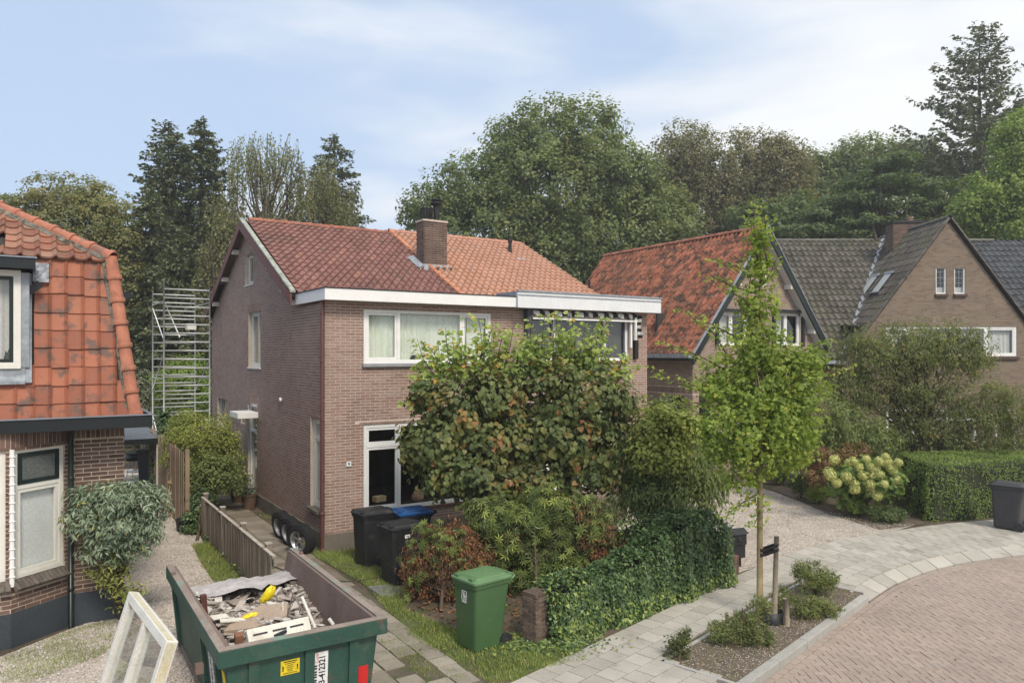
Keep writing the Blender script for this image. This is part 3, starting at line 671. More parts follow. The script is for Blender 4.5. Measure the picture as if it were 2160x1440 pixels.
capR = pm('red_ridge_cap', [(0, (.30, .11, .07)), (1, (.44, .17, .10))], src='object', rough=.8, dirt=((.2, .17, .13), .55, 3, .5))
capO = pm('orange_ridge_cap', [(0, (.46, .2, .13)), (1, (.54, .26, .18))], src='object', rough=.7, namt=.1)
ridge_caps(HA, (.02, BR, ZR-.0), (DIV-.05, BR, ZR-.0), capR, r=.085, length=.36, prt=roofA)
ridge_caps(HA, (9.14, BR, ZR+.05), (DIV+.02, BR, ZR+.05), capO, r=.09, length=.36, prt=roofA)
# orange verge caps along the party line and right edge
es_ = Vector(es); st = Vector((DIV+.03, 1.66, ZE+.06))
ridge_caps(HA, st+es_*LS, st, pm('orange_verge_cap', [(0, (.5, .2, .11)), (1, (.6, .27, .14))], src='object', rough=.6, namt=.1), r=.06, length=.3, prt=roofA, name='verge_tile')
mb = MB(); 
p = [(DIV-.035, 1.6, ZE-.0), (DIV-.035, BR, ZR-.0), (DIV-.03, BR, ZR+.05), (DIV-.03, 1.6, ZE+.05)]; mb.poly(p); mb.build('lead_strip', DARKM, HA)
# barge boards, soffit, purlin ends, cement verge
M_RBD = pm('red_brown_board', (.165, .062, .05), rough=.6, namt=.12, nscale=3, bump=.1)
M_SOF = pm('brown_soffit_board', (.17, .14, .115), rough=.8, namt=.2, nscale=8, bump=.2)
def rake(mb, a0, a1, b0, z0, b1, z1, h, off=0):
    V = []
    for (b, z) in ((b0, z0), (b1, z1)): V += [(a0, b, z-off), (a1, b, z-off), (a1, b, z-off-h), (a0, b, z-off-h)]
    mb.add(V, [(0,1,2,3),(4,7,6,5),(0,4,5,1),(1,5,6,2),(2,6,7,3),(3,7,4,0)])
mb = MB(); rake(mb, -.235, -.201, 1.62, ZE-.02, BR, ZR+.0, .26, .02); mb.build('barge_board', M_RBD, HA)
mb = MB(); rake(mb, -.235, -.201, 2*BR-1.35, ZE-.12, BR, ZR+.0, .26, .02); mb.build('barge_board', M_RBD, HA)
mb = MB(); rake(mb, -.2, .0, 1.75, ZE-.15, BR, ZR-.15, .02); rake(mb, -.2, .0, 2*BR-1.5, ZE-.15, BR, ZR-.15, .02); mb.build('verge_soffit', M_SOF, HA)
mb = MB()
for b in (BR+1.05, BR+2.4, BR+3.75, BR-1.2, BR-2.6, BR-3.9):
    z = ZR-.17-abs(b-BR)*sl; mb = MB(); mb.bx(-.2, -.0, b-.05, b+.05, z-.16, z-.03); mb.build('purlin_end', CREAM, HA)
M_CEM = pm('cement_verge', (.36, .37, .32), rough=.9, nscale=5, namt=.3, bump=.5, bscale=20, dirt=((.13, .15, .1), .5, 4, .6))
mb = MB(); rake(mb, -.24, -.12, 1.62, ZE+.045, BR, ZR+.05, .05); mb.build('verge_cement', M_CEM, HA)
mb = MB(); rake(mb, 9.0, 9.2, 1.62, ZE+.05, BR, ZR+.09, .09); mb.build('verge_trim', capO, HA)
mb = MB(); mb.bx(-.22, 9.15, 2*BR-1.5, 2*BR-1.4, ZE-.25, ZE-.13); mb.build('rear_gutter', WHITE, HA)
# ---- chimney
CH = bpy.data.objects.new('chimney', None)
chm = MB(); a0, a1, b0, b1 = CHM; zt = 7.78
class SubRoot: pass
cf = Wall(HA, (a0, b0, 0), 0, 0, a1-a0, 6.1, zt, openings=[], mortar=pm('chimney_mortar', (.3, .25, .2), rough=1), thick=.1, name='chimney')
cs = Wall(HA, (a0, b0, 0), R(-90), -(b1-b0), -.0, 6.1, zt, openings=[], mortar=MATS['chimney_mortar'], thick=.1, name='chimney_side')
colC = [(0, (.085, .055, .045)), (.5, (.12, .075, .06)), (1, (.15, .098, .08))]
mbc = MB(); brick_boxes(mbc, cf, np.arange(len(cf.bricks))); brick_boxes(mbc, cs, np.arange(len(cs.bricks)))
o = mbc.build('chimney_bricks', pm('chimney_brick', colC, rough=.9, dirt=((.1, .1, .07), .55, 3, .5)), HA); o['kind'] = 'stuff'
mb = MB(); mb.bx(a0+.1, a1, b0+.1, b1, 6.1, zt); mb.bx(a0-.02, a1+.02, b0-.02, b1+.02, zt, zt+.05); mb.build('chimney_core', MORT, HA)
LEAD = pm('lead_flashing', (.3, .33, .36), rough=.5, metal=.3, namt=.25, nscale=6, bump=.3, bscale=15)
mb = MB()
z1 = ZE+(b0-1.75)*sl
mb.add([(a0-.16, b0-.12, z1-.02), (a1+.1, b0-.12, z1-.02), (a1+.1, b0-.015, z1+.16), (a0-.16, b0-.015, z1+.16)], [(0, 1, 2, 3)])
mb.add([(a0-.2, b0-.1, z1+.03), (a0-.015, b0-.1, z1+.1), (a0-.015, b1+.2, z1+.1+sl*(b1-b0+.3)), (a0-.2, b1+.2, z1+.03+sl*(b1-b0+.3))], [(0, 1, 2, 3)])
mb.build('flashing', LEAD, HA)
mb = MB(); mb.bx(a0+.16, a1+.18, b0-.22, b0-.13, z1-.03, z1+.05); mb.build('flashing', DARKM, HA)
POT = pm('chimney_pot_metal', (.03, .03, .032), rough=.6, metal=.4)
mb = MB(); c = (a0+.2, b0+.22, zt+.04); mb.lathe([(.15, 0), (.16, .03), (.13, .07), (.16, .2), (.175, .29), (.19, .35), (.13, .355), (.12, .12)], c, 16)
for k in range(14):
    a = k/14*6.283; mb.box((c[0]+.165*math.cos(a), c[1]+.165*math.sin(a), c[2]+.2), (.014, .035, .25), a+.5)
mb.build('chimney_pot', POT, HA)
mb = MB(); c = (a0+.5, b0+.2, zt+.04); mb.lathe([(.085, 0), (.085, .45), (.13, .47), (.175, .5), (.175, .54), (.13, .56), (.16, .6), (.16, .63), (.02, .67)], c, 16); mb.build('flue_pipe', POT, HA)
# vents on the orange slope
def vent(parent, x, b, z, s=1.0, name='roof_vent'):
    mb = MB(); c = (x, b, z); mb.lathe([(.09*s, -.08), (.075*s, .1*s), (.055*s, .14*s), (.055*s, .38*s), (.075*s, .4*s), (.075*s, .5*s), (.05*s, .52*s), (.06*s, .6*s), (.0, .64*s)], c, 14); mb.build(name, POT, parent)
    mb = MB(); mb.box((x, b-.12, z-.03), (.34*s, .36*s, .015), M=Matrix.Rotation(math.atan(sl), 3, 'X')); mb.build('flashing', LEAD, parent)
bv = 5.35; av = solveA(1076, b=bv); vent(HA, av, bv, ZE+(bv-1.75)*sl+.04)
bv2 = 4.75; av2 = solveA(1098, b=bv2); mb = MB(); mb.box((av2, bv2, ZE+(bv2-1.75)*sl+.11), (.3, .16, .08), M=Matrix.Rotation(math.atan(sl), 3, 'X')); mb.build('vent_cowl', ZINC, HA)
mb = MB(); mb.box((av2+.05, bv2-.2, ZE+(bv2-.2-1.75)*sl+.05), (.5, .35, .02), M=Matrix.Rotation(math.atan(sl), 3, 'X')); mb.build('dark_vent_flap', DARKM, HA)  # flat dark metal sheet on the slope just below the cowl
# ---- windows
PLW = pm('pvc_white', (.74, .75, .74), rough=.3, namt=.03, bump=0)
SIL = pm('grey_sill', (.3, .31, .33), rough=.5, namt=.15)
a0, a1, z0, z1 = opU1; w_, h_ = a1-a0, z1-z0
m1, m2 = solveA(839, b=.08)-a0, solveA(971, b=.08)-a0
window(HA, (a0, 0, z0), 0, w_, h_, vm=[m1, m2], mat=WHITE, recess=.03, fw=.085, sash={(0, 0), (2, 0)}, sill=(SIL, .08, .07), curtain=True, backmat=CURT)
a0, a1, z0, z1 = opL1; w_, h_ = a1-a0, z1-z0
m1, m2 = solveA(841, b=.05)-a0, w_-(solveA(841, b=.05)-a0)
hz = z1-(zA(941, a0, 0)); 
window(HA, (a0, 0, z0), 0, w_, h_, vm=[m1, m2], hm=[zA(942, a0, 0)-z0], mat=PLW, recess=.02, fw=.08, sash={(0, 0), (0, 1)}, sill=(pm('brown_sill', (.1, .04, .03), rough=.6), .05, .06))
a0, a1, z0, z1 = opU2; w_, h_ = a1-a0, z1-z0
m1, m2 = solveA(1168, b=.05)-a0, solveA(1275, b=.05)-a0
SCRE = pm('dark_screen', (.06, .058, .055), rough=.9, namt=.15)
window(HA, (a0, 0, z0), 0, w_, h_, vm=[m1, m2], mat=WHITE, recess=.03, fw=.08, sash={(0, 0), (1, 0), (2, 0)}, sashmat=pm('slate_grey_sash', (.09, .1, .12), rough=.4), sill=(M_RBD, .04, .05), back=True, backmat=SCRE)
a0, a1, z0, z1 = opL2; w_, h_ = a1-a0, z1-z0
window(HA, (a0, 0, z0), 0, w_, h_, vm=[.75, w_-.75], hm=[h_*.72], mat=WHITE, recess=.03, fw=.08, sash={(0, 0), (2, 0)}, curtain={(0, 0), (1, 0), (2, 0)}, backmat=CURTW, sill=(SIL, .06, .06))
# side windows: wall direction is -b (rot -90); position x=o[0] means b=-o[0]
def sidewin(o, **k): return window(HA, (0, -o[0], o[2]), R(-90), o[1]-o[0], o[3]-o[2], **k)
sidewin(oAtt, mat=CREAM, recess=.1, fw=.05, sash={(0, 0)}, sill=(CREAM, .02, .04))
sidewin(oMid, mat=CREAM, recess=.1, fw=.06, vm=[(oMid[1]-oMid[0])*.55], sash={(0, 0)}, sill=(CREAM, .03, .05))
sidewin(oNar, mat=CREAM, recess=.08, fw=.06, hm=[(zA(928, 0, -oNar[1])-oNar[2])], sash={(0, 0), (0, 1)}, sill=(PLN, .08, .07), curtain=True, backmat=CURTW)
sidewin(oSm, mat=CREAM, recess=.1, fw=.04)
sidewin(oRear, mat=CREAM, recess=.1, fw=.05)
sidewin(oSt, mat=WHITE, recess=.06, fw=.09, vm=[], hm=[oSt[3]-oSt[2]-.75], curtain=None)
# canopy board over the side door, lamp, downpipe, number
bm = -(oSt[0]+oSt[1])/2
mb = MB(); mb.bx(-.50, -.0, bm-.6, bm+.3, 2.50, 2.53); mb.bx(-.53, -.501, bm-.63, bm+.3, 2.38, 2.53); mb.bx(-.50, -.0, bm-.63, bm-.601, 2.38, 2.53); bevel(mb.build('door_canopy', WHITE, HA), .005)
pl = solveA(594, a=0); 
mb = MB(); mb.lathe([(0, 0), (.045, .005), (.06, .03), (.05, .055), (.02, .06)], (-.0, pl, zA(843, 0, pl)), 14, M=Matrix.Rotation(R(-90), 3, 'Y')); mb.build('wall_lamp', WHITE, HA, smooth=True)
M_PIPE = pm('brown_downpipe', (.115, .045, .037), rough=.5, namt=.15, nscale=3, bump=.05)
mb = MB(); mb.tube([(-.06, -.02, .02), (-.06, -.02, .12), (-.06, -.02, 5.1), (-.03, .02, 5.2)], .04, 12)
for z in (1.5, 2.7, 3.9, 4.9): mb.lathe([(.045, 0), (.048, .01), (.048, .03), (.045, .04)], (-.06, -.02, z), 12)
for z in (.75,): mb.lathe([(.04, 0), (.052, .01), (.052, .07), (.04, .08)], (-.06, -.02, z), 12)
mb.build('downpipe', M_PIPE, HA, smooth=True)
an = solveA(735, b=0); zn = zA(978, an, 0)
mb = MB(); mb.box((an, -.022, zn), (.105, .02, .105)); pl_ = mb.build('house_number_plate', pm('enamel_white', (.75, .76, .78), rough=.25, namt=.02, bump=0), HA); bevel(pl_, .003)
def textobj(name, s, size, mat, parent, loc, rot, ext=.002, align='CENTER', sx=1.0, bold=0.0):
    c = bpy.data.curves.new(name, 'FONT'); c.body = s; c.size = size; c.extrude = ext; c.align_x = align; c.align_y = 'CENTER'; c.resolution_u = 3; c.offset = bold
    t = bpy.data.objects.new(name+'_curve', c); COL.objects.link(t); dg = bpy.context.evaluated_depsgraph_get(); me = bpy.data.meshes.new_from_object(t.evaluated_get(dg)); bpy.data.objects.remove(t); bpy.data.curves.remove(c)
    me.materials.clear(); me.materials.append(mat); me.name = name
    o = link(name, me, parent, loc, rot); o.scale = (sx, 1, 1); return o
INK = pm('black_ink', (.012, .012, .02), rough=.5, namt=0, bump=0, fine=0)
textobj('number_nine', '9', .085, INK, pl_, (an, -.033, zn-.002), (R(90), 0, 0), bold=.002)
# ---- awning over the right upper window (striped, folded in)
M_STW = pm('awning_white', (.6, .6, .57), rough=.9, namt=.1, bump=0); M_STB = pm('awning_black', (.02, .02, .022), rough=.9, namt=.1, bump=0)
def awning(parent, a0, a1, b, zt, drop, sw=.17, scal=.05, side=None):
    n = int(round((a1-a0)/sw)); s = (a1-a0)/n; mbs = {0: MB(), 1: MB()}
    for i in range(n):
        x = np.linspace(a0+i*s, a0+(i+1)*s, 7); sag = scal*np.abs(np.sin((x-a0)/(2*s)*math.pi)); yo = b-.03*np.sin((x-a0)*9)
        V = np.concatenate([np.stack([x, np.full(7, b+.12), np.full(7, zt)], -1), np.stack([x, yo, np.full(7, zt-.05)], -1), np.stack([x, yo-.01, zt-drop-sag], -1)])
        k = np.arange(6); F = np.concatenate([np.stack([k, k+1, 7+k+1, 7+k], -1), np.stack([7+k, 7+k+1, 14+k+1, 14+k], -1)]); mbs[i % 2].add(V, F)
    mbs[0].build('awning_cloth', M_STW, parent); mbs[1].build('awning_cloth', M_STB, parent)
AWN = empty('window_awning', HA.matrix_basis @ Vector((0, 0, 0)), AN, 'folded black and white striped awning above the upper right-hand window', 'awning')
AWN.location = OA
aa0, aa1 = opU2[0]-.02, opU2[1]+.28
awning(AWN, aa0+.05, aa1-.12, -.2, 5.17, .11)
mb = MB(); mb.bx(aa0-.1, aa0+.02, -.17, -.005, z0 := opU2[2]+.25, 5.16); mb.build('side_casing', pm('slate_casing', (.05, .055, .07), rough=.5), AWN)
mb = MB(); mb.bx(aa0+.05, aa1-.1, -.19, -.16, 4.93, 4.97); mb.bx(aa1-.3, aa1-.24, -.12, -.05, 4.25, 5.1); mb.bx(aa1-.2, aa1-.15, -.2, -.13, 4.45, 5.05); mb.build('awning_frame', WHITE, AWN)
for k in range(7):
    mb = MB(); zc = 5.1-k*.085; x = np.linspace(aa1-.15, aa1+.02, 5); y = -.2+.05*np.sin(x*40+k)
    V = np.concatenate([np.stack([x, y, np.full(5, zc)], -1), np.stack([x, y+.01, np.full(5, zc-.085)], -1)]); i = np.arange(4); mb.add(V, np.stack([i, i+1, 6+i, 5+i], -1)); mb.build('awning_cloth', M_STW if k % 2 else M_STB, AWN)
mb = MB(); mb.bx(aa1-.12, aa1+.0, -.1, -.005, 3.95, 4.45); mb.build('side_casing', M_STB, AWN)
AW2 = empty('window_awning', OA, AN, 'rolled striped awning above the lower right-hand window, behind the leafy trees', 'awning')
awning(AW2, 5.0, 8.35, -.28, 2.78, .16); mb = MB(); mb.bx(4.95, 8.4, -.3, -.002, 2.79, 2.86); mb.build('awning_box', DARKM, AW2)
# things on the window sills
VAS = pm('terracotta', [(0, (.32, .2, .13)), (1, (.4, .26, .18))], rough=.8, namt=.2)
def lathe_thing(name, prof, loc, mat, label, cat, n=20, group=None):
    o = MB().lathe(prof, (0, 0, 0), n).build(name, mat, None, loc, smooth=True); tag(o, label, cat, group); return o
pv = wpt(881, 1066, 16.25); pv.z = opL1[2]+.1; pv = A2W(solveA(881, b=.45), .45, opL1[2]+.02)
lathe_thing('vase', [(.0, 0), (.07, .0), (.13, .05), (.15, .12), (.12, .19), (.06, .23), (.05, .25), (.075, .28), (.065, .28), (.04, .25)], pv, VAS, 'squat terracotta vase standing inside the ground floor window', 'vase')
pv = A2W(solveA(800, b=.6), .6, opL1[2]+.1); o = MB().box((0, 0, .06), (.26, .18, .12)).build('cardboard_box', pm('card', (.42, .33, .2), rough=.9), None, pv, (0, 0, AN+.2)); bevel(o, .004); tag(o, 'small pale cardboard box on the table inside the ground floor window', 'box')
mbt = MB(); T_ = A2W(1.9, .55, 0)
mbt.bx(-1.2, 1.5, -.25, .25, opL1[2]-.04, opL1[2]-.0); 
for x in (-1.1, 1.4):
    for y in (-.2, .2): mbt.bx(x-.03, x+.03, y-.03, y+.03, .36, opL1[2]-.045)
tb = empty('side_table', (T_.x, T_.y, 0), AN, 'long dark table standing inside the ground floor window', 'table')
m1_ = MB(); m1_.bx(-1.2, 1.5, -.25, .25, opL1[2]-.04, opL1[2]-.0); m1_.build('table_top', pm('dark_wood', (.03, .022, .016), rough=.6), tb)
for x in (-1.1, 1.4):
    for y in (-.2, .2): q = MB(); q.bx(x-.03, x+.03, y-.03, y+.03, .36, opL1[2]-.045); q.build('leg', MATS['dark_wood'], tb)
for k, px in enumerate((873, 908)):
    pv = A2W(solveA(px, b=.14), .135, opU1[2]+.09)
    lathe_thing('window_ornament', [(0, 0), (.085, 0), (.09, .03), (.075, .05), (.06, .06), (.055, .09), (.0, .095)], pv, DARKM, ['dark low pot on the upstairs sill, left of the two', 'dark low pot on the upstairs sill, right of the two'][k], 'pot', group='dark pots behind the upstairs window')
# ================================================================ HOUSE B (steep gable, mossy red tiles)
OB = Vector((5.87, 24.2, 0)); BN = R(31)
HB = empty('gabled_house', OB, BN, 'brown brick house with steep mossy red tiled roof and dark green barge boards', 'house')
ub = Vector((math.cos(BN), math.sin(BN), 0)); vb = Vector((-math.sin(BN), math.cos(BN), 0))
def solveB(px, b=0): t = (px-CXP)/FPX; return (t*(OB.y+vb.y*b)-(OB.x+vb.x*b))/(ub.x-t*ub.y)
def zB(py, a, b=0): p = OB+ub*a+vb*b; return CAMZ-(py-HYP)/FPX*p.y
colB = [(0, (.20, .13, .105)), (.4, (.25, .165, .135)), (.8, (.30, .205, .17)), (1, (.25, .18, .155))]
MORB = pm('pale_mortar', (.66, .58, .48), rough=1, namt=.1, bump=.1)
RB_, ZRB, ZEB = 3.2, 8.44, 4.15; slB = (ZRB-ZEB)/(RB_+.25)
def outB(z):
    if z < 4.3: return (0, 6.4)
    k = (ZRB-.15-z)/slB-.12
    return (RB_-k, RB_+k) if k > .05 else None
def opB(px0, px1, py0, py1): a0, a1 = solveB(px0), solveB(px1); return (a0, a1, zB(py1, (a0+a1)/2), zB(py0, (a0+a1)/2))
bAt = opB(1609, 1620, 540, 603); bU1 = (1.1, 2.6, 4.35, 5.5); bU2 = (3.9, 5.35, 4.35, 5.55)
bG1 = (.28, 1.0, .3, 2.75); bG2 = (1.9, 4.4, .9, 2.6); bG3 = (4.9, 5.7, .3, 2.75)
wb = Wall(HB, (0, 0, 0), 0, 0, 6.4, 0, ZRB-.3, MORB, openings=[bAt, bU1, bU2, bG1, bG2, bG3], outline=outB, name='front_wall', soldier=[(0, 6.4, 2.77, 2.98)])
wb2 = Wall(HB, (0, 0, 0), R(-90), -8.5, 0, 0, 4.2, MORB, mclip=(-99, -.2), openings=[(-1.25, -.35, .9, 2.7)], name='side_wall', soldier=[(-8.5, 0, 2.77, 2.98)])
wb3 = Wall(HB, (6.4, 0, 0), R(90), .2, 8.5, 0, 4.2, MORB, name='right_wall'); wb4 = Wall(HB, (6.4, 8.5, 0), R(180), 0, 6.4, 0, 4.2, MORB, name='rear_wall')
finish_bricks(HB, [wb, wb2], 'neighbour_brick', colB, 300, rough=.9, nscale=.9, namt=.12, bump=.1, fine=.08, dirt=((.14, .11, .09), .6, .5, .4))
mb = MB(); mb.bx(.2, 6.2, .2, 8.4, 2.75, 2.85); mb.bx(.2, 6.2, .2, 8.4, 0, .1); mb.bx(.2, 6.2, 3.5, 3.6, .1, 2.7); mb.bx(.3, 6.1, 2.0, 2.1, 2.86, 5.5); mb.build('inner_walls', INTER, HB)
nlB = math.hypot(1, slB); 
mb = MB()
for sgn in (1, -1):
    aE = RB_-sgn*(RB_+.3); P_ = [(aE, -.3, ZEB-.1), (aE, 8.75, ZEB-.1), (RB_, 8.75, ZRB-.03), (RB_, -.3, ZRB-.03)]; mb.poly(P_); mb.poly([(p[0], p[1], p[2]-.12) for p in P_])
roofB = mb.build('roof', MATS['roof_deck'], HB)
cBR = [(0, (.17, .06, .038)), (.3, (.26, .092, .052)), (.6, (.32, .115, .065)), (.85, (.37, .145, .088)), (1, (.17, .09, .065))]
kB = dict(rough=.85, nscale=.5, namt=.2, bump=.3, bscale=50, fine=.2, dirt=[((.035, .03, .022), .485, 3.4, .85), ((.12, .11, .06), .58, 7, .6), ((.05, .04, .03), .53, .5, .5)])
LB = (RB_+.3)*nlB
tile_field(HB, (-.3, 8.75, ZEB-.08), (0, -1, 0), (1/nlB, 0, slB/nlB), 9.05, LB, cBR, 'mossy_red_tile', w=.205, g=.27, nsolo=300, prt=roofB, matkw=kB, stuffname='mossy_red_tiles', tm=dict(roll=.06, hollow=.025, rollw=.42, lip=.03))
tile_field(HB, (6.7, -.3, ZEB-.08), (0, 1, 0), (-1/nlB, 0, slB/nlB), 9.05, LB, cBR, 'mossy_red_tile', w=.4, g=.5, prt=roofB, matkw=kB, stuffname='far_slope_tiles')
ridge_caps(HB, (RB_, 8.75, ZRB-.0), (RB_, -.28, ZRB-.0), capR, r=.09, length=.36, prt=roofB)
def rakeB(mb, b0, b1, a0, z0, a1, z1, h, off=0):
    V = []
    for (a, z) in ((a0, z0), (a1, z1)): V += [(a, b0, z-off), (a, b1, z-off), (a, b1, z-off-h), (a, b0, z-off-h)]
    mb.add(V, [(0,1,2,3),(4,7,6,5),(0,4,5,1),(1,5,6,2),(2,6,7,3),(3,7,4,0)])
for aE in (-.32, 6.72):
    mb = MB(); rakeB(mb, -.36, -.31, aE, ZEB-.1, RB_, ZRB+.02, .34); mb.build('barge_board', DARKG, HB)
    mb = MB(); rakeB(mb, -.38, -.29, aE, ZEB-.055, RB_, ZRB+.065, .045); mb.build('verge_trim', ZINC, HB)
    mb = MB(); rakeB(mb, -.3, .0, aE*.9+.3, ZEB+.0, RB_, ZRB-.22, .02); mb.build('verge_soffit', CREAM, HB)
mb = MB(); mb.bx(-.48, -.3, -.3, 8.75, ZEB-.2, ZEB-.1); mb.bx(-.5, -.46, -.32, 8.75, ZEB-.2, ZEB-.06); mb.build('gutter', ZINC, HB)
mb = MB(); mb.bx(-.44, .0, -.3, 8.7, ZEB-.28, ZEB-.21); mb.bx(6.4, 6.85, -.3, 8.7, ZEB-.28, ZEB-.21); mb.build('eaves_board', DARKG, HB)
for a in (RB_+1.3, RB_+2.55, RB_-1.3, RB_-2.55):
    z = ZRB-.3-abs(a-RB_)*slB; mb = MB(); mb.bx(a-.06, a+.06, -.3, -.0, z-.16, z-.0); mb.build('purlin_end', CREAM, HB)
vent(HB, 1.75, 7.9, ZRB-1.45*slB+.05, .9)
window(HB, (bAt[0], 0, bAt[2]), 0, bAt[1]-bAt[0], bAt[3]-bAt[2], mat=WHITE, fw=.05)
for q in (bU1, bU2):
    ww, hh = q[1]-q[0], q[3]-q[2]
    mb = MB(); mb.bx(q[0]-.12, q[1]+.12, -.12, -.0, q[3], q[3]+.1); mb.bx(q[0]-.1, q[0], -.1, -.0, q[2], q[3]-.001); mb.bx(q[1], q[1]+.1, -.1, -.0, q[2], q[3]-.001); mb.build('window_surround', DARKM, HB)
    window(HB, (q[0], 0, q[2]), 0, ww, hh, vm=[ww/2], mat=WHITE, fw=.06, sash={(0, 0), (1, 0)}, curtain={(0, 0)}, backmat=CURTW)
GRF = pm('grey_green_frame', (.13, .14, .12), rough=.5)
for q in (bG1, bG3): window(HB, (q[0], 0, q[2]), 0, q[1]-q[0], q[3]-q[2], hm=[1.7], mat=GRF, fw=.08)
window(HB, (bG2[0], 0, bG2[2]), 0, 2.5, 1.7, vm=[.8, 1.7], hm=[1.25], mat=WHITE, fw=.08, curtain={(0, 0), (2, 0)}, backmat=CURTW)
window(HB, (0, 1.25, .9), R(-90), .9, 1.8, hm=[1.3], mat=GRF, fw=.07)

# ================================================================ HOUSE C (frontal brown gable, grey tiles)
OC = Vector((11.5, 27.0, 0))
HC = empty('large_brick_house', OC, 0, 'large brown brick house with grey tiled roof and tall front gable with two slit windows', 'house')
def cA(px, d=27.0): return (px-CXP)/FPX*d-OC.x
def cZ(py, d=27.0): return CAMZ-(py-HYP)/FPX*d
AP, ZA_ = cA(2001), cZ(461); slC = 1.34; ZEC = 3.9
colCc = [(0, (.165, .125, .092)), (.4, (.215, .165, .122)), (.8, (.255, .198, .15)), (1, (.2, .165, .13))]
MORC = pm('brown_mortar', (.30, .24, .18), rough=1, namt=.1)
hwC = (ZA_-ZEC)/slC
def outC(z):
    k = min((ZA_-.1-z)/slC, hwC); return (AP-k, AP+k) if k > .05 else None
cw1 = (cA(1974), cA(1996), cZ(620), cZ(564)); cw2 = (cA(2013), cA(2036), cZ(620), cZ(564)); cwr = (cA(1869), cA(2145), cZ(752), cZ(688))
cg = (cA(1870), cA(2060), .9, cZ(862)); cg2 = (cA(2100), cA(2145), .5, cZ(862))
wc = Wall(HC, (0, 0, 0), 0, AP-hwC, AP+hwC, 0, ZA_, MORC, openings=[cw1, cw2, cwr, cg, cg2], outline=outC, name='gable_wall', soldier=[(cw1[0], cw1[1]+.05, cZ(680), cZ(668)), (cw2[0], cw2[1]+.05, cZ(680), cZ(668))])
finish_bricks(HC, [wc], 'gable_brick', colCc, 300, rough=.95, nscale=.6, namt=.16, bump=.1, fine=.08, dirt=((.12, .10, .09), .56, .6, .5))
SILB = pm('brick_sill', (.10, .065, .055), rough=.9, namt=.3)
for q in (cw1, cw2):
    w0_ = window(HC, (q[0], 0, q[2]), 0, q[1]-q[0], q[3]-q[2], mat=WHITE, fw=.045, recess=.03, sill=(SILB, .09, .1))
    for zz in (.2, .4, .6, .8): m_ = MB(); m_.bx(.045, q[1]-q[0]-.045, .058, .064, zz-.006, zz+.006); m_.build('glazing_bar', ZINC, w0_)
    m_ = MB(); m_.bx((q[1]-q[0])/2-.006, (q[1]-q[0])/2+.006, .057, .063, .045, q[3]-q[2]-.045); m_.build('glazing_bar', ZINC, w0_)
    m_ = MB(); m_.bx(.04, q[1]-q[0]-.04, .14, .15, .04, .25); m_.build('half_curtain', CURTW, w0_)
ww = cwr[1]-cwr[0]
window(HC, (cwr[0], 0, cwr[2]), 0, ww, cwr[3]-cwr[2], vm=[ww*.17, ww*.5, ww*.76+.0], mat=WHITE, fw=.09, recess=.02, sash={(0, 0), (3, 0)}, curtain=True, backmat=CURTW, sill=(SILB, .09, .1))
window(HC, (cg[0], 0, cg[2]), 0, cg[1]-cg[0], cg[3]-cg[2], vm=[1.0, 2.2], hm=[.8], mat=WHITE, fw=.08, recess=.02)
window(HC, (cg2[0], 0, cg2[2]), 0, cg2[1]-cg2[0], cg2[3]-cg2[2], mat=WHITE, fw=.07, recess=.02)
mb = MB(); mb.bx(AP-hwC, AP+hwC, .2, .4, 2.7, 2.8); mb.bx(AP-hwC, AP+hwC, 3.0, 3.1, 0, 5.5); mb.bx(AP-1.5, AP+1.5, 2.0, 2.1, 5.5, 7.0); mb.bx(AP-hwC+.3, AP+hwC-.3, .2, 3.0, 5.1, 5.15); mb.build('inner_walls', INTER, HC)
# main body behind the gable
MB_Y = 4.2; ZM = cZ(508, 27+MB_Y+.3)
mb = MB(); mb.bx(-4.0, 16.5, .5, 8.2, 0, 3.8); mb.build('main_wall', pm('far_brick_wall', (.2, .14, .105), rough=.95), HC)
slM = (ZM-ZEC)/(MB_Y+.3)
mb = MB(); P_ = [(-4.3, 0, ZEC-.06), (17, 0, ZEC-.06), (17, MB_Y+.3, ZM-.05), (-4.3, MB_Y+.3, ZM-.05)]; mb.poly(P_); mb.poly([(p[0], 2*(MB_Y+.3)-p[1], p[2]) for p in P_])
mb.add([(-4.2, 0, ZEC-.1), (-4.2, 2*(MB_Y+.3), ZEC-.1), (-4.2, MB_Y+.3, ZM-.1)], [(0, 1, 2)])
roofC = mb.build('roof', MATS['roof_deck'], HC)
nlM = math.hypot(1, slM); colG = [(0, (.085, .078, .06)), (.5, (.125, .115, .09)), (1, (.15, .135, .115))]
kG = dict(rough=.9, nscale=.5, namt=.22, bump=.2, fine=.15, dirt=[((.10, .11, .06), .52, .9, .5)])
def maskL(c, x, y): # left of the valley
    zz = c[:, 2]; return c[:, 0] < AP-(ZA_-zz)/slC+.0
def maskR(c, x, y): return c[:, 0] > AP+(ZA_-c[:, 2])/slC
tmG = dict(roll=.075, lip=.05, rollw=.42, hollow=.02)
tile_field(HC, (-4.3, 0, ZEC), (1, 0, 0), (0, 1/nlM, slM/nlM), AP+4.3, (MB_Y+.3)*nlM, colG, 'olive_grey_tile', w=.245, g=.33, nsolo=150, mask=maskL, prt=roofC, matkw=kG, stuffname='olive_grey_tiles', tm=tmG)
colD = [(0, (.045, .048, .052)), (1, (.075, .08, .088))]
tile_field(HC, (AP, 0, ZEC), (1, 0, 0), (0, 1/nlM, slM/nlM), 6, (MB_Y+.3)*nlM, colD, 'anthracite_tile', w=.245, g=.33, nsolo=60, mask=maskR, prt=roofC, matkw=dict(rough=.45, namt=.15, nscale=1), stuffname='anthracite_tiles', tm=dict(roll=.05, lip=.04, rollw=.45))
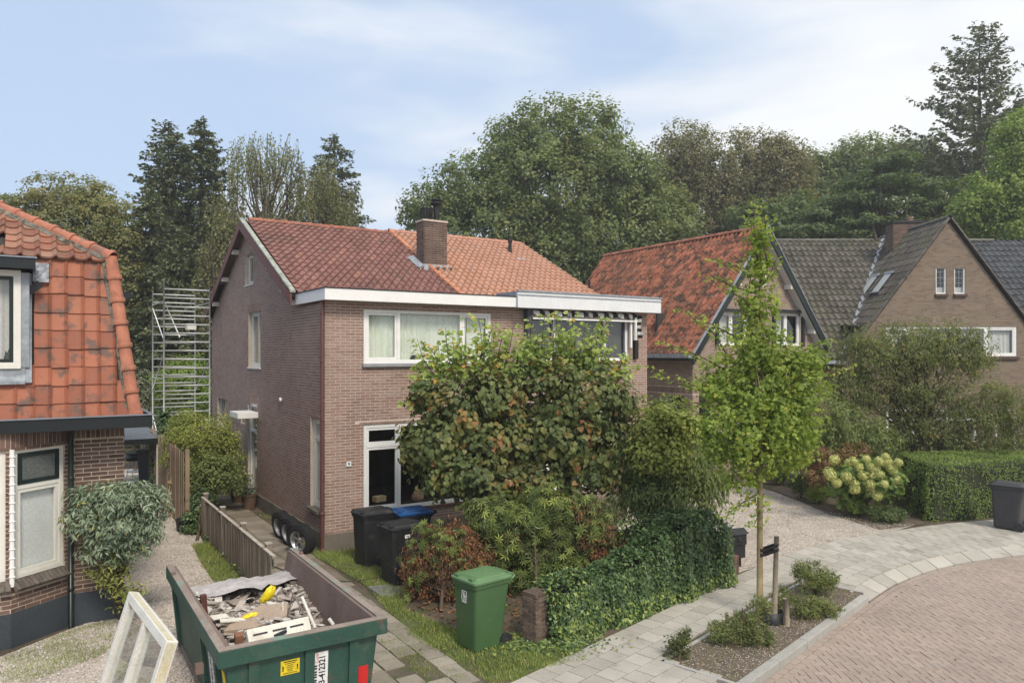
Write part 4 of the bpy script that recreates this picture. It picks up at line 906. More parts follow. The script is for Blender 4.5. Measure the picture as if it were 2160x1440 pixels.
tile_field(HC, (17, 2*(MB_Y+.3), ZEC), (-1, 0, 0), (0, -1/nlM, slM/nlM), 21.3, (MB_Y+.3)*nlM, colG, 'olive_grey_tile', w=.5, g=.5, prt=roofC, matkw=kG, stuffname='rear_slope_tiles')
capG = pm('grey_ridge_cap', [(0, (.12, .115, .10)), (1, (.17, .16, .14))], src='object', rough=.9, dirt=((.13, .14, .07), .55, 3, .5))
ridge_caps(HC, (-4.3, MB_Y+.3, ZM+.0), (AP-.6, MB_Y+.3, ZM+.0), capG, r=.09, prt=roofC); ridge_caps(HC, (AP+.6, MB_Y+.3, ZM+.0), (AP+4.5, MB_Y+.3, ZM+.0), capG, r=.09, prt=roofC)
# cross roof
nlC = math.hypot(1, slC); colX = [(0, (.07, .062, .055)), (.5, (.10, .09, .078)), (1, (.13, .115, .10))]
mb = MB()
for s_ in (-1, 1):
    P_ = [(AP+s_*(hwC+.1), -.08, ZEC-.2), (AP, -.08, ZA_-.05), (AP, 5.2, ZA_-.05), (AP+s_*(hwC+.1), 3.0, ZEC-.2)]; mb.poly(P_)
mb.build('cross_roof', MATS['roof_deck'], HC)
def front_of_main(c, x, y): return c[:, 1] < (c[:, 2]-ZEC)/slM+.15
tile_field(HC, (AP-hwC-.05, 5.4, ZEC-.06), (0, -1, 0), (1/nlC, 0, slC/nlC), 5.5, hwC*nlC, colX, 'dark_grey_tile', w=.23, g=.33, nsolo=90, mask=front_of_main, prt=roofC, matkw=kG, stuffname='dark_grey_tiles', tm=dict(roll=.07, hollow=.025, lip=.045, rollw=.45))
tile_field(HC, (AP+hwC+.05, -.1, ZEC-.06), (0, 1, 0), (-1/nlC, 0, slC/nlC), 5.5, hwC*nlC, colX, 'dark_grey_tile', w=.23, g=.33, mask=front_of_main, prt=roofC, matkw=kG, stuffname='right_slope_tiles')
ridge_caps(HC, (AP, 5.0, ZA_+.02), (AP, -.1, ZA_+.02), capG, r=.1, prt=roofC)
es1 = Vector((1/nlC, 0, slC/nlC)); es2 = Vector((-1/nlC, 0, slC/nlC))
vc = pm('verge_cap_grey', [(0, (.09, .08, .07)), (1, (.13, .115, .10))], src='object', rough=.9)
p0 = Vector((AP-hwC-.02, -.08, ZEC)); ridge_caps(HC, p0+es1*hwC*nlC, p0, vc, r=.07, length=.33, prt=roofC, name='verge_tile')
p0 = Vector((AP+hwC+.02, -.08, ZEC)); ridge_caps(HC, p0+es2*hwC*nlC, p0, vc, r=.07, length=.33, prt=roofC, name='verge_tile')
# valley lead
for s_ in (-1, 1):
    va = Vector((AP+s_*hwC, 0, ZEC)); yv = MB_Y+.3; zt_ = min(ZM, ZA_); vt = Vector((AP+s_*(ZA_-zt_)/slC, (zt_-ZEC)/slM, zt_))
    mb = MB(); d_ = Vector((-s_*.0, 0, 0)); wv = .13
    V = []
    for p in (va, vt): V += [(p.x-wv*s_*-1*-1, p.y-.02, p.z+.05), (p.x+wv*s_, p.y-.02, p.z+.07)]
    mb.add([(va.x-.13, va.y, va.z+.07), (va.x+.09, va.y-.02, va.z+.17), (vt.x+.09, vt.y-.02, vt.z+.17), (vt.x-.13, vt.y, vt.z+.07)] if s_ < 0 else [(va.x+.13, va.y, va.z+.07), (va.x-.09, va.y-.02, va.z+.17), (vt.x-.09, vt.y-.02, vt.z+.17), (vt.x+.13, vt.y, vt.z+.07)], [(0, 1, 2, 3)]); mb.build('valley_flashing', LEAD, HC)
# chimney
cx0, cx1 = cA(1879, 29.8), cA(1939, 29.8); zt_ = cZ(472, 29.8)
c1_ = Wall(HC, (cx0, 2.6, 0), 0, 0, cx1-cx0, 6.6, zt_, MORC, name='chimney', thick=.6); c2_ = Wall(HC, (cx0, 2.6, 0), R(-90), -.6, 0, 6.6, zt_, MORC, name='chimney_side', thick=.05, mclip=(-99, -.61)); mbq = MB(); brick_boxes(mbq, c1_, np.arange(len(c1_.bricks)), proud=.008); brick_boxes(mbq, c2_, np.arange(len(c2_.bricks)), proud=.008); o = mbq.build('chimney_bricks', pm('chimney_brick_two', [(0, (.12, .08, .062)), (1, (.2, .14, .11))], rough=.9), HC); o['kind'] = 'stuff'
mb = MB(); mb.bx(cx0-.06, cx1+.06, 2.53, 3.26, zt_, zt_+.09); mb.build('chimney_cap', DARKM, HC); mb = MB(); mb.lathe([(.12, 0), (.12, .12), (.16, .13), (.16, .17), (0, .19)], (cx0+.8, 2.9, zt_+.09), 12); mb.build('chimney_pot', VAS, HC)
# roof windows on the left slope
SKY_ = pm('blind_cloth', (.5, .52, .5), rough=.5, namt=.05, bump=0)
for (yy, zz) in ((1.25, 6.7), (2.35, 6.72)):
    aa = AP-(ZA_-zz)/slC; M_ = Matrix.Rotation(-math.atan(slC), 3, 'Y'); n_ = Vector((-slC, 0, 1)).normalized()
    f_ = MB(); c_ = Vector((aa, yy, zz))+n_*.09
    f_.box(c_, (.95, .62, .08), M=M_); o = f_.build('roof_window', DARKM, HC)
    f_ = MB(); f_.box(c_+n_*.045, (.83, .5, .012), M=M_); f_.build('pane', SKY_, o)
    f_ = MB(); f_.box(c_+n_*.05+Vector((math.cos(math.atan(slC)), 0, math.sin(math.atan(slC))))*.46, (.09, .64, .04), M=M_); f_.build('sash', ZINC, o)
    f_ = MB(); f_.box(c_+n_*.05-Vector((math.cos(math.atan(slC)), 0, math.sin(math.atan(slC))))*.46, (.05, .64, .03), M=M_); f_.build('sash', ZINC, o)
    f_ = MB(); f_.box(c_+n_*.05, (.8, .02, .03), M=M_); 
mb = MB(); mb.bx(-4.3, AP-hwC, -.12, .0, ZEC-.18, ZEC-.05); mb.bx(AP+hwC, 17, -.12, .0, ZEC-.18, ZEC-.05); mb.build('gutter', ZINC, HC)

# ================================================================ HOUSE D (left, orange mansard tiles)
OD = Vector((-6.04, 11.6, 0))
HD = empty('cottage', OD, AN, 'small brick house at left edge with steep orange tiled roof and bay window', 'house')
def solveD(px, a=None, b=None):
    t = (px-CXP)/FPX
    if a is not None: return ((OD.x+U.x*a)-t*(OD.y+U.y*a))/(t*W.y-W.x)
    return (t*(OD.y+W.y*b)-(OD.x+W.x*b))/(U.x-t*U.y)
def D2(a, b, z=0): return OD+U*a+W*b+Vector((0, 0, z))
colDd = [(0, (.095, .057, .045)), (.4, (.145, .088, .07)), (.8, (.185, .115, .09)), (1, (.16, .115, .095))]
MORD = pm('cream_mortar', (.55, .47, .38), rough=1, namt=.25, nscale=2, bump=.2)
ZF = 2.98; ZP = .48
w1 = Wall(HD, (0, 0, 0), 0, -.78, 0, ZP, ZF, MORD, name='front_wall', soldier=[(-.78, 0, ZF-.17, ZF-.005)])
w1.obj.name = 'front_wall'
pa = (-.755, 0); Lf = .88; wp = D2(-.755, 0)
fdir = Vector((-.341, -.94, 0)).normalized(); fl = Vector((fdir.dot(U), fdir.dot(W), 0)); angF = math.atan2(-fl.y, -fl.x)   # wall direction towards P1
P1 = Vector((-.755, 0, 0)); P2 = P1+fl*Lf
# facet wall starts at P2 and runs to P1
fo = (.05, Lf-.05, .93, 2.76)
w2 = Wall(HD, tuple(P2), angF, 0, Lf, ZP, ZF, MORD, openings=[fo], name='bay_wall', soldier=[(0, Lf, 2.77, ZF-.0), (0.0, Lf, .75, .925)])
fo3 = (-1.3, -.06, .93, 2.76)
w3 = Wall(HD, tuple(P2), 0, -1.4, 0, ZP, ZF, MORD, openings=[fo3], name='bay_wall', soldier=[(-1.4, 0, 2.77, ZF), (-1.4, 0, .75, .925)])
w4 = Wall(HD, (0, 0, 0), R(90), 0, 7.5, ZP, ZF, MORD, name='side_wall', mclip=(.2, 99))
finish_bricks(HD, [w1, w2, w3, w4], 'cottage_brick', colDd, 300, rough=.9, nscale=2, namt=.2, bump=.35, bscale=90, fine=.15, dirt=((.2, .17, .14), .6, 3, .4))
M_PLD = pm('slate_painted_plinth', (.045, .056, .068), rough=.75, nscale=1.2, namt=.2, bump=.3, bscale=30, dirt=((.09, .095, .09), .6, 1.6, .5))
mb = MB(); mb.bx(-.76, .02, -.02, .2, -.05, ZP); mb.bx(-.2, .02, .2, 7.5, -.05, ZP)
c_ = (P1+P2)/2; nF = Vector((math.sin(angF), -math.cos(angF), 0)); mb.box((c_.x-nF.x*.08, c_.y-nF.y*.08, ZP/2-.025), (Lf+.03, .2, ZP+.05), angF)
mb.bx(P2.x-2.5, P2.x+.01, P2.y-.02, P2.y+.18, -.05, ZP); mb.build('plinth', M_PLD, HD)
wn = window(HD, tuple(P2+Vector((math.cos(angF), math.sin(angF), 0))*fo[0]+Vector((0, 0, fo[2]))), angF, fo[1]-fo[0], fo[3]-fo[2], hm=[1.28], mat=CREAM, fw=.07, recess=.03, sash={(0, 0)}, back=False)
RIB = pm('ribbed_blind', (.80, .83, .84), rough=.6, namt=.03, bump=0)
mbb = MB(); nrib = 60
for k in range(nrib): z0_ = .08+k*1.16/nrib; mbb.bx(.06, fo[1]-fo[0]-.06, .125, .13+.004*(k % 2), z0_, z0_+1.16/nrib)
mbb.build('blind', RIB, wn)
DOBS = pm('obscured_glass', (.12, .135, .13), rough=.25, namt=.4, nscale=40, bump=.5, bscale=80)
mb = MB(); y0_ = .05
x0_, x1_, z0_, z1_ = .075, fo[1]-fo[0]-.075, 1.32, fo[3]-fo[2]-.075
mb.bx(x0_, x1_, .02, .07, z0_, z0_+.055); mb.bx(x0_, x1_, .02, .07, z1_-.055, z1_); mb.bx(x0_, x0_+.055, .02, .07, z0_+.055, z1_-.055); mb.bx(x1_-.055, x1_, .02, .07, z0_+.055, z1_-.055); mb.build('sash', DARKG, wn)
mb = MB(); mb.bx(x0_+.05, x1_-.05, .04, .05, z0_+.05, z1_-.05); mb.build('pane', DOBS, wn)
wn3 = window(HD, (P2.x+fo3[0], P2.y, fo3[2]), 0, fo3[1]-fo3[0], fo3[3]-fo3[2], hm=[1.28], mat=CREAM, fw=.07, recess=.03, sash={(0, 0), (0, 1)}, sashmat=None)
mb = MB(); mb.bx(.06, fo3[1]-fo3[0]-.06, .125, .135, .07, 1.24); mb.build('blind', RIB, wn3)
mb = MB(); mb.bx(.1, 1.1, .2, .21, 1.32, 1.76); mb.build('blind', DARKG, wn3)
mb = MB(); mb.tube([(P2.x+.015, P2.y-.025, .86), (P2.x+.015, P2.y-.025, 2.76)], .032, 8)
for k in range(14): mb.box((P2.x+.015, P2.y-.03, 1.0+k*.128), (.075, .07, .008))
mb.build('corner_post', WHITE, HD)
# sloping brick sill
BSI = pm('sill_brick', [(0, (.085, .07, .06)), (1, (.13, .105, .09))], src='object', rough=.9, dirt=((.16, .16, .13), .5, 12, .5))
n_ = 13
for k in range(n_):
    m_ = MB(); t_ = (k+.5)/n_*(Lf-.02); q = P2+Vector((math.cos(angF), math.sin(angF), 0))*t_+nF*.055
    Rm = Matrix.Rotation(angF, 3, 'Z') @ Matrix.Rotation(R(38), 3, 'X'); m_.box((q.x, q.y, .86), (.058, .17, .06), M=Rm); m_.build('sill_brick', BSI, HD)
for k in range(20):
    m_ = MB(); q = P2+Vector((-.03-k*.068, -.055, 0)); m_.box((q.x, q.y, .86), (.058, .17, .06), M=Matrix.Rotation(R(38), 3, 'X')); m_.build('sill_brick', BSI, HD)
M_BP = pm('black_green_pipe', (.008, .016, .014), rough=.35, namt=.2, bump=0)
mb = MB(); q = Vector((-.72, -.1, 0)); mb.tube([(q.x, q.y, .02), (q.x, q.y, 2.6), (q.x, q.y, 2.85), (q.x+.02, q.y-.2, 3.0)], .038, 12)
for z in (.55, 1.3, 2.2): mb.lathe([(.04, 0), (.047, .01), (.047, .05), (.04, .06)], (q.x, q.y, z), 12)
mb.build('downpipe', M_BP, HD, smooth=True)
# wall fill over the bay under the eaves
mb = MB(); mb.bx(-3.2, .0, -.0, .2, ZF, 3.05); mb.bx(-.2, 0, .2, 7.5, ZF, 3.05); mb.build('wall_plate', MORD, HD)
# box gutter
FBK = pm('black_fascia', (.012, .016, .018), rough=.4, namt=.1, bump=0); GLP = pm('gutter_zinc', (.28, .31, .36), rough=.4, metal=.5, namt=.2)
gy, gx, zg0, zg1 = -.62, .32, 2.99, 3.17
mb = MB(); mb.bx(-4, gx, gy, gy+.03, zg0, zg1); mb.bx(gx-.03, gx, gy+.031, 7.8, zg0, zg1); mb.bx(-4, gx-.031, gy+.031, .0, zg0+.005, zg0+.03); mb.bx(0.001, gx-.031, 0.001, 7.8, zg0+.005, zg0+.03); bevel(mb.build('gutter_fascia', FBK, HD), .004)
mb = MB(); mb.bx(-4, gx+.02, gy-.02, gy+.035, zg1+.001, zg1+.018); mb.bx(gx-.035, gx+.02, gy+.036, 7.8, zg1+.001, zg1+.018); mb.build('gutter_rim', GLP, HD)
mb = MB(); mb.bx(-4, gx-.04, gy+.04, -.2, zg0+.04, zg0+.06); mb.bx(.1, gx-.04, -.2, 7.8, zg0+.04, zg0+.06); mb.build('gutter_floor', GLP, HD)
# steep lower slope + shallow upper slope, hipped at the right corner
hx, hy, h0, h1 = .08, -.30, 3.12, 5.50; ins = .30
h0p = Vector((hx, hy, h0)); h1p = Vector((hx-ins, hy+ins, h1)); up = 1.9; rise = 1.16; h2p = h1p+Vector((-up, up, rise))
mb = MB(); X0 = -6
mb.poly([(X0, hy+.02, h0), (hx-.02, hy+.02, h0), (h1p.x-.02, h1p.y+.02, h1), (X0, h1p.y+.02, h1)]); mb.poly([(hx-.02, hy+.02, h0), (hx-.02, 7.8, h0), (h1p.x-.02, 7.8, h1), (h1p.x-.02, h1p.y+.02, h1)])
mb.poly([(X0, h1p.y, h1-.02), tuple(h1p-Vector((0, 0, .02))), tuple(h2p-Vector((0, 0, .02))), (X0, h2p.y, h2p.z-.02)]); mb.poly([tuple(h1p-Vector((0, 0, .02))), (h1p.x, 7.8, h1-.02), (h2p.x, 7.8, h2p.z-.02), tuple(h2p-Vector((0, 0, .02)))]); mb.poly([(X0, h2p.y, h2p.z-.02), tuple(h2p-Vector((0, 0, .02))), (h2p.x, 7.8, h2p.z-.02), (X0, 7.8, h2p.z)])
roofD = mb.build('roof', MATS['roof_deck'], HD)
cT = [(0, (.27, .095, .055)), (.3, (.33, .115, .065)), (.6, (.39, .14, .078)), (.85, (.35, .14, .085)), (1, (.28, .12, .08))]
kT = dict(rough=.6, nscale=3, namt=.1, bump=.15, bscale=60, fine=.1, dirt=[((.12, .085, .07), .52, 4.5, .85), ((.11, .12, .045), .62, 9, .5)])
lv = Vector((0, ins, h1-h0)); ll = lv.length; lv.normalize()
dm = (-3.2, -1.24, 3.80, 5.6)    # dormer extents in a and z
def mD(c, x, y):
    hipx = hx-(c[:, 2]-h0)/(h1-h0)*ins-.03
    return (c[:, 0] < hipx) & ~((c[:, 0] > dm[0]) & (c[:, 0] < dm[1]+.05) & (c[:, 2] > dm[2]))
tile_field(HD, (hx-4.62, hy, h0-.02), (1, 0, 0), tuple(lv), 4.62, ll+.02, cT, 'orange_red_tile', w=.21, g=.262, nsolo=230, mask=mD, prt=roofD, matkw=kT, stuffname='orange_red_tiles', tm=dict(roll=.03, rollw=.26, hollow=.008, lip=.025, thick=.014), jitter=1.6)
tile_field(HD, (hx, 7.5, h0-.02), (0, -1, 0), (-lv.y, 0, lv.z), 7.8, ll, cT, 'orange_red_tile', w=.25, g=.3, prt=roofD, matkw=kT, stuffname='side_slope_tiles', mask=lambda c, x, y: c[:, 1] > hy+(c[:, 2]-h0)/(h1-h0)*ins+.05)
cT2 = [(0, (.21, .10, .07)), (.4, (.29, .125, .08)), (.8, (.36, .16, .10)), (1, (.30, .18, .13))]
kT2 = dict(rough=.85, nscale=3, namt=.2, bump=.3, bscale=50, fine=.2, dirt=[((.17, .15, .11), .54, 6, .6)])
l2 = Vector((0, up, rise)); ll2 = l2.length; l2.normalize()
def mD2(c, x, y): return c[:, 0] < h1p.x-(c[:, 1]-h1p.y)-.02
tile_field(HD, (h1p.x-4.4, h1p.y-.07, h1+.0), (1, 0, 0), tuple(l2), 4.4, ll2, cT2, 'weathered_tile', w=.215, g=.25, nsolo=70, mask=mD2, prt=roofD, matkw=kT2, stuffname='weathered_tiles', tm=dict(roll=.045, rollw=.3, lip=.03))
hipc = pm('orange_hip_cap', [(0, (.36, .135, .08)), (1, (.43, .17, .105))], src='object', rough=.65, nscale=4, dirt=((.13, .10, .08), .54, 5, .6))
ridge_caps(HD, h1p+Vector((.02, -.02, .08)), h0p+Vector((.03, -.03, .03)), hipc, r=.105, n=7, prt=roofD, name='hip_tile', seg=11)
ridge_caps(HD, h2p+Vector((0, 0, .05)), h1p+Vector((.05, -.05, .07)), hipc, r=.095, n=8, prt=roofD, name='hip_tile', seg=11)
mb = MB(); mb.tube([tuple(h2p+Vector((-.06, -.06, .0))), tuple(h1p+Vector((-.03, -.03, .03)))], .075, 8); mb.tube([tuple(h1p+Vector((-.05, 0, .02))), tuple(h0p+Vector((-.03, .03, 0)))], .055, 8); mb.build('mortar_bedding', pm('bedding_mortar', (.2, .19, .16), rough=1, nscale=12, namt=.5, bump=1, bscale=30, dirt=((.05, .05, .035), .5, 9, .8)), HD)
# dormer
yd = hy-.03
dw0, dw1 = -2.6, -1.34
wd_ = window(HD, (dw0, yd, dm[2]+.08), 0, dw1-dw0, 1.4, mat=CREAM, fw=.09, recess=0, fd=.1, sash={(0, 0)}, sashmat=DARKG, curtain=True, backmat=CURTW)
mb = MB(); mb.bx(dw0-.1, dw1+.12, yd+.101, 1.4, dm[2]+.06, dm[3]-.23); 
mb = MB(); mb.bx(dw1+.001, dw1+.1, yd+.02, 1.4, dm[2]+.1, 5.25); mb.bx(dw0-.1, dw0-.001, yd+.02, 1.4, dm[2]+.1, 5.25); mb.bx(dw0, dw1, .5, .55, dm[2], 5.25); mb.bx(dw0, dw1, yd+.11, 1.4, dm[2]+.0, dm[2]+.08); mb.build('dormer_cheek', LEAD, HD)
mb = MB(); mb.bx(dw0-.3, dw1+.17, yd-.2, yd-.16, 5.29, 5.44); mb.bx(dw1+.13, dw1+.17, yd-.159, .4, 5.29, 5.44); mb.bx(dw0-.3, dw1+.13, yd-.159, 1.0, 5.33, 5.42); mb.build('dormer_roof', FBK, HD)
mb = MB(); mb.bx(dw0-.31, dw1+.19, yd-.22, yd-.15, 5.441, 5.46); mb.build('dormer_trim', GLP, HD)
# lead aprons
def crumple(mb, x0, x1, z0, z1, y, n=8, amp=.012):
    X, Z = np.meshgrid(np.linspace(x0, x1, n), np.linspace(z0, z1, n)); Y = y+rng.normal(0, amp, X.shape)+(Z-h0)/(h1-h0)*ins
    V = np.stack([X, Y, Z], -1).reshape(-1, 3); i = np.arange(n-1); I_, J_ = np.meshgrid(i, i); k = (J_*n+I_).ravel(); mb.add(V, np.stack([k, k+1, k+n+1, k+n], -1))
mb = MB(); crumple(mb, dw1+.01, dw1+.13, dm[2]-.12, 5.26, hy-.075, 10, .006); mb.build('lead_apron', LEAD, HD, smooth=True)
mb = MB(); crumple(mb, dw0-.3, dw1+.05, dm[2]-.14, dm[2]+.1, hy-.09, 9, .006); mb.build('lead_apron', LEAD, HD, smooth=True)
mb = MB(); crumple(mb, dw1+.14, dw1+.34, 5.14, 5.42, hy-.10, 6, .014); mb.build('lead_patch', pm('bright_lead', (.34, .37, .41), rough=.7, metal=0, namt=.3, nscale=9), HD)
mb = MB(); mb.box((dw1+.16, hy+.08, 5.05), (.2, .012, .11), M=Matrix.Rotation(R(-40), 3, 'Y')); mb.build('lead_patch', DARKM, HD)
mb = MB(); mb.bx(h1p.x-.6, h1p.x+.95, 6.0, 7.6, 5.35, 5.5); mb.build('rear_dormer', FBK, HD)
# carport roof behind the cottage
CPp = wpt(300, 930, 21.0); CP = empty('carport', (CPp.x, CPp.y, 0), AN, 'black edged flat carport roof behind the orange roofed house', 'carport')
zc_ = CPp.z
mb = MB(); mb.bx(-2.2, .45, -.6, 3.0, zc_-.02, zc_+.12); bevel(mb.build('roof', FBK, CP), .01); mb = MB(); mb.bx(-2.25, .47, -.62, 3.02, zc_+.121, zc_+.14); mb.build('roof_trim', GLP, CP)
for (x, y) in ((.35, -.5), (.35, 2.8), (-2.0, -.5)): mb = MB(); mb.bx(x-.05, x+.05, y-.05, y+.05, 0, zc_-.021); mb.build('post', CREAM, CP)
# ================================================================ WHEELIE BINS
def wheelie_bin(loc, rz, body, lid, label, h=1.05, lidlabel=None, stick=None, sc=1.0):
    e = empty('wheelie_bin', loc, rz, label, 'bin', 'wheelie bins around the houses'); e.scale = (sc, sc, sc)
    mb = MB(); s = h/1.05
    # tapered body with softened corners (rings)
    def ring(lx, ly, z, x0=0, c=.06):
        pts = []
        for (sx, sy) in ((-1, -1), (1, -1), (1, 1), (-1, 1)):
            cx, cy = sx*(lx/2-c), sy*(ly/2-c)
            a0 = math.atan2(sy, sx)-R(45)
            for k in range(4): a = a0+k*R(30); pts.append((x0+cx+c*math.cos(a), cy+c*math.sin(a), z*s))
        return pts
    rings = [ring(.44, .44, .03, -.02), ring(.5, .46, .05, -.02), ring(.58, .52, .6, 0), ring(.64, .55, .93, .02), ring(.68, .58, .935, .02), ring(.69, .59, .99, .02), ring(.64, .54, .99, .02), ring(.55, .5, .5, 0)]
    V = [p for r in rings for p in r]; n = 16; F = []
    for i in range(len(rings)-1):
        for j in range(n): F.append((i*n+j, i*n+(j+1) % n, (i+1)*n+(j+1) % n, (i+1)*n+j))
    mb.add(V, F); mb.L.append(np.arange(n)[::-1]); mb.S.append(np.array([n]))
    mb.build('body', body, e)
    mb = MB(); rings = [ring(.70, .60, 1.0, .02), ring(.715, .615, 1.0, .02), ring(.715, .615, 1.03, .02), ring(.66, .56, 1.045, .02), ring(.6, .5, 1.05, .02), ring(.56, .46, 1.075, .02), ring(.3, .3, 1.085, .03), ring(.02, .02, 1.087, .03, .005)]
    V = [p for r in rings for p in r]; F = []
    for i in range(len(rings)-1):
        for j in range(n): F.append((i*n+j, i*n+(j+1) % n, (i+1)*n+(j+1) % n, (i+1)*n+j))
    mb.add(V, F)
    # grip recess and raised grip at the front edge, two ribs
    mb.box((-.27, -.17, 1.06*s), (.1, .09, .035)); mb.box((-.27, .17, 1.06*s), (.1, .09, .035)); mb.box((-.225, 0, 1.073*s), (.04, .3, .016)); 
    lo = mb.build('lid', lid, e)
    mb = MB(); mb.tube([(.34, -.26, .96*s), (.43, -.26, 1.0*s), (.45, -.2, 1.01*s), (.45, .2, 1.01*s), (.43, .26, 1.0*s), (.34, .26, .96*s)], .018, 8); mb.box((.38, -.2, 1.0*s), (.1, .05, .07)); mb.box((.38, .2, 1.0*s), (.1, .05, .07)); mb.build('handle', lid if lidlabel is None else body, e)
    for y in (-.25, .25):
        mb = MB(); M = Matrix.Rotation(R(90), 3, 'X')
        mb.lathe([(.0, -.03), (.03, -.03), (.035, -.02), (.07, -.018), (.075, -.028), (.1, -.028), (.104, 0), (.1, .028), (.075, .028), (.07, .018), (.03, .02), (0, .03)], (.27, y, .1), 20, M=M); mb.build('wheel', DARKM, e, smooth=False)
    mb = MB(); mb.tube([(.27, -.25, .1), (.27, .25, .1)], .012, 6); mb.build('axle', DARKM, e)
    if stick: stick(e, s)
    return e
GRN = pm('green_bin_plastic', (.06, .125, .05), rough=.42, namt=.12, nscale=3, bump=.08, bscale=200, dirt=[((.10, .12, .07), .55, 2.5, .55), ((.2, .22, .16), .64, 14, .5)])
GRL = pm('green_lid_plastic', (.115, .21, .095), rough=.4, namt=.1, nscale=3, bump=.05, bscale=200)
GRY = pm('grey_bin_plastic', (.045, .046, .05), rough=.5, namt=.2, nscale=8, bump=.1, bscale=150, dirt=((.1, .1, .1), .62, 9, .5))
BLL = pm('blue_lid_plastic', (.01, .07, .22), rough=.35, namt=.12, nscale=4, bump=.05)
STK = pm('white_sticker', (.75, .75, .75), rough=.4, namt=.03, bump=0); STO = pm('orange_sticker', (.75, .12, .05), rough=.4, namt=.05, bump=0); PUR = pm('purple_ink', (.12, .06, .2), rough=.6, bump=0)
STB_ = pm('blue_sticker', (.05, .3, .6), rough=.4, bump=0)
def st_green(e, s):
    # white pictogram on the narrow front: square outline, figure and letters beneath
    x = -.318; lean = R(4)
    mb = MB()
    for (y0, y1, z0, z1) in ((-.055, .055, .74, .75), (-.055, .055, .86, .87), (-.055, -.045, .751, .859), (.045, .055, .751, .859)): mb.box((x+.013, (y0+y1)/2, (z0+z1)/2), (.004, y1-y0, z1-z0), M=Matrix.Rotation(lean, 3, 'Y'))
    mb.lathe([(0, 0), (.013, .001), (.013, .004)], (x+.009, -.005, .84), 10, M=Matrix.Rotation(R(-90), 3, 'Y')); mb.box((x+.012, .0, .795), (.004, .028, .06)); mb.box((x+.012, -.022, .79), (.004, .012, .04))
    for k in range(4): mb.box((x+.015, -.04+k*.027, .715), (.004, .016, .028))
    mb.build('sticker', STK, e)
def st_grey(e, s):
    mb = MB(); mb.box((-.05, .29, .82), (.11, .006, .07)); mb.build('sticker', STO, e); mb = MB(); mb.box((-.05, .285, .895), (.045, .006, .045), rz=.0); mb.build('sticker', STO, e)
    for k in range(3):
        mb = MB(); mb.box((-.085+k*.033, .2945, .832), (.02, .004, .022)); mb.build('lettering', STK, e)
def st_two(e, s):
    mb = MB(); mb.box((-.02, -.284, .88), (.1, .006, .06)); mb.build('sticker', STK, e)
    mb = MB(); mb.box((-.02, -.2875, .885), (.05, .003, .008)); mb.build('lettering', INK, e)
    for k in range(3): mb = MB(); mb.box((-.06+k*.04, -.278, .79), (.014, .006, .07)); mb.build('lettering', PUR, e)
def st_blue(e, s): mb = MB(); mb.box((.05, -.282, .86), (.1, .006, .09)); mb.build('sticker', STB_, e)
gb = G(1008, 1345); wheelie_bin((-.44, 10.45, 0), R(41), GRN, GRL, 'green wheelie bin standing on the grass in front of the bushes', stick=st_green, sc=.96)
wheelie_bin((-2.72, 14.5, 0), R(36), BLACKP, BLACKP, 'black wheelie bin nearest the house corner, left of the blue-lidded one')
wheelie_bin((-2.0, 13.35, 0), R(38), BLACKP, BLACKP, 'black wheelie bin with white sticker, frontmost of the three by the house', stick=st_two)
wheelie_bin((-1.98, 14.55, 0), R(30), BLACKP, BLL, 'black wheelie bin with bright blue lid below the living room window', lidlabel=1)
wheelie_bin((11.55, 17.3, .036), R(-48), GRY, GRY, 'dark grey wheelie bin with orange stickers on the pavement beside the hedge', stick=st_grey)
wheelie_bin((-11.45, 23.6, 0), R(70), BLACKP, BLACKP, 'distant black wheelie bin with small blue sticker under the carport', stick=st_blue)
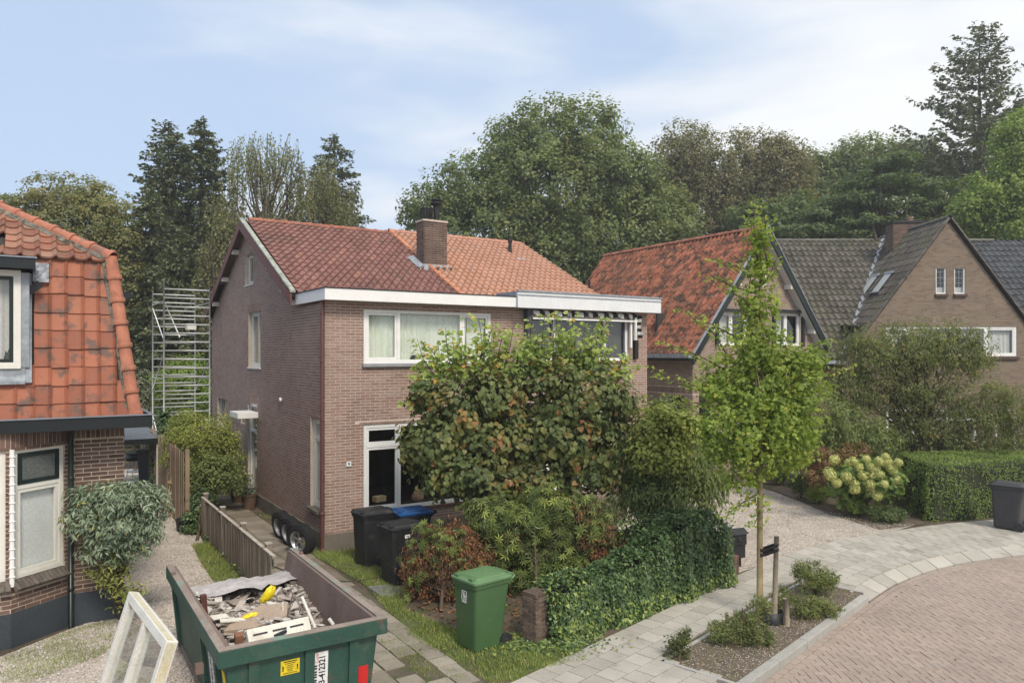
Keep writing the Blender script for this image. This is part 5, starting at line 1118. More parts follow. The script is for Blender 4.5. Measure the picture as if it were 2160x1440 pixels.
# ================================================================ CAR WHEELS
TYR = pm('tyre_rubber', (.015, .015, .016), rough=.75, namt=.3, nscale=8, bump=.3, bscale=60); RIM = pm('alloy_silver', (.5, .51, .53), rough=.3, metal=.85, namt=.1, bump=0); RIMB = pm('rim_barrel', (.32, .33, .35), rough=.5, metal=.5, namt=.2)
def car_wheel(a, b, face, label, tilt, yaw, r=.315):
    c = A2W(a, b); e = empty('car_wheel', (c.x, c.y, 0), 0, label, 'wheel', 'loose car wheels leaning on the side wall')
    Rz = Matrix.Rotation(yaw, 4, 'Z') @ Matrix.Rotation(tilt, 4, 'X')
    T = Matrix.Translation((0, 0, 0)) @ Rz @ Matrix.Translation((0, 0, r)) @ Matrix.Rotation(R(90), 4, 'X')
    def put(mb, nm, m, sm=False):
        o = mb.build(nm, m, e, smooth=sm); o.matrix_local = T; return o
    mb = MB(); w = .105; mb.lathe([(.205, -w), (.215, -w-.005), (.25, -w-.012), (.285, -w*.9), (.305, -w*.78), (r, -w*.6), (r, w*.6), (.305, w*.78), (.285, w*.9), (.25, w+.012), (.215, w+.005), (.205, w), (.2, w*.8), (.2, -w*.8), (.205, -w)], n=40); ty = put(mb, 'tyre', TYR, True)
    mb = MB()
    for k in range(40):      # tread blocks
        a_ = k/40*6.283
        for (z, off) in ((-.07, 0), (-.03, .5), (.012, 0), (.05, .5), (.085, 0)):
            aa = a_+off*.157; mb.box((r*math.cos(aa), r*math.sin(aa), z-.005), (.012, .032, .032), aa)
    put(mb, 'tread', TYR)
    mb = MB(); mb.lathe([(.208, -w), (.2, -w+.01), (.185, -w*.7), (.18, w*.7), (.2, w-.01), (.208, w)], n=36); put(mb, 'rim', RIMB if not face else RIM, True)
    if face:
        mb = MB(); mb.lathe([(0, w-.04), (.035, w-.035), (.05, w-.05), (.05, w-.09)], n=18)
        for k in range(5):
            for s_ in (-.13, .13):
                a_ = k/5*6.283+.3+s_; mb.box((.118*math.cos(a_), .118*math.sin(a_), w-.045), (.15, .02, .03), a_+s_*.5)
        mb.lathe([(.175, w-.05), (.2, w-.012), (.212, w-.006), (.212, w-.02), (.18, w-.07)], n=36)
        put(mb, 'spokes', RIM)
    else:
        mb = MB(); mb.lathe([(0, -w*.4), (.06, -w*.4), (.07, -w*.55), (.18, -w*.6)], n=24); put(mb, 'rim_back', RIMB, True)
    return e
# wheel plane roughly parallel to the wall; face towards -u
yaw0 = AN-R(90)
car_wheel(-.43, .1, True, 'car wheel with silver five-spoke rim, nearest of the three by the wall', R(8), yaw0-R(0)+R(25)*0+R(30))
car_wheel(-.42, .8, False, 'middle of the three loose car wheels, its hollow rim back showing', R(8), yaw0+R(14))
car_wheel(-.40, 1.5, False, 'farthest of the three loose car wheels, next to the flower pots', R(8), yaw0+R(12))
# ================================================================ POTS, BUCKET, LAMP etc
POTM = pm('brown_plastic_pot', (.12, .075, .05), rough=.6, namt=.25, nscale=6)
def pot(c, r, h, label):
    e = empty('flower_pot', (c.x, c.y, 0), 0, label, 'flower pot', 'brown pots on the side path')
    m = MB(); m.lathe([(0, .002), (r*.66, .002), (r*.72, h*.3), (r*.75, h*.31), (r*.82, h*.6), (r*.85, h*.61), (r*.93, h*.88), (r*1.03, h*.89), (r*1.05, h), (r*.95, h), (r*.9, h*.9), (0, h*.88)], n=28); m.build('pot', POTM, e, smooth=False); return e
pot1 = pot(G(526, 1074), .22, .42, 'brown plastic flower pot with small grey-green plant, nearer of two'); pot2 = pot(G(500, 1060), .21, .42, 'brown plastic flower pot half hidden behind the nearer pot')
c = G(389, 1119); m = MB(); m.lathe([(0, .01), (.16, .01), (.19, .26), (.205, .265), (.2, .28), (.18, .27), (.15, .05), (0, .04)], n=24); o = m.build('tub', BLACKP, None, (c.x, c.y, 0), smooth=True); tag(o, 'black plastic tub standing on the gravel beside the ivy', 'tub')
m = MB(); hp = [A2W(a, b, .05) for a, b in ((-1.2, .9), (-1.05, .5), (-1.15, 0), (-1.22, -.6), (-1.0, -1.4), (-.55, -2.2), (0.1, -2.4), (.8, -2.2), (1.4, -1.9))]
hp2 = resample([tuple(p) for p in hp], 0, 8); m.tube(hp2, .009, 6); o = m.build('garden_hose', pm('hose_brown', (.06, .045, .03), rough=.6, bump=0), None, smooth=True); tag(o, 'thin dark hose lying across the slab path beside the house', 'hose')
# ================================================================ PICKET FENCE
FW = pm('weathered_wood', [(0, (.17, .135, .105)), (.5, (.235, .195, .155)), (1, (.29, .245, .2))], src='object', rough=.95, nscale=3, namt=.2, bump=.4, bscale=60, fine=.2, dirt=((.12, .13, .08), .56, 2, .5))
FC = pm('fence_capping', (.42, .38, .32), rough=.9, namt=.3, nscale=8, dirt=((.7, .66, .58), .58, 25, .6))
pf = empty('picket_fence', A2W(-1.88, 2.85), AN-R(90), 'low weathered grey wooden fence between gravel alley and slab path', 'fence')
Lp = 5.9; npk = int(Lp/.102)
mep = MB().box((0, 0, .435), (.088, .02, .87)).mesh('board', FW)
for k in range(npk):
    o = link('board', mep, pf, (.05+k*.102, 0, random.gauss(0, .006)), (random.gauss(0, .01), 0, random.gauss(0, .015)))
for z in (.2, .72): m = MB(); m.bx(0, Lp, .012, .05, z, z+.07); m.build('rail', FW, pf)
x = .0
for k, x in enumerate((.0, 1.75, 3.5, 5.25)):
    m = MB(); m.bx(x-.045, x+.045, .052, .14, 0, .93); m.build('post', FW, pf); m = MB(); m.bx(x-.055, x+.055, .04, .15, .93, .95); m.build('post_cap', FC, pf)
for k in range(4):
    x0 = k*1.75+.06; x1 = min(x0+1.63, Lp); 
    if x1 > x0: m = MB(); m.bx(x0, x1, -.018, .04, .872, .888); m.build('capping', FC, pf)
# tall board fence behind it
TW = pm('tan_wood', [(0, (.2, .145, .095)), (.5, (.27, .2, .13)), (1, (.32, .245, .165))], src='object', rough=.9, nscale=3, namt=.2, bump=.4, bscale=60, fine=.2)
tf = empty('board_fence', A2W(-2.12, 9.5), AN-R(90), 'tall brown vertical board fence behind the leafy bush beside the path', 'fence')
meb_ = MB().box((0, 0, .9), (.115, .022, 1.8)).mesh('board', TW)
for k in range(44): link('board', meb_, tf, (.06+k*.13, (k % 2)*.022, random.gauss(0, .008)), (0, 0, random.gauss(0, .01)))
for x in (0, 1.9, 3.8, 5.7): m = MB(); m.bx(x-.045, x+.045, .06, .15, 0, 1.85); m.build('post', TW, tf)
gp_ = G(378, 1092); sg = empty('slatted_gate', (gp_.x, gp_.y, 0), R(5), 'light slatted wooden gate panel leaning in front of the tall board fence', 'gate')
mes = MB().box((0, 0, 0), (.028, .018, 1.05)).mesh('slat', pm('light_slat', [(0, (.34, .25, .15)), (1, (.42, .32, .2))], src='object', rough=.9))
Mg = Matrix.Rotation(R(-10), 3, 'X')
for k in range(11): link('slat', mes, sg, (-.3+k*.05, .12, .55-k*.028), (R(-10), R(6), 0))
for z in (.2, .8): m = MB(); m.box((-.05, .14-(z-.5)*.1, z-.02), (.58, .02, .06), M=Matrix.Rotation(R(24), 3, 'Y')); m.build('rail', MATS['light_slat'], sg)
# ================================================================ SCAFFOLD TOWER
sc_ = empty('scaffold_tower', A2W(-1.66, 9.9), AN, 'tall aluminium scaffold tower standing beside the rear corner of the house', 'scaffold')
wS, lS, HS = 1.32, 2.45, 6.2
for (x, y) in ((0, 0), (wS, 0), (0, lS), (wS, lS)):
    m = MB(); m.tube([(x, y, .12), (x, y, HS+(.12 if y == 0 and x == 0 else 0))], .026, 8); m.build('upright', ALU, sc_, smooth=True)
    m = MB(); m.lathe([(0, -.03), (.09, -.03), (.1, 0), (.09, .03), (0, .03)], (x, y, .1), 12, M=Matrix.Rotation(R(90), 3, 'Y')); m.build('castor', BLACKP, sc_)
mer_ = MB().tube([(0, 0, 0), (wS, 0, 0)], .025, 8).mesh('rung', ALU, True)
for y in (0, lS):
    for k in range(22): link('rung', mer_, sc_, (0, y, .4+k*.27))
def brace(p, q): m = MB(); m.tube([p, q], .017, 6); m.build('brace', WHITE, sc_, smooth=True)
for i, z in enumerate((1.0, 2.9, 4.6)):
    brace((0, 0, z+1.2), (0, lS, z)) if i % 2 else brace((0, lS, z+1.0), (0, 0, z-.1))
    brace((wS, 0, z+1.0), (wS, lS, z-.1)) if i < 2 else brace((0, 0, z+1.1), (.45, 0, z+.0))
for z in (3.2, 5.6, 1.5): 
    for x in (0, wS): m = MB(); m.tube([(x, 0, z+.1), (x, lS, z+.1)], .02, 6); m.build('ledger', ALU, sc_, smooth=True)
m = MB(); m.bx(1.0, 1.28, 2.0, lS-.04, 4.9, 5.1); m.build('toe_board', CREAM, sc_)
# ================================================================ SKIP
SKG = pm('skip_green', (.026, .078, .06), rough=.55, nscale=1.6, namt=.25, bump=.2, bscale=40, fine=.1, dirt=[((.13, .065, .045), .585, 2.6, .85), ((.07, .11, .075), .53, 1.1, .6), ((.11, .055, .04), .6, 14, .85), ((.16, .17, .14), .62, 5, .5)])
SKT = pm('skip_rim_worn', (.27, .22, .185), rough=.85, nscale=2.5, namt=.3, bump=.3, bscale=40, dirt=[((.16, .33, .26), .53, 1.6, .8), ((.4, .3, .22), .62, 7, .6)])
SKI = pm('skip_inside_rust', (.19, .135, .115), rough=.8, nscale=1.2, namt=.3, bump=.3, bscale=30, dirt=[((.06, .14, .11), .58, 1.1, .8), ((.33, .3, .29), .62, 2.0, .5), ((.22, .07, .05), .6, 2.5, .6)])
sk = empty('skip', (-2.85, 7.23, 0), AN-R(.5), 'green steel rubble skip, rusty inside, parked in the foreground', 'skip')
SW, SL, SH = 1.76, 3.5, 1.2
th = .05; tp = .10   # wall lean inward per height
def lean(z): return (SH-z)*tp
def sidewall(mb, x_out, sgn, b0, b1t, b1b, z0, z1):
    o0, o1 = x_out+sgn*lean(z0), x_out+sgn*lean(z1); i0, i1 = o0+sgn*th, o1+sgn*th
    V = [(o0, b0+lean(z0)*.8, z0), (i0, b0+lean(z0)*.8, z0), (i0, b1b, z0), (o0, b1b, z0), (o1, b0, z1), (i1, b0, z1), (i1, b1t, z1), (o1, b1t, z1)]; mb.add(V, BOXF)
m = MB(); sidewall(m, .07, 1, .12, SL-.05, SL+.2, .16, SH-.01); m.build('side_panel', SKI, sk)
m = MB(); sidewall(m, SW-.07, -1, .12, SL-.05, SL+.2, .16, SH-.01); m.build('side_panel', SKI, sk)
def skin(mb, x, sgn, b0, b1t, b1b, z0, z1, off=.004):
    mb.add([(x+sgn*lean(z0)-sgn*off, b0+lean(z0)*.8, z0), (x+sgn*lean(z0)-sgn*off, b1b, z0), (x+sgn*lean(z1)-sgn*off, b1t, z1), (x+sgn*lean(z1)-sgn*off, b0, z1)], [(0, 1, 2, 3)])
m = MB(); skin(m, .07, 1, .09, SL-.05, SL+.2, .14, SH-.02); skin(m, SW-.07, -1, .09, SL-.05, SL+.2, .14, SH-.02)
z0, z1 = .14, SH-.02; m.add([(.07+lean(z0), .07+lean(z0)*.8, z0), (SW-.07-lean(z0), .07+lean(z0)*.8, z0), (SW-.07, .07, z1), (.07, .07, z1)], [(0, 1, 2, 3)]); m.build('outer_skin', SKG, sk)
m = MB(); m.add([(.08+lean(z0), .12+lean(z0)*.8, z0), (SW-.08-lean(z0), .12+lean(z0)*.8, z0), (SW-.08, .12, z1), (.08, .12, z1)], [(0, 3, 2, 1)]); m.bx(.15, SW-.15, .2, SL+.1, .13, .17); m.build('inner_panel', SKI, sk)
m = MB(); m.add([(.1, SL-.0, .62), (SW-.1, SL-.0, .62), (SW-.2, SL+.2, .16), (.2, SL+.2, .16), (.1, SL+.03, .62), (SW-.1, SL+.03, .62), (SW-.2, SL+.23, .16), (.2, SL+.23, .16)], [(0,1,2,3),(4,7,6,5),(0,4,5,1),(0,3,7,4),(1,5,6,2)]); m.build('tail_panel', SKI, sk)
rh = .17
def rimbeam(x0, x1, y0, y1, nm='rim'):
    m = MB(); m.bx(x0, x1, y0, y1, SH-rh, SH-.003); o = m.build(nm, SKG, sk); bevel(o, .008)
    m = MB(); m.bx(x0+.003, x1-.003, y0+.003, y1-.003, SH-.002, SH+.006); m.build('rim_top', SKT, sk)
rimbeam(0, SW, 0, .1); rimbeam(0, .085, .102, SL); rimbeam(SW-.085, SW, .102, SL-.0)
for (x) in (.35, .92, 1.4): # ribs on the front
    V = []; m = MB()
    for z in (.14, SH-rh): y = .07+lean(z)*.8; V += [(x-.05, y-.035, z), (x+.05, y-.035, z), (x+.05, y+.0, z), (x-.05, y+.0, z)]
    m.add(V, BOXF); m.build('rib', SKG, sk)
for y in (.48, 1.3, 3.3):
    m = MB(); V = []
    for z in (.14, SH-rh): x = .07+lean(z); V += [(x-.05, y-.05, z), (x+.0, y-.05, z), (x+.0, y+.05, z), (x-.05, y+.05, z)]
    m.add(V, BOXF); m.build('rib', SKG, sk)
m = MB(); m.tube([(.0, .9, .75), (-.05, .9, .75), (-.05, .9, .6)], .02, 6); m.bx(-.06, .02, .86, .94, .68, .78); m.build('lashing_hook', SKI, sk)
m = MB(); m.bx(-.0, .05, SL-.55, SL-.5, SH, SH+.04); m.bx(SW-.05, SW-.01, SL-.45, SL-.4, SH, SH+.04); m.build('lug', SKI, sk)
# stickers: parallel to the leaning front
YEL = pm('yellow_sticker', (.72, .55, .02), rough=.45, namt=.05, bump=0); RED = pm('red_reflector', (.55, .02, .02), rough=.3, namt=.05, bump=0)
fe = empty('sticker_frame', (0, .07-.006, 0), 0); fe.parent = None
al = math.atan(.8*tp)
def onfront(mb_or_none, x, z, w_, h_, mat, name, off=.006):
    o = MB().box((0, 0, 0), (w_, .004, h_)).build(name, mat, sk); o.location = (x, .07+lean(z)*.8-off, z); o.rotation_euler = (al, 0, 0); return o
bpy.data.objects.remove(fe)
def skx(px, py): # pixel on front face -> local x,z
    for it in range(1):
        pass
    Mi = sk.matrix_basis.inverted(); o_ = Vector((0, 0, CAMZ)); dct = wpt(px, py, 1)-o_
    n = (sk.matrix_basis.to_3x3() @ Vector((0, -1, -.8*tp))).normalized(); p0 = sk.matrix_basis @ Vector((0, .07, SH))
    t = (p0-o_).dot(n)/dct.dot(n); q = Mi @ (o_+dct*t); return q.x, q.z
bpy.context.view_layer.update()
x0, zt0 = skx(592, 1392); x1, _ = skx(632, 1385); _, zb0 = skx(612, 1418)
ys = onfront(None, (x0+x1)/2, (zt0+zb0)/2-.01, abs(x1-x0), abs(zt0-zb0)+.0, YEL, 'warning_sticker')
def tx(s, size, mat, x, z, off, rotz=0, sx=1, name='lettering', bold=0, al_='CENTER'):
    o = textobj(name, s, size, mat, sk, (x, .07+lean(z)*.8-off, z), (0, 0, 0), ext=.0008, sx=sx, bold=bold, align=al_); o.matrix_local = Matrix.Translation((x, .07+lean(z)*.8-off, z)) @ Matrix.Rotation(R(90)+al, 4, 'X') @ Matrix.Rotation(rotz, 4, 'Z') @ Matrix.Diagonal((sx, 1, 1, 1)); return o
for sgx in (-1, 1): tx('!', .07, INK, (x0+x1)/2+sgx*abs(x1-x0)*.38, (zt0+zb0)/2-.02, .010, bold=.003)
wsx = abs(x1-x0)
for k in range(7):
    zz = (zt0+zb0)/2+.05-k*.02; ww_ = (.7, .55, .3, .35, .3, .25, .75)[k]*wsx; m = MB().box((0, 0, 0), (ww_, .002, .005 if k else .008)); o = m.build('print_line', INK, sk); o.location = ((x0+x1)/2, .07+lean(zz)*.8-.0095, zz); o.rotation_euler = (al, 0, 0)
xa, za = skx(645, 1384); xb, zb_ = skx(692, 1372)
wS_ = abs(xb-xa); hS_ = .62; zc = za-hS_/2+.02
onfront(None, (xa+xb)/2, zc, wS_, hS_, STK, 'firm_sticker')
tx('enen.nl', .15, INK, (xa+xb)/2-wS_*.2, za-.11, .010, rotz=R(90), sx=.85, bold=.004, al_='RIGHT'); tx('343-412321', .095, INK, (xa+xb)/2+wS_*.24, za-.02, .010, rotz=R(90), sx=.85, bold=.002, al_='RIGHT')
o = tx('Cont', .05, pm('faded_red_ink', (.55, .2, .2), rough=.6, bump=0), (xa+xb)/2-.0, zc+hS_/2-.06, .012, rotz=R(90))
xr, zr_ = skx(766, 1404)
onfront(None, xr, zr_-.1, .11, .22, RED, 'reflector'); onfront(None, xr, zr_-.32, .11, .21, STK, 'reflector')
# side stickers (left side of the skip)
def onleft(y, z, w_, h_, mat, name): o = MB().box((0, 0, 0), (.004, w_, h_)).build(name, mat, sk); o.location = (.07+lean(z)-.008, y, z); o.rotation_euler = (0, -math.atan(tp), 0); return o
onleft(.24, .82, .12, .18, YEL, 'warning_sticker'); onleft(.86, .62, .42, .62, STK, 'firm_sticker')
for (s_, sz_, yy) in (('enen.nl', .15, .95), ('343-412321', .1, .76)):
    o = textobj('lettering', s_, sz_, INK, sk, (0, 0, 0), (0, 0, 0), ext=.0008); o.matrix_local = Matrix.Translation((.07+lean(.62)-.0125, yy, .62)) @ Matrix.Rotation(-math.atan(tp), 4, 'Y') @ Matrix.Rotation(R(-90), 4, 'Z') @ Matrix.Rotation(R(90), 4, 'X') @ Matrix.Rotation(R(90), 4, 'Z')
# ---- rubble and loose things in the skip
M_RUB = pm('rubble', [(0, (.14, .115, .095)), (.35, (.26, .22, .19)), (.65, (.4, .35, .3)), (.85, (.5, .46, .42)), (1, (.62, .6, .56))], rough=.95, namt=.15, bump=.2)
def skw(x, y, z): return sk.matrix_basis @ Vector((x, y, z))
r_ = np.random.default_rng(3); mb = MB()
nx_, ny_ = 26, 52; X, Y = np.meshgrid(np.linspace(.14, SW-.14, nx_), np.linspace(.15, SL+.02, ny_)); Z = .72+.10*np.sin(X*4+1)*np.cos(Y*2.3)+.06*(Y/SL)+r_.normal(0, .018, X.shape)-.12*np.clip((Y-2.9), 0, 1)
V = np.stack([X, Y, Z], -1).reshape(-1, 3); i, j = np.meshgrid(np.arange(nx_-1), np.arange(ny_-1)); k = (j*nx_+i).ravel(); mb.add(V, np.stack([k, k+1, k+nx_+1, k+nx_], -1), r_.random(len(V))*.4)
def hz(x, y): return .72+.10*math.sin(x*4+1)*math.cos(y*2.3)+.06*(y/SL)
for n_ in range(1500):
    x, y = r_.uniform(.16, SW-.16), r_.uniform(.16, SL-.1); s_ = .012+.05*r_.random()**3; M_ = Matrix.Rotation(r_.uniform(0, 6), 3, 'Z') @ Matrix.Rotation(r_.normal(0, .5), 3, 'X'); mb.box((x, y, hz(x, y)+.01+r_.random()*.02), (s_*2, s_*r_.uniform(.5, 1.5), s_*.6), M=M_, tint=r_.random())
for n_ in range(170):
    x, y = r_.uniform(.2, SW-.2), r_.uniform(.2, SL-.5); M_ = Matrix.Rotation(r_.uniform(0, 6), 3, 'Z') @ Matrix.Rotation(r_.normal(0, .35), 3, 'X') @ Matrix.Rotation(r_.normal(0, .3), 3, 'Y'); mb.box((x, y, hz(x, y)+.04+r_.random()*.04), (r_.uniform(.06, .22), r_.uniform(.02, .1), r_.uniform(.006, .02)), M=M_, tint=r_.uniform(.5, 1))
o = mb.build('rubble', M_RUB, None, sk.location, (0, 0, sk.rotation_euler[2])); tag(o, 'grey and brown building rubble heaped inside the green skip', 'rubble', kind='stuff')
def skpt(px, py, h): g = G(px, py, h); return g
def loose(name, mb, mat, loc, rot, label, cat, group=None, bev=0):
    o = mb.build(name, mat, None, loc, rot); tag(o, label, cat, group)
    if bev: bevel(o, bev)
    return o
WP = pm('dirty_white_enamel', (.68, .66, .58), rough=.5, nscale=6, namt=.08, bump=.05, dirt=((.45, .4, .3), .6, 5, .5))
g = skpt(590, 1333, .92); pr = AN
m = MB(); m.bx(-.36, .36, -.012, .012, -.1, .1); m.bx(-.36, .36, .012, .1, .08, .1); m.bx(-.36, -.34, .012, .1, -.1, .08); m.bx(.34, .36, .012, .1, -.1, .08)
pe = empty('white_panel', (g.x, g.y, .93), pr+R(4), 'dirty white metal casing with slots lying at the front of the rubble', 'panel')
M_ = m.build('casing', WP, pe, rot=(R(-38), 0, 0)); bevel(M_, .006)
for x in (-.22, .0, .2): q = MB(); q.box((x, -.015, .02), (.16, .006, .02)); q.build('slot', INK, pe, rot=(R(-38), 0, 0))
q = MB(); q.tube([(-.08, -.04, -.05), (.06, -.04, -.02)], .02, 8); q.build('knob', DARKM, pe, rot=(R(-38), 0, 0))
g = skpt(548, 1303, .88); m = MB(); m.add([(-.42, -.12, 0), (-.1, -.2, .0), (.3, -.14, .02), (.36, .12, .03), (.02, .2, .02), (-.3, .06, 0)]+[(-.42, -.12, .035), (-.1, -.2, .035), (.3, -.14, .055), (.36, .12, .065), (.02, .2, .055), (-.3, .06, .035)], [(6, 7, 10, 11), (7, 8, 9, 10), (0, 1, 7, 6), (1, 2, 8, 7), (2, 3, 9, 8), (3, 4, 10, 9), (4, 5, 11, 10), (5, 0, 6, 11)])
loose('stone_slab', m, pm('sandy_board', (.37, .29, .22), rough=.95, nscale=4, namt=.15, bump=.3), (g.x, g.y, .87), (R(14), R(-6), AN-R(8)), 'flat sandy brown slab lying on the rubble in the skip', 'slab')
YB = pm('yellow_plastic', (.8, .63, .02), rough=.3, nscale=6, namt=.1, bump=.3, bscale=25, dirt=[((.75, .2, .02), .6, 6, .9), ((.7, .7, .66), .66, 8, .9)])
def bag(mb, lx, ly, lz, seed):
    r = np.random.default_rng(seed); th_ = np.linspace(0, math.pi, 9); ph = np.arange(14)/14*6.283; T, P = np.meshgrid(th_, ph, indexing='ij'); n = 1+r.normal(0, .1, T.shape); n[0] = n[-1] = 1
    V = np.stack([lx*np.sin(T)*np.cos(P)*n, ly*np.sin(T)*np.sin(P)*n, lz*np.cos(T)*n], -1).reshape(-1, 3); F = [(i*14+j, (i+1)*14+j, (i+1)*14+(j+1) % 14, i*14+(j+1) % 14) for i in range(8) for j in range(14)]; mb.add(V, F); return mb
g = skpt(566, 1253, .98); loose('plastic_bag', bag(MB(), .07, .05, .13, 1), YB, g, (R(15), R(35), AN), 'bright yellow crumpled bag at the far end of the rubble in the skip', 'bag')
g = skpt(525, 1300, .9); loose('plastic_bag', bag(MB(), .11, .06, .035, 2), YB, g, (0, R(-15), AN), 'flattened yellow and orange bag half under the sandy slab', 'bag')
for k, (px, py, l, w_, h_, rz, ry, lab) in enumerate(((582, 1275, .22, .12, .03, .3, 20, 'pale cream tile fragment beside the yellow bag'), (567, 1287, .25, .05, .05, -.6, 10, 'short cream wooden offcut below the yellow bag'), (575, 1292, .2, .14, .02, .9, -25, 'thin cream board piece behind the sandy slab'), (463, 1300, .2, .12, .015, .2, 5, 'white torn card at the left of the rubble'), (492, 1307, .3, .07, .02, -.1, 5, 'white flattened packaging in the middle of the rubble'))):
    g = skpt(px, py, .9); m = MB().box((0, 0, 0), (l, w_, h_)); loose('board_offcut', m, WP if k > 2 else CREAM, (g.x, g.y, .9), (R(8), R(ry), AN+rz), lab, 'offcut', bev=.003)
TIM = pm('dark_red_timber', (.10, .04, .03), rough=.8, namt=.2, dirt=((.55, .5, .42), .62, 14, .8)); OLD = pm('old_plank', (.2, .155, .125), rough=.9, nscale=7, namt=.3, bump=.3)
g = skpt(432, 1310, .8); m = MB().box((0, 0, .14), (.07, .07, .36)); loose('timber_post', m, TIM, (g.x, g.y, .82), (R(4), R(-4), AN), 'short dark red post standing upright at left in the skip', 'timber', bev=.004)
g = skpt(504, 1346, .92); m = MB().box((0, 0, 0), (.09, .1, .11)); loose('timber_block', m, pm('sawn_timber', (.25, .12, .07), rough=.8), (g.x, g.y, .92), (R(8), 0, AN-R(5)), 'red-brown square block at the front left corner of the rubble', 'timber', bev=.004)
p0 = skw(.15, 1.7, .98); p1 = skw(.2, .25, .98); c = (p0+p1)/2; m = MB().box((0, 0, 0), ((p1-p0).length, .11, .05)); loose('plank', m, OLD, c, (R(10), 0, math.atan2((p1-p0).y, (p1-p0).x)), 'old brown plank along the left inner side of the skip', 'plank', bev=.004)
def stick(px0, py0, h0_, px1, py1, h1_, r, mat, name, lab, cat):
    a, b = skpt(px0, py0, h0_), skpt(px1, py1, h1_); m = MB().tube([tuple(a), tuple(b)], r, 8); loose(name, m, mat, (0, 0, 0), None, lab, cat)
stick(637, 1258, 1.15, 665, 1324, .86, .018, WP, 'pipe', 'white plastic pipe leaning against the rusty right side of the skip', 'pipe')
stick(620, 1252, 1.17, 655, 1322, .86, .011, OLD, 'rod', 'thin rusty rod leaning left of the white pipe', 'rod')
stick(618, 1250, 1.18, 606, 1300, .88, .007, OLD, 'rod', 'short thin twisted wire rising behind the cream offcuts', 'rod')
stick(596, 1270, 1.05, 598, 1298, .88, .012, CREAM, 'pipe', 'short bent cream tube beside the cream tile fragment', 'pipe')
stick(694, 1304, 1.0, 703, 1316, .93, .02, CREAM, 'offcut', 'small pale wooden stub near the right rim of the skip', 'offcut')
PLS = pm('plastic_sheet', (.5, .47, .46), rough=.4, nscale=4, namt=.25, bump=.5, bscale=12)
m = MB(); n_ = 16; X, Y = np.meshgrid(np.linspace(.12, SW-.15, n_), np.linspace(2.85, SL+.05, 8)); Z = .9-.15*np.clip((Y-3.2), 0, 1)+rng.normal(0, .018, X.shape)+.02*np.sin(X*9); V = np.stack([X, Y, Z], -1).reshape(-1, 3); i, j = np.meshgrid(np.arange(n_-1), np.arange(7)); k = (j*n_+i).ravel(); m.add(V, np.stack([k, k+1, k+n_+1, k+n_], -1))
o = m.build('plastic_sheet', PLS, None, sk.location, (0, 0, sk.rotation_euler[2]), smooth=True); tag(o, 'crumpled grey plastic sheet across the low far end of the skip', 'sheet')
# ================================================================ OLD WINDOW FRAME leaning on the skip
T0 = Vector((-3.40, 7.62, 1.15)); T1 = Vector((-4.56, 9.12, 1.15)); ex_ = (T1-T0); Lw = ex_.length; ex_.normalize(); off = -U*.36
B0 = T0+off; B0.z = 0; ez = (T0-B0); Hw = ez.length; ez.normalize(); ey = ez.cross(ex_)
OWM = pm('flaking_cream_paint', (.72, .71, .65), rough=.6, nscale=4, namt=.1, bump=.2, bscale=50, dirt=((.5, .42, .24), .64, 3, .5)); OWY = pm('yellowed_paint', (.62, .57, .42), rough=.7, nscale=5, namt=.15, dirt=((.65, .42, .12), .56, 4, .8))
ow = bpy.data.objects.new('old_window_frame', None); COL.objects.link(ow); ow.matrix_world = Matrix.Translation(B0) @ Matrix((ex_, -ey, ez)).transposed().to_4x4()
if Matrix((ex_, -ey, ez)).determinant() < 0: ow.matrix_world = Matrix.Translation(B0) @ Matrix((ex_, ey, ez)).transposed().to_4x4()
tag(ow, 'old cream two-light window frame leaning against the left side of the skip', 'window frame')
fwm, ft = .1, .12
for (x0, x1, z0, z1, nm) in ((0, Lw, Hw-fwm, Hw, 'head'), (0, Lw, 0, fwm, 'bottom_rail'), (0, fwm, fwm, Hw-fwm, 'jamb'), (Lw-fwm, Lw, fwm, Hw-fwm, 'jamb'), (Lw*.5-.045, Lw*.5+.045, fwm, Hw-fwm, 'mullion')):
    m = MB(); m.bx(x0, x1, 0, ft, z0, z1); bevel(m.build(nm, OWM, ow), .006)
m = MB(); m.bx(.02, Lw-.02, .045, .1, Hw+.001, Hw+.006); m.bx(-.006, -.001, .02, ft-.01, .05, Hw-.02); m.build('yellowed_edge', OWY, ow)
for (x0, x1) in ((fwm, Lw*.5-.045), (Lw*.5+.045, Lw-fwm)): m = MB(); m.bx(x0, x1, .06, .066, fwm, Hw-fwm); m.build('pane', GLASS, ow)
# ================================================================ GARDEN WALL PIER, MAILBOX, STAKES
colP = [(0, (.10, .07, .055)), (.5, (.15, .105, .08)), (1, (.2, .14, .11))]
pc = G(1118, 1352); PR = empty('brick_pier', (.36, 10.62, 0), AN+R(12), 'low dark brick pier at the near end of the ivy wall', 'pier')
faces = []
for (o_, an_, wd) in (((-.17, -.13, 0), 0, .34), ((.17, -.13, 0), R(90), .26), ((.17, .13, 0), R(180), .34), ((-.17, .13, 0), R(-90), .26)):
    faces.append(Wall(PR, o_, an_, 0, wd, 0, .66, pm('old_mortar', (.24, .2, .16), rough=1), name='pier_face', thick=.06))
finish_bricks(PR, faces, 'pier_brick', colP, 120, rough=.95, nscale=4, namt=.25, bump=.5, bscale=50, dirt=((.2, .18, .14), .6, 7, .5))
for k in range(5): m = MB(); m.box((-.14+k*.07, 0, .695), (.062, .27, .062)); bevel(m.build('coping_brick', MATS['pier_brick_single'], PR), .004, 1)
pc2 = G(1538, 1212); PR2 = empty('brick_pier', (pc2.x, pc2.y, 0), AN+R(10), 'short red brick pier at the driveway end of the ivy wall', 'pier')
faces = []
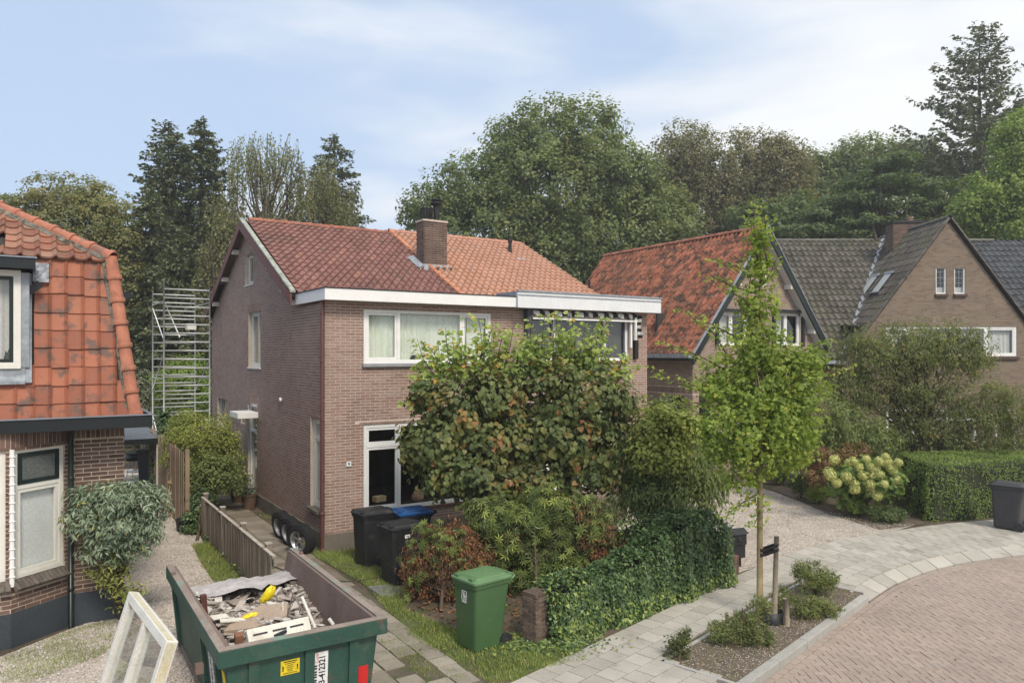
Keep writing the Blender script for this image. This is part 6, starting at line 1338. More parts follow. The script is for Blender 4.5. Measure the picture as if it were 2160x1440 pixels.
for (o_, an_, wd) in (((-.15, -.11, 0), 0, .3), ((.15, -.11, 0), R(90), .22), ((.15, .11, 0), R(180), .3), ((-.15, .11, 0), R(-90), .22)):
    faces.append(Wall(PR2, o_, an_, 0, wd, 0, .3, MATS['old_mortar'], name='pier_face', thick=.06))
finish_bricks(PR2, faces, 'red_pier_brick', [(0, (.12, .06, .045)), (1, (.2, .11, .085))], 80, rough=.95, dirt=((.2, .18, .14), .6, 7, .5))
for k in range(5): m = MB(); m.box((-.12+k*.06, 0, .333), (.052, .23, .06)); bevel(m.build('coping_brick', MATS['red_pier_brick_single'], PR2), .004, 1)
mbx = G(1549, 1196); MBX = empty('mailbox', (mbx.x, mbx.y, 0), R(20), 'black post-mounted mailbox with pitched lid beside the gravel driveway', 'mailbox')
for x in (-.0, .12): m = MB(); m.bx(x-.022, x+.022, -.022, .022, 0, .45); m.build('post', BLACKP, MBX)
m = MB(); m.bx(-.15, .17, -.11, .11, .2, .45); m.build('paper_holder', BLACKP, MBX)
m = MB(); m.bx(-.17, .19, -.13, .13, .45, .66); bevel(m.build('box', BLACKP, MBX), .01)
m = MB(); V = [(-.2, -.16, .66), (.22, -.16, .66), (.22, .16, .66), (-.2, .16, .66), (-.2, 0, .75), (.22, 0, .75)]; m.add(V[:4], [(0, 3, 2, 1)]); m.add(V, [(0, 1, 5, 4), (2, 3, 4, 5)]); m.add(V, [(0, 4, 3), (1, 2, 5)]); m.build('lid', BLACKP, MBX)
m = MB(); m.bx(.191, .198, -.06, .06, .58, .61); m.build('name_plate', STK, MBX); m = MB(); m.lathe([(0, 0), (.04, .002), (.045, .01), (.03, .015), (0, .016)], (.02, -.132, .56), 14, M=Matrix.Rotation(R(90), 3, 'X')); m.build('emblem', DARKM, MBX)
STKW = pm('stake_wood', (.27, .22, .165), rough=.9, nscale=5, namt=.25, bump=.4, bscale=50, dirt=((.14, .15, .1), .55, 4, .5))
s1 = G(1634, 1316); p_t = wpt(1638, 1130, s1.y); m = MB().tube([(0, 0, 0), (.01, 0, (p_t.z)*.5), ((p_t.x-s1.x), 0, p_t.z)], [.04, .038, .036], 12); o = m.build('tree_stake', STKW, None, s1, smooth=True); tag(o, 'tall round wooden stake tied to the young street tree', 'stake')
s2 = G(1661, 1322); m = MB().tube([(0, 0, 0), (-.03, 0, .43)], [.04, .042], 10); o = m.build('tree_stake', STKW, None, s2, smooth=True); tag(o, 'short broken wooden stake in the planting bed', 'stake')
TRB = G(1603, 1312)
rg = (TRB+s1)/2+Vector((.06, -.0, 0)); m = MB(); m.lathe([(.165, .0), (.17, .2), (.175, .2), (.17, 0)], n=28); o = m.build('root_collar', BLACKP, None, rg, smooth=True); tag(o, 'black plastic watering ring round the foot of the young tree', 'ring')
BLT = pm('rubber_strap', (.012, .012, .012), rough=.8, bump=0)
for k, py in enumerate((1158, 1168)):
    zt = wpt(0, py, TRB.y).z; 
    m = MB(); c0 = Vector((wpt(1607, py, TRB.y).x, TRB.y, zt)); c1 = Vector((p_t.x, s1.y, zt+.09))
    P = [c0+Vector((-.06, 0, 0)), c0+Vector((-.03, -.065, 0)), c0+Vector((.04, -.06, .005)), c1+Vector((.0, -.045, 0)), c1+Vector((.042, 0, 0)), c1+Vector((0, .045, 0)), c0+Vector((.04, .06, 0)), c0+Vector((-.03, .06, 0)), c0+Vector((-.06, 0, 0))]
    V = []; 
    for p in P: V += [p+Vector((0, 0, -.022)), p+Vector((0, 0, .022))]
    m.add([tuple(v) for v in V], [(2*i, 2*i+2, 2*i+3, 2*i+1) for i in range(len(P)-1)]); o = m.build('tree_tie', BLT, None); tag(o, ['upper black strap tying the young tree to its stake', 'lower black strap tying the young tree to its stake'][k], 'tree tie')
g = G(830, 1245); m = MB().bx(-.35, .35, -.3, .3, 0, .03); o = m.build('grey_slab', pm('grey_board', (.2, .2, .2), rough=.8, namt=.2), None, (g.x, g.y, .005), (0, R(3), AN)); tag(o, 'flat grey board on the ground under the browned shrub', 'board')
# clutter beneath the carport
g = wpt(281, 1000, 24.2); m = MB(); m.lathe([(.0, 0), (.2, .0), (.24, .1), (.2, .2), (.22, .24), (0, .3)], n=14)
bb = empty('barbecue', (g.x, g.y, 0), 0, 'small dark kettle barbecue under the carport beside the distant bin', 'barbecue')
m.build('bowl', DARKM, bb, loc=(0, 0, .62)); 
for a_ in (0, 2.1, 4.2): q = MB(); q.tube([(.12*math.cos(a_), .12*math.sin(a_), .65), (.25*math.cos(a_), .25*math.sin(a_), 0)], .012, 5); q.build('leg', ALU, bb)
q = MB(); q.lathe([(0, 0), (.22, .0), (.22, .02), (0, .02)], (0, 0, .25), 14); q.build('shelf', WHITE, bb)
# ================================================================ VEGETATION
def unit(v): return v/(np.linalg.norm(v, axis=-1, keepdims=True)+1e-9)
def T_(v, f): return np.array(v, float), np.array(f, int)
KITE = T_([(0, 0, 0), (.33, .42, .07), (0, 1, -.06), (-.33, .42, .07)], [(0, 1, 2, 3)])
BROAD = T_([(0, 0, 0), (.5, .45, .08), (0, 1, -.08), (-.5, .45, .08)], [(0, 1, 2, 3)])
NARROW = T_([(0, 0, 0), (.16, .4, .04), (0, 1, -.12), (-.16, .4, .04)], [(0, 1, 2, 3)])
HEART = T_([(0, .06, 0), (.28, -.06, .05), (.5, .2, .09), (.36, .62, .04), (0, 1, -.12), (-.36, .62, .04), (-.5, .2, .09), (-.28, -.06, .05)], [(0, 1, 2, 3), (0, 3, 4, 5), (0, 5, 6, 7)])
IVY = T_([(0, 0, 0), (.5, .05, .04), (.28, .45, .03), (0, 1, -.06), (-.28, .45, .03), (-.5, .05, .04)], [(0, 1, 2, 3), (0, 3, 4, 5)])
def _lobes(n, w_, lens, angs):
    V = []; F = []
    for a, l in zip(angs, lens):
        c, s = math.cos(a), math.sin(a); b = len(V)
        for (x, y, z) in ((0, 0, 0), (w_*l, .55*l, .03), (0, l, -.08*l), (-w_*l, .55*l, .03)): V.append((x*c-y*s, x*s+y*c, z))
        F.append((b, b+1, b+2, b+3))
    return T_(V, F)
MAPLE = _lobes(3, .3, (.8, 1, .8), (R(-55), 0, R(55)))
ROSETTE = _lobes(7, .13, (1, .9, 1, .85, 1, .9, .95), [R(k*51.4) for k in range(7)])
ROSETTE = (ROSETTE[0]+np.array([0, 0, 1])*(-.25*np.linalg.norm(ROSETTE[0][:, :2], axis=1)**2)[:, None], ROSETTE[1])
def put_leaves(mb, P, Nn, Y, size, tpl, tint):
    """P positions, Nn normals, Y leaf direction (any), size per leaf"""
    n = len(P); V, F = tpl; Nn = unit(Nn); Y = unit(Y-Nn*(Y*Nn).sum(1, keepdims=True)); X = np.cross(Y, Nn)
    S = np.broadcast_to(np.asarray(size, float), (n,))[:, None, None]
    vv = P[:, None]+S*(V[None, :, 0, None]*X[:, None]+V[None, :, 1, None]*Y[:, None]+V[None, :, 2, None]*Nn[:, None])
    ff = (F[None]+len(V)*np.arange(n)[:, None, None]).reshape(-1, F.shape[1])
    mb.add(vv.reshape(-1, 3), ff, np.repeat(np.broadcast_to(tint, (n,)), len(V)))
def clump_leaves(mb, C, out, r, n_per, size, tpl, rg, up=.6, outw=.6, rnd=.7, droop=.3, tvar=.25, tbase=None, flat=1.0, tmix=.6):
    m = len(C); n = m*n_per
    c = np.repeat(C, n_per, 0); o = np.repeat(out, n_per, 0)
    d = rg.normal(0, 1, (n, 3)); d = unit(d)*(rg.random((n, 1))**.5); d[:, 2] *= flat
    rr = np.repeat(np.broadcast_to(r, (m,)), n_per)[:, None]
    P = c+d*rr
    Nn = outw*o+unit(d)*.5+rnd*rg.normal(0, 1, (n, 3))*.6; Nn[:, 2] += up
    Y = rg.normal(0, 1, (n, 3)); Y[:, 2] -= droop*2
    tb = np.repeat(rg.random(m) if tbase is None else tbase, n_per); t = np.clip(tb*tmix+(1-tmix)*.5+rg.normal(0, tvar, n)*(1.02-tmix)*1.5, 0, 1)
    put_leaves(mb, P, Nn, Y, size*rg.uniform(.7, 1.2, n), tpl, t)
def lobe(px, py, rx, ry, d, dd=0, rz=None):
    s = (d+dd)/FPX; c = wpt(px, py, d+dd); return (np.array(c), np.array([rx*s, (rz if rz else rx*.8)*s, ry*s]))
def sample_lobes(lobes, n, rg, inner=.45, zmin=.05):
    w_ = np.array([(l[1][0]*l[1][2]) for l in lobes]); w_ /= w_.sum(); k = rg.choice(len(lobes), n, p=w_)
    u = unit(rg.normal(0, 1, (n, 3))); r = inner+(1-inner)*rg.random(n)**.55
    c = np.array([lobes[i][0] for i in k]); R_ = np.array([lobes[i][1] for i in k]); P = c+u*R_*r[:, None]
    ok = P[:, 2] > zmin; return P[ok], u[ok], k[ok]
def limbs(mb, base, fork, targets, rg, r0, rt=.012, sides=5):
    for t in targets:
        f = fork+(rg.random()*.5)*(np.array(t)-fork)*np.array([0, 0, 1]); f[:2] = fork[:2]
        f[2] = min(f[2], t[2]-.1) if t[2] > fork[2] else fork[2]
        mid = (f+t)/2+rg.normal(0, .06, 3)*np.linalg.norm(t-f)+np.array([0, 0, .08*np.linalg.norm(t-f)])
        q = (mid+t)/2+rg.normal(0, .04, 3)*np.linalg.norm(t-f)
        mb.tube([f, (f+mid)/2+rg.normal(0, .02, 3), mid, q, t], [r0, r0*.8, r0*.6, r0*.35, rt], sides, cap=False)
def tree(name, label, cat, group, base, lobes, lmat, tpl, size, nclump, nper, cr, seed, trunk=.2, fork=.35, nlimb=14, limb=.06, inner=.45, kw={}, bark=None, loose=0, nbr=None, zmin=.05, ls=1.12):
    rg = np.random.default_rng(seed); base = np.array(base, float); e = empty(name, base, 0, label, cat, group)
    C, u, k = sample_lobes(lobes, nclump, rg, inner, zmin)
    mb = MB(); clump_leaves(mb, C, u, cr*rg.uniform(.7, 1.3, len(C)), nper, size, tpl, rg, **kw)
    if loose:
        P, u2, _ = sample_lobes([(l[0], l[1]*ls) for l in lobes], loose, rg, .8, zmin); clump_leaves(mb, P, u2, cr*.45, 4, size, tpl, rg, **kw)
    o = mb.build('crown', lmat, e, -base)
    top = max(l[0][2] for l in lobes); cen = np.mean([l[0] for l in lobes], 0)
    fk = np.array([base[0]+(cen[0]-base[0])*.4, base[1]+(cen[1]-base[1])*.4, base[2]+(top-base[2])*fork])
    tp = np.array([cen[0]*.8+base[0]*.2, cen[1]*.8+base[1]*.2, top])
    mb = MB(); mb.tube([base-base, (fk-base)*.5+rg.normal(0, .03, 3)*trunk, fk-base, (fk*.5+tp*.5)-base, tp-base], [trunk*1.15, trunk, trunk*.85, trunk*.5, trunk*.15], 9); mb.build('trunk', bark or BARK, e, smooth=True)
    if nlimb:
        mb = MB(); sel = rg.choice(len(C), min(nlimb, len(C)), replace=False); limbs(mb, base, fk, C[sel], rg, limb); mb.build('branches', bark or BARK, e, -base)
    return e
def conifer(name, label, group, base, H, rad, seed, lmat, zlow=.1, nwh=26, per=9, sp=.26, droop=.35, nspr=34, lean_=0, sparse=0., top_cut=1., bark=None, up=.0, asym=0., ex=.55):
    rg = np.random.default_rng(seed); base = np.array(base, float); e = empty(name, base, 0, label, 'tree', group)
    tr = MB(); hs = np.linspace(0, H, 8); tr.tube(np.stack([lean_*hs/H, hs*0, hs], -1), np.linspace(H*.016, .02, 8), 8); tr.build('trunk', bark or BARK, e, smooth=True)
    lb = MB(); br = MB()
    for i in range(nwh):
        f = i/(nwh-1); z = H*(zlow+(.985-zlow)*f); L_ = rad*(1-f)**ex*rg.uniform(.8, 1.15)+.18
        for k in range(per):
            if rg.random() < sparse: continue
            a = rg.uniform(0, 6.283); l = L_*rg.uniform(.65, 1.2)*(1+asym*math.cos(a)); dx = np.array([math.cos(a), math.sin(a), 0]); z_ = z+rg.normal(0, H*.012)
            t = np.linspace(0, 1, 6)[:, None]; P = np.array([lean_*f, 0, z_])+dx*l*t+np.array([0, 0, 1])*(-droop*l*(t-.25*t**2)+(up+.3)*l*t**2*.5)
            br.tube(P, np.linspace(.035*(1-f)+.012, .006, 6), 3, cap=False)
            m = max(6, int(nspr*l/rad)); s = rg.random(m)**.7; Q = np.array([np.interp(s, t[:, 0], P[:, q]) for q in range(3)]).T
            side = np.array([-dx[1], dx[0], 0])*rg.choice([-1, 1], m)[:, None]
            Y = dx*.6+side*rg.uniform(.2, .9, (m, 1)); Y[:, 2] = -rg.uniform(.1, 1.1, m)*(droop+.4)
            Nn = np.array([0, 0, 1.])+rg.normal(0, .55, (m, 3)); put_leaves(lb, Q+side*.05+rg.normal(0, .04, (m, 3)), Nn, Y, sp*rg.uniform(.7, 1.5, m)*(1-.35*f), KITE, np.clip(.45+rg.normal(0, .25, m), 0, 1))
    br.build('branches', bark or BARK, e); lb.build('crown', lmat, e); return e
# leaf materials
LM = leafmat
L_OAK = LM('oak_leaf', [(0, (.052, .076, .032)), (.5, (.082, .115, .048)), (.85, (.12, .148, .058)), (1, (.15, .145, .065))], nscale=.25, namt=.3)
L_BEECH = LM('beech_leaf', [(0, (.06, .066, .036)), (.5, (.09, .096, .052)), (.85, (.12, .11, .06)), (1, (.13, .10, .058))], nscale=.25, namt=.3)
L_YEL = LM('autumn_beech_leaf', [(0, (.065, .08, .036)), (.5, (.10, .115, .05)), (.85, (.145, .138, .06)), (1, (.16, .12, .06))], nscale=.3, namt=.35)
L_SPR = LM('spruce_needle', [(0, (.038, .055, .032)), (.5, (.06, .08, .046)), (1, (.095, .105, .058))], trans=.15, nscale=.3)
L_SPG = LM('grey_spruce_needle', [(0, (.05, .062, .045)), (.5, (.075, .09, .065)), (1, (.10, .115, .085))], trans=.15, nscale=.3)
L_BIR = LM('birch_leaf', [(0, (.075, .09, .052)), (.5, (.11, .125, .07)), (1, (.15, .16, .085))], nscale=.3)
L_GRN = LM('fresh_green_leaf', [(0, (.07, .115, .025)), (.5, (.105, .165, .035)), (1, (.15, .2, .05))], nscale=.3)
L_DRK = LM('dark_green_leaf', [(0, (.035, .06, .025)), (.5, (.055, .088, .035)), (1, (.08, .11, .045))], nscale=.3)
L_MAP = LM('maple_leaf', [(0, (.075, .118, .022)), (.5, (.12, .175, .034)), (.9, (.185, .238, .048)), (1, (.25, .245, .055))], trans=.5, nscale=1.5)
L_LIN = LM('linden_leaf', [(0, (.045, .07, .026)), (.4, (.075, .108, .038)), (.72, (.115, .14, .048)), (.88, (.16, .145, .05)), (.95, (.2, .125, .045)), (1, (.2, .09, .038))], gain=1.6, trans=.3, nscale=1.2, namt=.3)
L_LIT = LM('linden_top_leaf', [(0, (.10, .15, .045)), (.6, (.16, .22, .065)), (.92, (.22, .26, .09)), (1, (.38, .2, .05))], trans=.42, nscale=1.5)
L_IVY = LM('ivy_leaf', [(0, (.018, .04, .017)), (.5, (.032, .066, .026)), (.8, (.055, .095, .035)), (.9, (.085, .13, .038)), (1, (.135, .18, .045))], trans=.15, rough=.35, nscale=2, namt=.2)
L_RHO = LM('rhododendron_leaf', [(0, (.03, .048, .018)), (.45, (.06, .088, .028)), (.8, (.12, .155, .045)), (1, (.19, .235, .06))], trans=.25, nscale=2, rough=.35)
L_BRN = LM('withered_leaf', [(0, (.085, .05, .032)), (.35, (.15, .078, .045)), (.7, (.24, .11, .058)), (.88, (.31, .13, .06)), (1, (.2, .17, .09))], gain=1.25, trans=.25, nscale=3, rough=.8)
L_SHB = LM('shrub_leaf', [(0, (.06, .085, .035)), (.5, (.09, .125, .05)), (1, (.14, .175, .065))], nscale=1)
L_OLV = LM('cherry_leaf', [(0, (.045, .062, .026)), (.5, (.072, .095, .036)), (.85, (.115, .135, .05)), (1, (.18, .13, .06))], nscale=.8)
L_BUD = LM('buddleia_leaf', [(0, (.055, .085, .062)), (.5, (.09, .13, .105)), (.85, (.15, .20, .175)), (.97, (.19, .23, .2)), (1, (.2, .2, .06))], trans=.25, nscale=2)
L_HED = LM('hedge_leaf', [(0, (.06, .10, .025)), (.5, (.10, .155, .042)), (.9, (.12, .165, .05)), (1, (.13, .11, .055))], nscale=1, rough=.4)
L_PRV = LM('bush_leaf', [(0, (.085, .115, .03)), (.5, (.14, .175, .045)), (1, (.22, .24, .075))], nscale=1.2)
L_HYD = LM('hydrangea_leaf', [(0, (.05, .09, .025)), (1, (.10, .155, .045))], nscale=2)
L_FLO = LM('hydrangea_bloom', [(0, (.33, .39, .14)), (.5, (.45, .5, .21)), (1, (.58, .6, .32))], gain=1.15, trans=.25, nscale=4, namt=.12)
L_GRS = LM('grass_blade', [(0, (.075, .12, .03)), (.5, (.12, .17, .045)), (.85, (.19, .2, .075)), (1, (.3, .26, .13))], nscale=2, trans=.3)
L_JUN = LM('needle_shrub_leaf', [(0, (.05, .075, .03)), (.5, (.085, .115, .045)), (1, (.16, .17, .075))], nscale=3)
L_RED = LM('russet_shrub_leaf', [(0, (.09, .045, .03)), (.6, (.13, .08, .045)), (1, (.12, .13, .06))], nscale=2)
GB = 'trees behind the houses'
# ---------------------------------------------------------------- background trees
d = 48
tree('oak_tree', 'huge rounded dark green oak rising behind the orange roofed house', 'tree', GB, G(1190, HYP+FPX*CAMZ/d), [lobe(*q, d) for q in ((1150, 300, 90, 95), (1240, 300, 85, 95), (1080, 330, 80, 80), (1190, 400, 190, 110), (1000, 400, 110, 75), (1310, 400, 100, 110), (930, 440, 85, 55), (1050, 480, 150, 80), (1260, 500, 170, 100), (1400, 480, 85, 90), (1140, 560, 170, 90), (1340, 580, 120, 90), (880, 455, 40, 25))], L_OAK, BROAD, .2, 2300, 42, .62, 11, trunk=.6, nlimb=60, limb=.14, inner=.35, loose=1500)
d = 56
tree('beech_tree', 'brownish broad beech crown right of the huge oak', 'tree', GB, G(1540, HYP+FPX*CAMZ/d), [lobe(*q, d) for q in ((1440, 330, 75, 75), (1560, 370, 120, 90), (1640, 360, 80, 75), (1500, 430, 110, 80), (1640, 450, 100, 80), (1420, 400, 60, 60), (1560, 500, 150, 60))], L_BEECH, KITE, .22, 1400, 44, .65, 12, trunk=.5, nlimb=40, limb=.1, inner=.3, loose=1000)
d = 60
tree('oak_tree', 'mid-height green tree between the brown beech and the cedar', 'tree', GB, G(1820, HYP+FPX*CAMZ/d), [lobe(*q, d) for q in ((1720, 380, 65, 60), (1830, 350, 90, 60), (1920, 350, 80, 55), (1760, 440, 80, 70), (1990, 380, 60, 50))], L_OAK, BROAD, .22, 900, 40, .65, 13, trunk=.45, nlimb=20, limb=.12, inner=.35, loose=600)
d = 47
tree('cedar_tree', 'dark layered cedar directly behind the gabled brick house chimney', 'tree', GB, G(1880, HYP+FPX*CAMZ/d), [lobe(px, py, rx, 16, d) for px, py, rx in ((1880, 345, 75), (1840, 385, 95), (1930, 395, 90), (1800, 425, 80), (1900, 440, 110), (1980, 430, 70), (1830, 470, 110), (1930, 480, 90), (1740, 450, 60), (1700, 490, 70), (1780, 500, 90))], L_DRK, KITE, .24, 560, 46, .6, 14, trunk=.4, nlimb=26, limb=.1, inner=.1, kw=dict(flat=.35, up=1.2), bark=pm('pale_bark', (.2, .15, .11), rough=.9))
tree('green_tree', 'dense dark tree filling the gap behind the grey tiled roof', 'tree', GB, G(1690, HYP+FPX*CAMZ/50), [lobe(*q, 50) for q in ((1680, 470, 80, 60), (1600, 480, 80, 50), (1780, 490, 90, 40), (2000, 470, 70, 50), (2060, 450, 60, 60))], L_DRK, BROAD, .26, 420, 40, .75, 15, trunk=.3, nlimb=12, inner=.3)
d = 52; b_ = G(2066, HYP+FPX*CAMZ/d)
conifer('fir_tree', 'very tall thin-crowned fir standing above everything at right', GB, b_, CAMZ+(HYP-62)/FPX*d, 4.6, 21, L_SPG, zlow=.42, nwh=30, per=11, sp=.36, droop=.1, nspr=72, sparse=.08, up=.6, asym=-.15, ex=.42)
d = 40
tree('maple_tree', 'bright green maple at the right edge behind the dark tiled roof', 'tree', GB, G(2180, HYP+FPX*CAMZ/d), [lobe(*q, d) for q in ((2160, 310, 70, 80), (2120, 400, 75, 60), (2190, 420, 90, 90), (2070, 440, 60, 40), (2140, 480, 90, 50), (2200, 330, 60, 80))], L_GRN, BROAD, .16, 900, 44, .5, 16, trunk=.35, nlimb=18, limb=.09, inner=.3, loose=250)
# left group
d = 40
for q in ((355, 258, 'pointed dark spruce, left one of the close pair behind the scaffold', 31), (424, 250, 'pointed dark spruce, right one of the close pair behind the scaffold', 32)):
    conifer('spruce_tree', q[2], GB, G(q[0], HYP+FPX*CAMZ/d), CAMZ+(HYP-q[1])/FPX*d, 3.7, q[3], L_SPR, zlow=.04, nwh=46, per=13, sp=.29, droop=.4, nspr=84, up=.2)
conifer('spruce_tree', 'dark spruce rising behind the pale birch foliage', GB, G(706, HYP+FPX*CAMZ/46), CAMZ+(HYP-285)/FPX*46, 4.2, 33, L_SPR, zlow=.06, nwh=42, per=13, sp=.3, droop=.4, nspr=80, up=.2)
conifer('spruce_tree', 'broad drooping dark conifer just left of the scaffold tower', GB, G(318, HYP+FPX*CAMZ/35), CAMZ+(HYP-395)/FPX*35, 2.6, 45, L_SPR, zlow=.03, nwh=40, per=13, sp=.24, droop=.9, nspr=70)
conifer('spruce_tree', 'shorter drooping dark conifer right behind the scaffold tower', GB, G(385, HYP+FPX*CAMZ/33), CAMZ+(HYP-480)/FPX*33, 2.5, 46, L_SPR, zlow=.03, nwh=34, per=13, sp=.24, droop=.9, nspr=70)
d = 34
tree('beech_tree', 'yellowing beech behind the cottage hip roof at left', 'tree', GB, G(150, HYP+FPX*CAMZ/d), [lobe(*q, d) for q in ((140, 420, 95, 50), (60, 450, 70, 50), (210, 440, 65, 50), (150, 490, 130, 70), (240, 520, 50, 70), (0, 470, 50, 50), (250, 600, 60, 80), (180, 580, 100, 60))], L_YEL, KITE, .15, 1000, 40, .45, 34, trunk=.3, nlimb=40, limb=.06, inner=.2, loose=700, kw=dict(flat=.5))
tree('yew_tree', 'dark evergreen mass beside the scaffold tower', 'tree', GB, G(330, HYP+FPX*CAMZ/33), [lobe(*q, 38) for q in ((340, 600, 70, 90), (290, 680, 60, 90), (390, 660, 60, 100), (350, 740, 90, 80))], L_SPR, KITE, .17, 1100, 46, .42, 35, trunk=.3, nlimb=10, inner=.4, kw=dict(droop=1.2))
# birch: weeping strands
def birch(label, px, ptop, d, lobes, seed, nstr):
    rg = np.random.default_rng(seed); b = np.array(G(px, HYP+FPX*CAMZ/d)); e = empty('birch_tree', b, 0, label, 'tree', GB)
    C, u, k = sample_lobes(lobes, nstr, rg, .25); mb = MB(); st = MB(); H = CAMZ+(HYP-ptop)/FPX*d
    for c in C:
        l = rg.uniform(.6, 2.8); n = int(l*11); t = np.linspace(0, 1, n)[:, None]; sw = rg.normal(0, .12, 2)
        P = c+np.concatenate([sw*t, -l*t], 1)+rg.normal(0, .04, (n, 3)); st.tube([c, c+np.array([sw[0]*.5, sw[1]*.5, -l*.5]), P[-1]], [.007, .005, .003], 3, cap=False)
        put_leaves(mb, P, rg.normal(0, 1, (n, 3)), np.array([0, 0, -1.])+rg.normal(0, .5, (n, 3)), .135*rg.uniform(.7, 1.3, n), KITE, np.clip(.5+rg.normal(0, .25, n), 0, 1))
    mb.build('crown', L_BIR, e, -b); BB = pm('birch_bark', (.4, .38, .33), rough=.8, nscale=3, namt=.3, dirt=((.05, .045, .04), .58, 4, .9))
    tr = MB(); tr.tube([(0, 0, 0), (.1, 0, H*.3), (0, 0, H*.6), (.1, 0, H*.97)], [.22, .17, .1, .02], 8); tr.build('trunk', BB, e, smooth=True)
    fk = b+np.array([0, 0, H*.45]); sel = rg.choice(len(C), 46, replace=False)
    for s_ in sel: pass
    limbs(st, b, fk, C[sel], rg, .07, .01, 4); st.build('branches', BARK, e, -b)
d = 38
birch('tall birch with thin weeping foliage right of the spruce pair', 560, 262, d, [lobe(*q, d) for q in ((560, 308, 82, 38), (520, 340, 50, 50), (600, 350, 50, 50), (480, 420, 45, 60), (450, 480, 35, 80), (640, 390, 25, 60), (560, 460, 60, 40), (500, 480, 40, 40))], 36, 560)
birch('lower weeping birch between the tall birch and the dark spruce', 690, 330, 40, [lobe(*q, 40) for q in ((680, 370, 45, 45), (660, 430, 60, 40), (720, 430, 50, 50), (620, 470, 60, 30), (740, 470, 35, 20))], 37, 430)
birch('small drooping birch beside the red-brown barge boards', 455, 500, 31, [lobe(*q, 31) for q in ((455, 530, 40, 30), (440, 580, 30, 40), (480, 470, 40, 40))], 38, 240)
# green filling low behind the alley and a distant belt of woodland
tree('green_shrub', 'bright green shrub in the back garden, seen through the scaffold', 'shrub', None, G(400, HYP+FPX*CAMZ/29), [lobe(*q, 29) for q in ((400, 800, 60, 50), (350, 830, 60, 50), (430, 850, 50, 50), (300, 850, 40, 50))], L_GRN, KITE, .11, 420, 34, .3, 41, trunk=.05, nlimb=6, limb=.03)
tree('blue_green_shrub', 'blue-green rounded conifer shrub left of the scaffold', 'shrub', None, G(298, HYP+FPX*CAMZ/27), [lobe(*q, 27) for q in ((292, 830, 28, 60), (300, 880, 30, 40))], L_SPG, KITE, .10, 160, 34, .2, 42, trunk=.05, nlimb=4, limb=.03)
tree('green_shrub', 'low garden shrubs behind the carport', 'shrub', None, G(285, HYP+FPX*CAMZ/26), [lobe(*q, 26) for q in ((280, 905, 40, 22), (340, 940, 20, 60))], L_SHB, KITE, .09, 160, 30, .22, 43, trunk=.05, nlimb=4, limb=.03)
rg = np.random.default_rng(51); mb = MB()
n = 2400; x = rg.uniform(-62, 75, n); y = rg.uniform(66, 84, n); z = rg.random(n)**.8*(8+2.5*np.sin(x*.21)+1.5*np.sin(x*.57+1)); C = np.stack([x, y, z], -1)
clump_leaves(mb, C, np.tile([[0, -1., .3]], (n, 1)), 1.3, 26, .6, BROAD, rg)
o = mb.build('woodland', L_DRK); tag(o, 'distant belt of woodland closing the view between the houses', 'woodland', kind='stuff')
# ---------------------------------------------------------------- linden pair in front of the house
def shoots(parent, base, list_, lmat, size, tpl, seed, per=16, d0=0):
    rg = np.random.default_rng(seed); lb = MB(); st = MB(); b = np.array(base)
    for (p0, p1) in list_:
        p0, p1 = np.array(p0), np.array(p1); m = (p0+p1)/2+rg.normal(0, .04, 3); P = resample([p0, m, p1], 0, 8); st.tube(P, np.linspace(.014, .004, len(P)), 4, cap=False)
        s = np.sort(rg.random(per)**.8); Q = np.array([np.interp(s, np.linspace(0, 1, len(P)), P[:, q]) for q in range(3)]).T; dr = rg.normal(0, 1, (per, 3)); dr[:, 2] = np.abs(dr[:, 2])*.2-.4; dr = unit(dr)
        Nn = rg.normal(0, .5, (per, 3))+np.array([0, -.4, .8]); put_leaves(lb, Q+dr*rg.uniform(.03, .14, (per, 1)), Nn, dr, size*rg.uniform(.6, 1.15, per)*(1.15-.45*s), tpl, np.clip(.5+rg.normal(0, .28, per), 0, 1))
    st.build('shoots', TWIG, parent, -b)['kind'] = 'stuff'; lb.build('top_leaves', lmat, parent, -b)
dL = 14.3
def S(px0, py0, px1, py1, d, dd=0): return (tuple(wpt(px0, py0, d+dd)), tuple(wpt(px1, py1, d+dd+random.uniform(-.2, .2))))
kwl = dict(up=.35, outw=.9, rnd=.45, droop=.9, tvar=.3, flat=1, tmix=.84)
gl = 'pair of lindens screening the house'
l1 = tree('linden_tree', 'broad linden with heart-shaped leaves in front of the curtained window, left of a touching pair', 'tree', gl, (-.35, 14.5, 0), [lobe(*q, dL) for q in ((975, 860, 85, 70), (945, 930, 90, 75), (1040, 830, 80, 75), (1040, 930, 95, 80), (1000, 1000, 110, 50), (1080, 1000, 65, 55), (890, 830, 30, 35), (880, 950, 38, 40), (1030, 1040, 80, 35))], L_LIN, HEART, .105, 420, 20, .23, 61, trunk=.08, fork=.55, nlimb=26, limb=.03, inner=.3, kw=kwl, loose=190, ls=1.22)
shoots(l1, (-.35, 14.5, 0), [S(*q, dL) for q in ((960, 800, 940, 690), (985, 800, 985, 665), (1005, 800, 1010, 670), (940, 800, 895, 720), (1040, 790, 1065, 690), (1060, 780, 1085, 680), (1020, 790, 1030, 720), (900, 830, 865, 790), (925, 800, 880, 715), (970, 780, 955, 720), (1045, 790, 1040, 700), (900, 850, 850, 850), (1080, 790, 1110, 720), (1000, 780, 1040, 680), (1070, 800, 1120, 700), (930, 800, 925, 730), (960, 790, 975, 720), (1010, 780, 1020, 700), (1050, 780, 1075, 720), (985, 790, 965, 740), (905, 820, 880, 770), (1085, 790, 1095, 735), (1030, 780, 1055, 735), (945, 790, 905, 760), (1100, 800, 1110, 750))], L_LIT, .125, HEART, 62, 46)
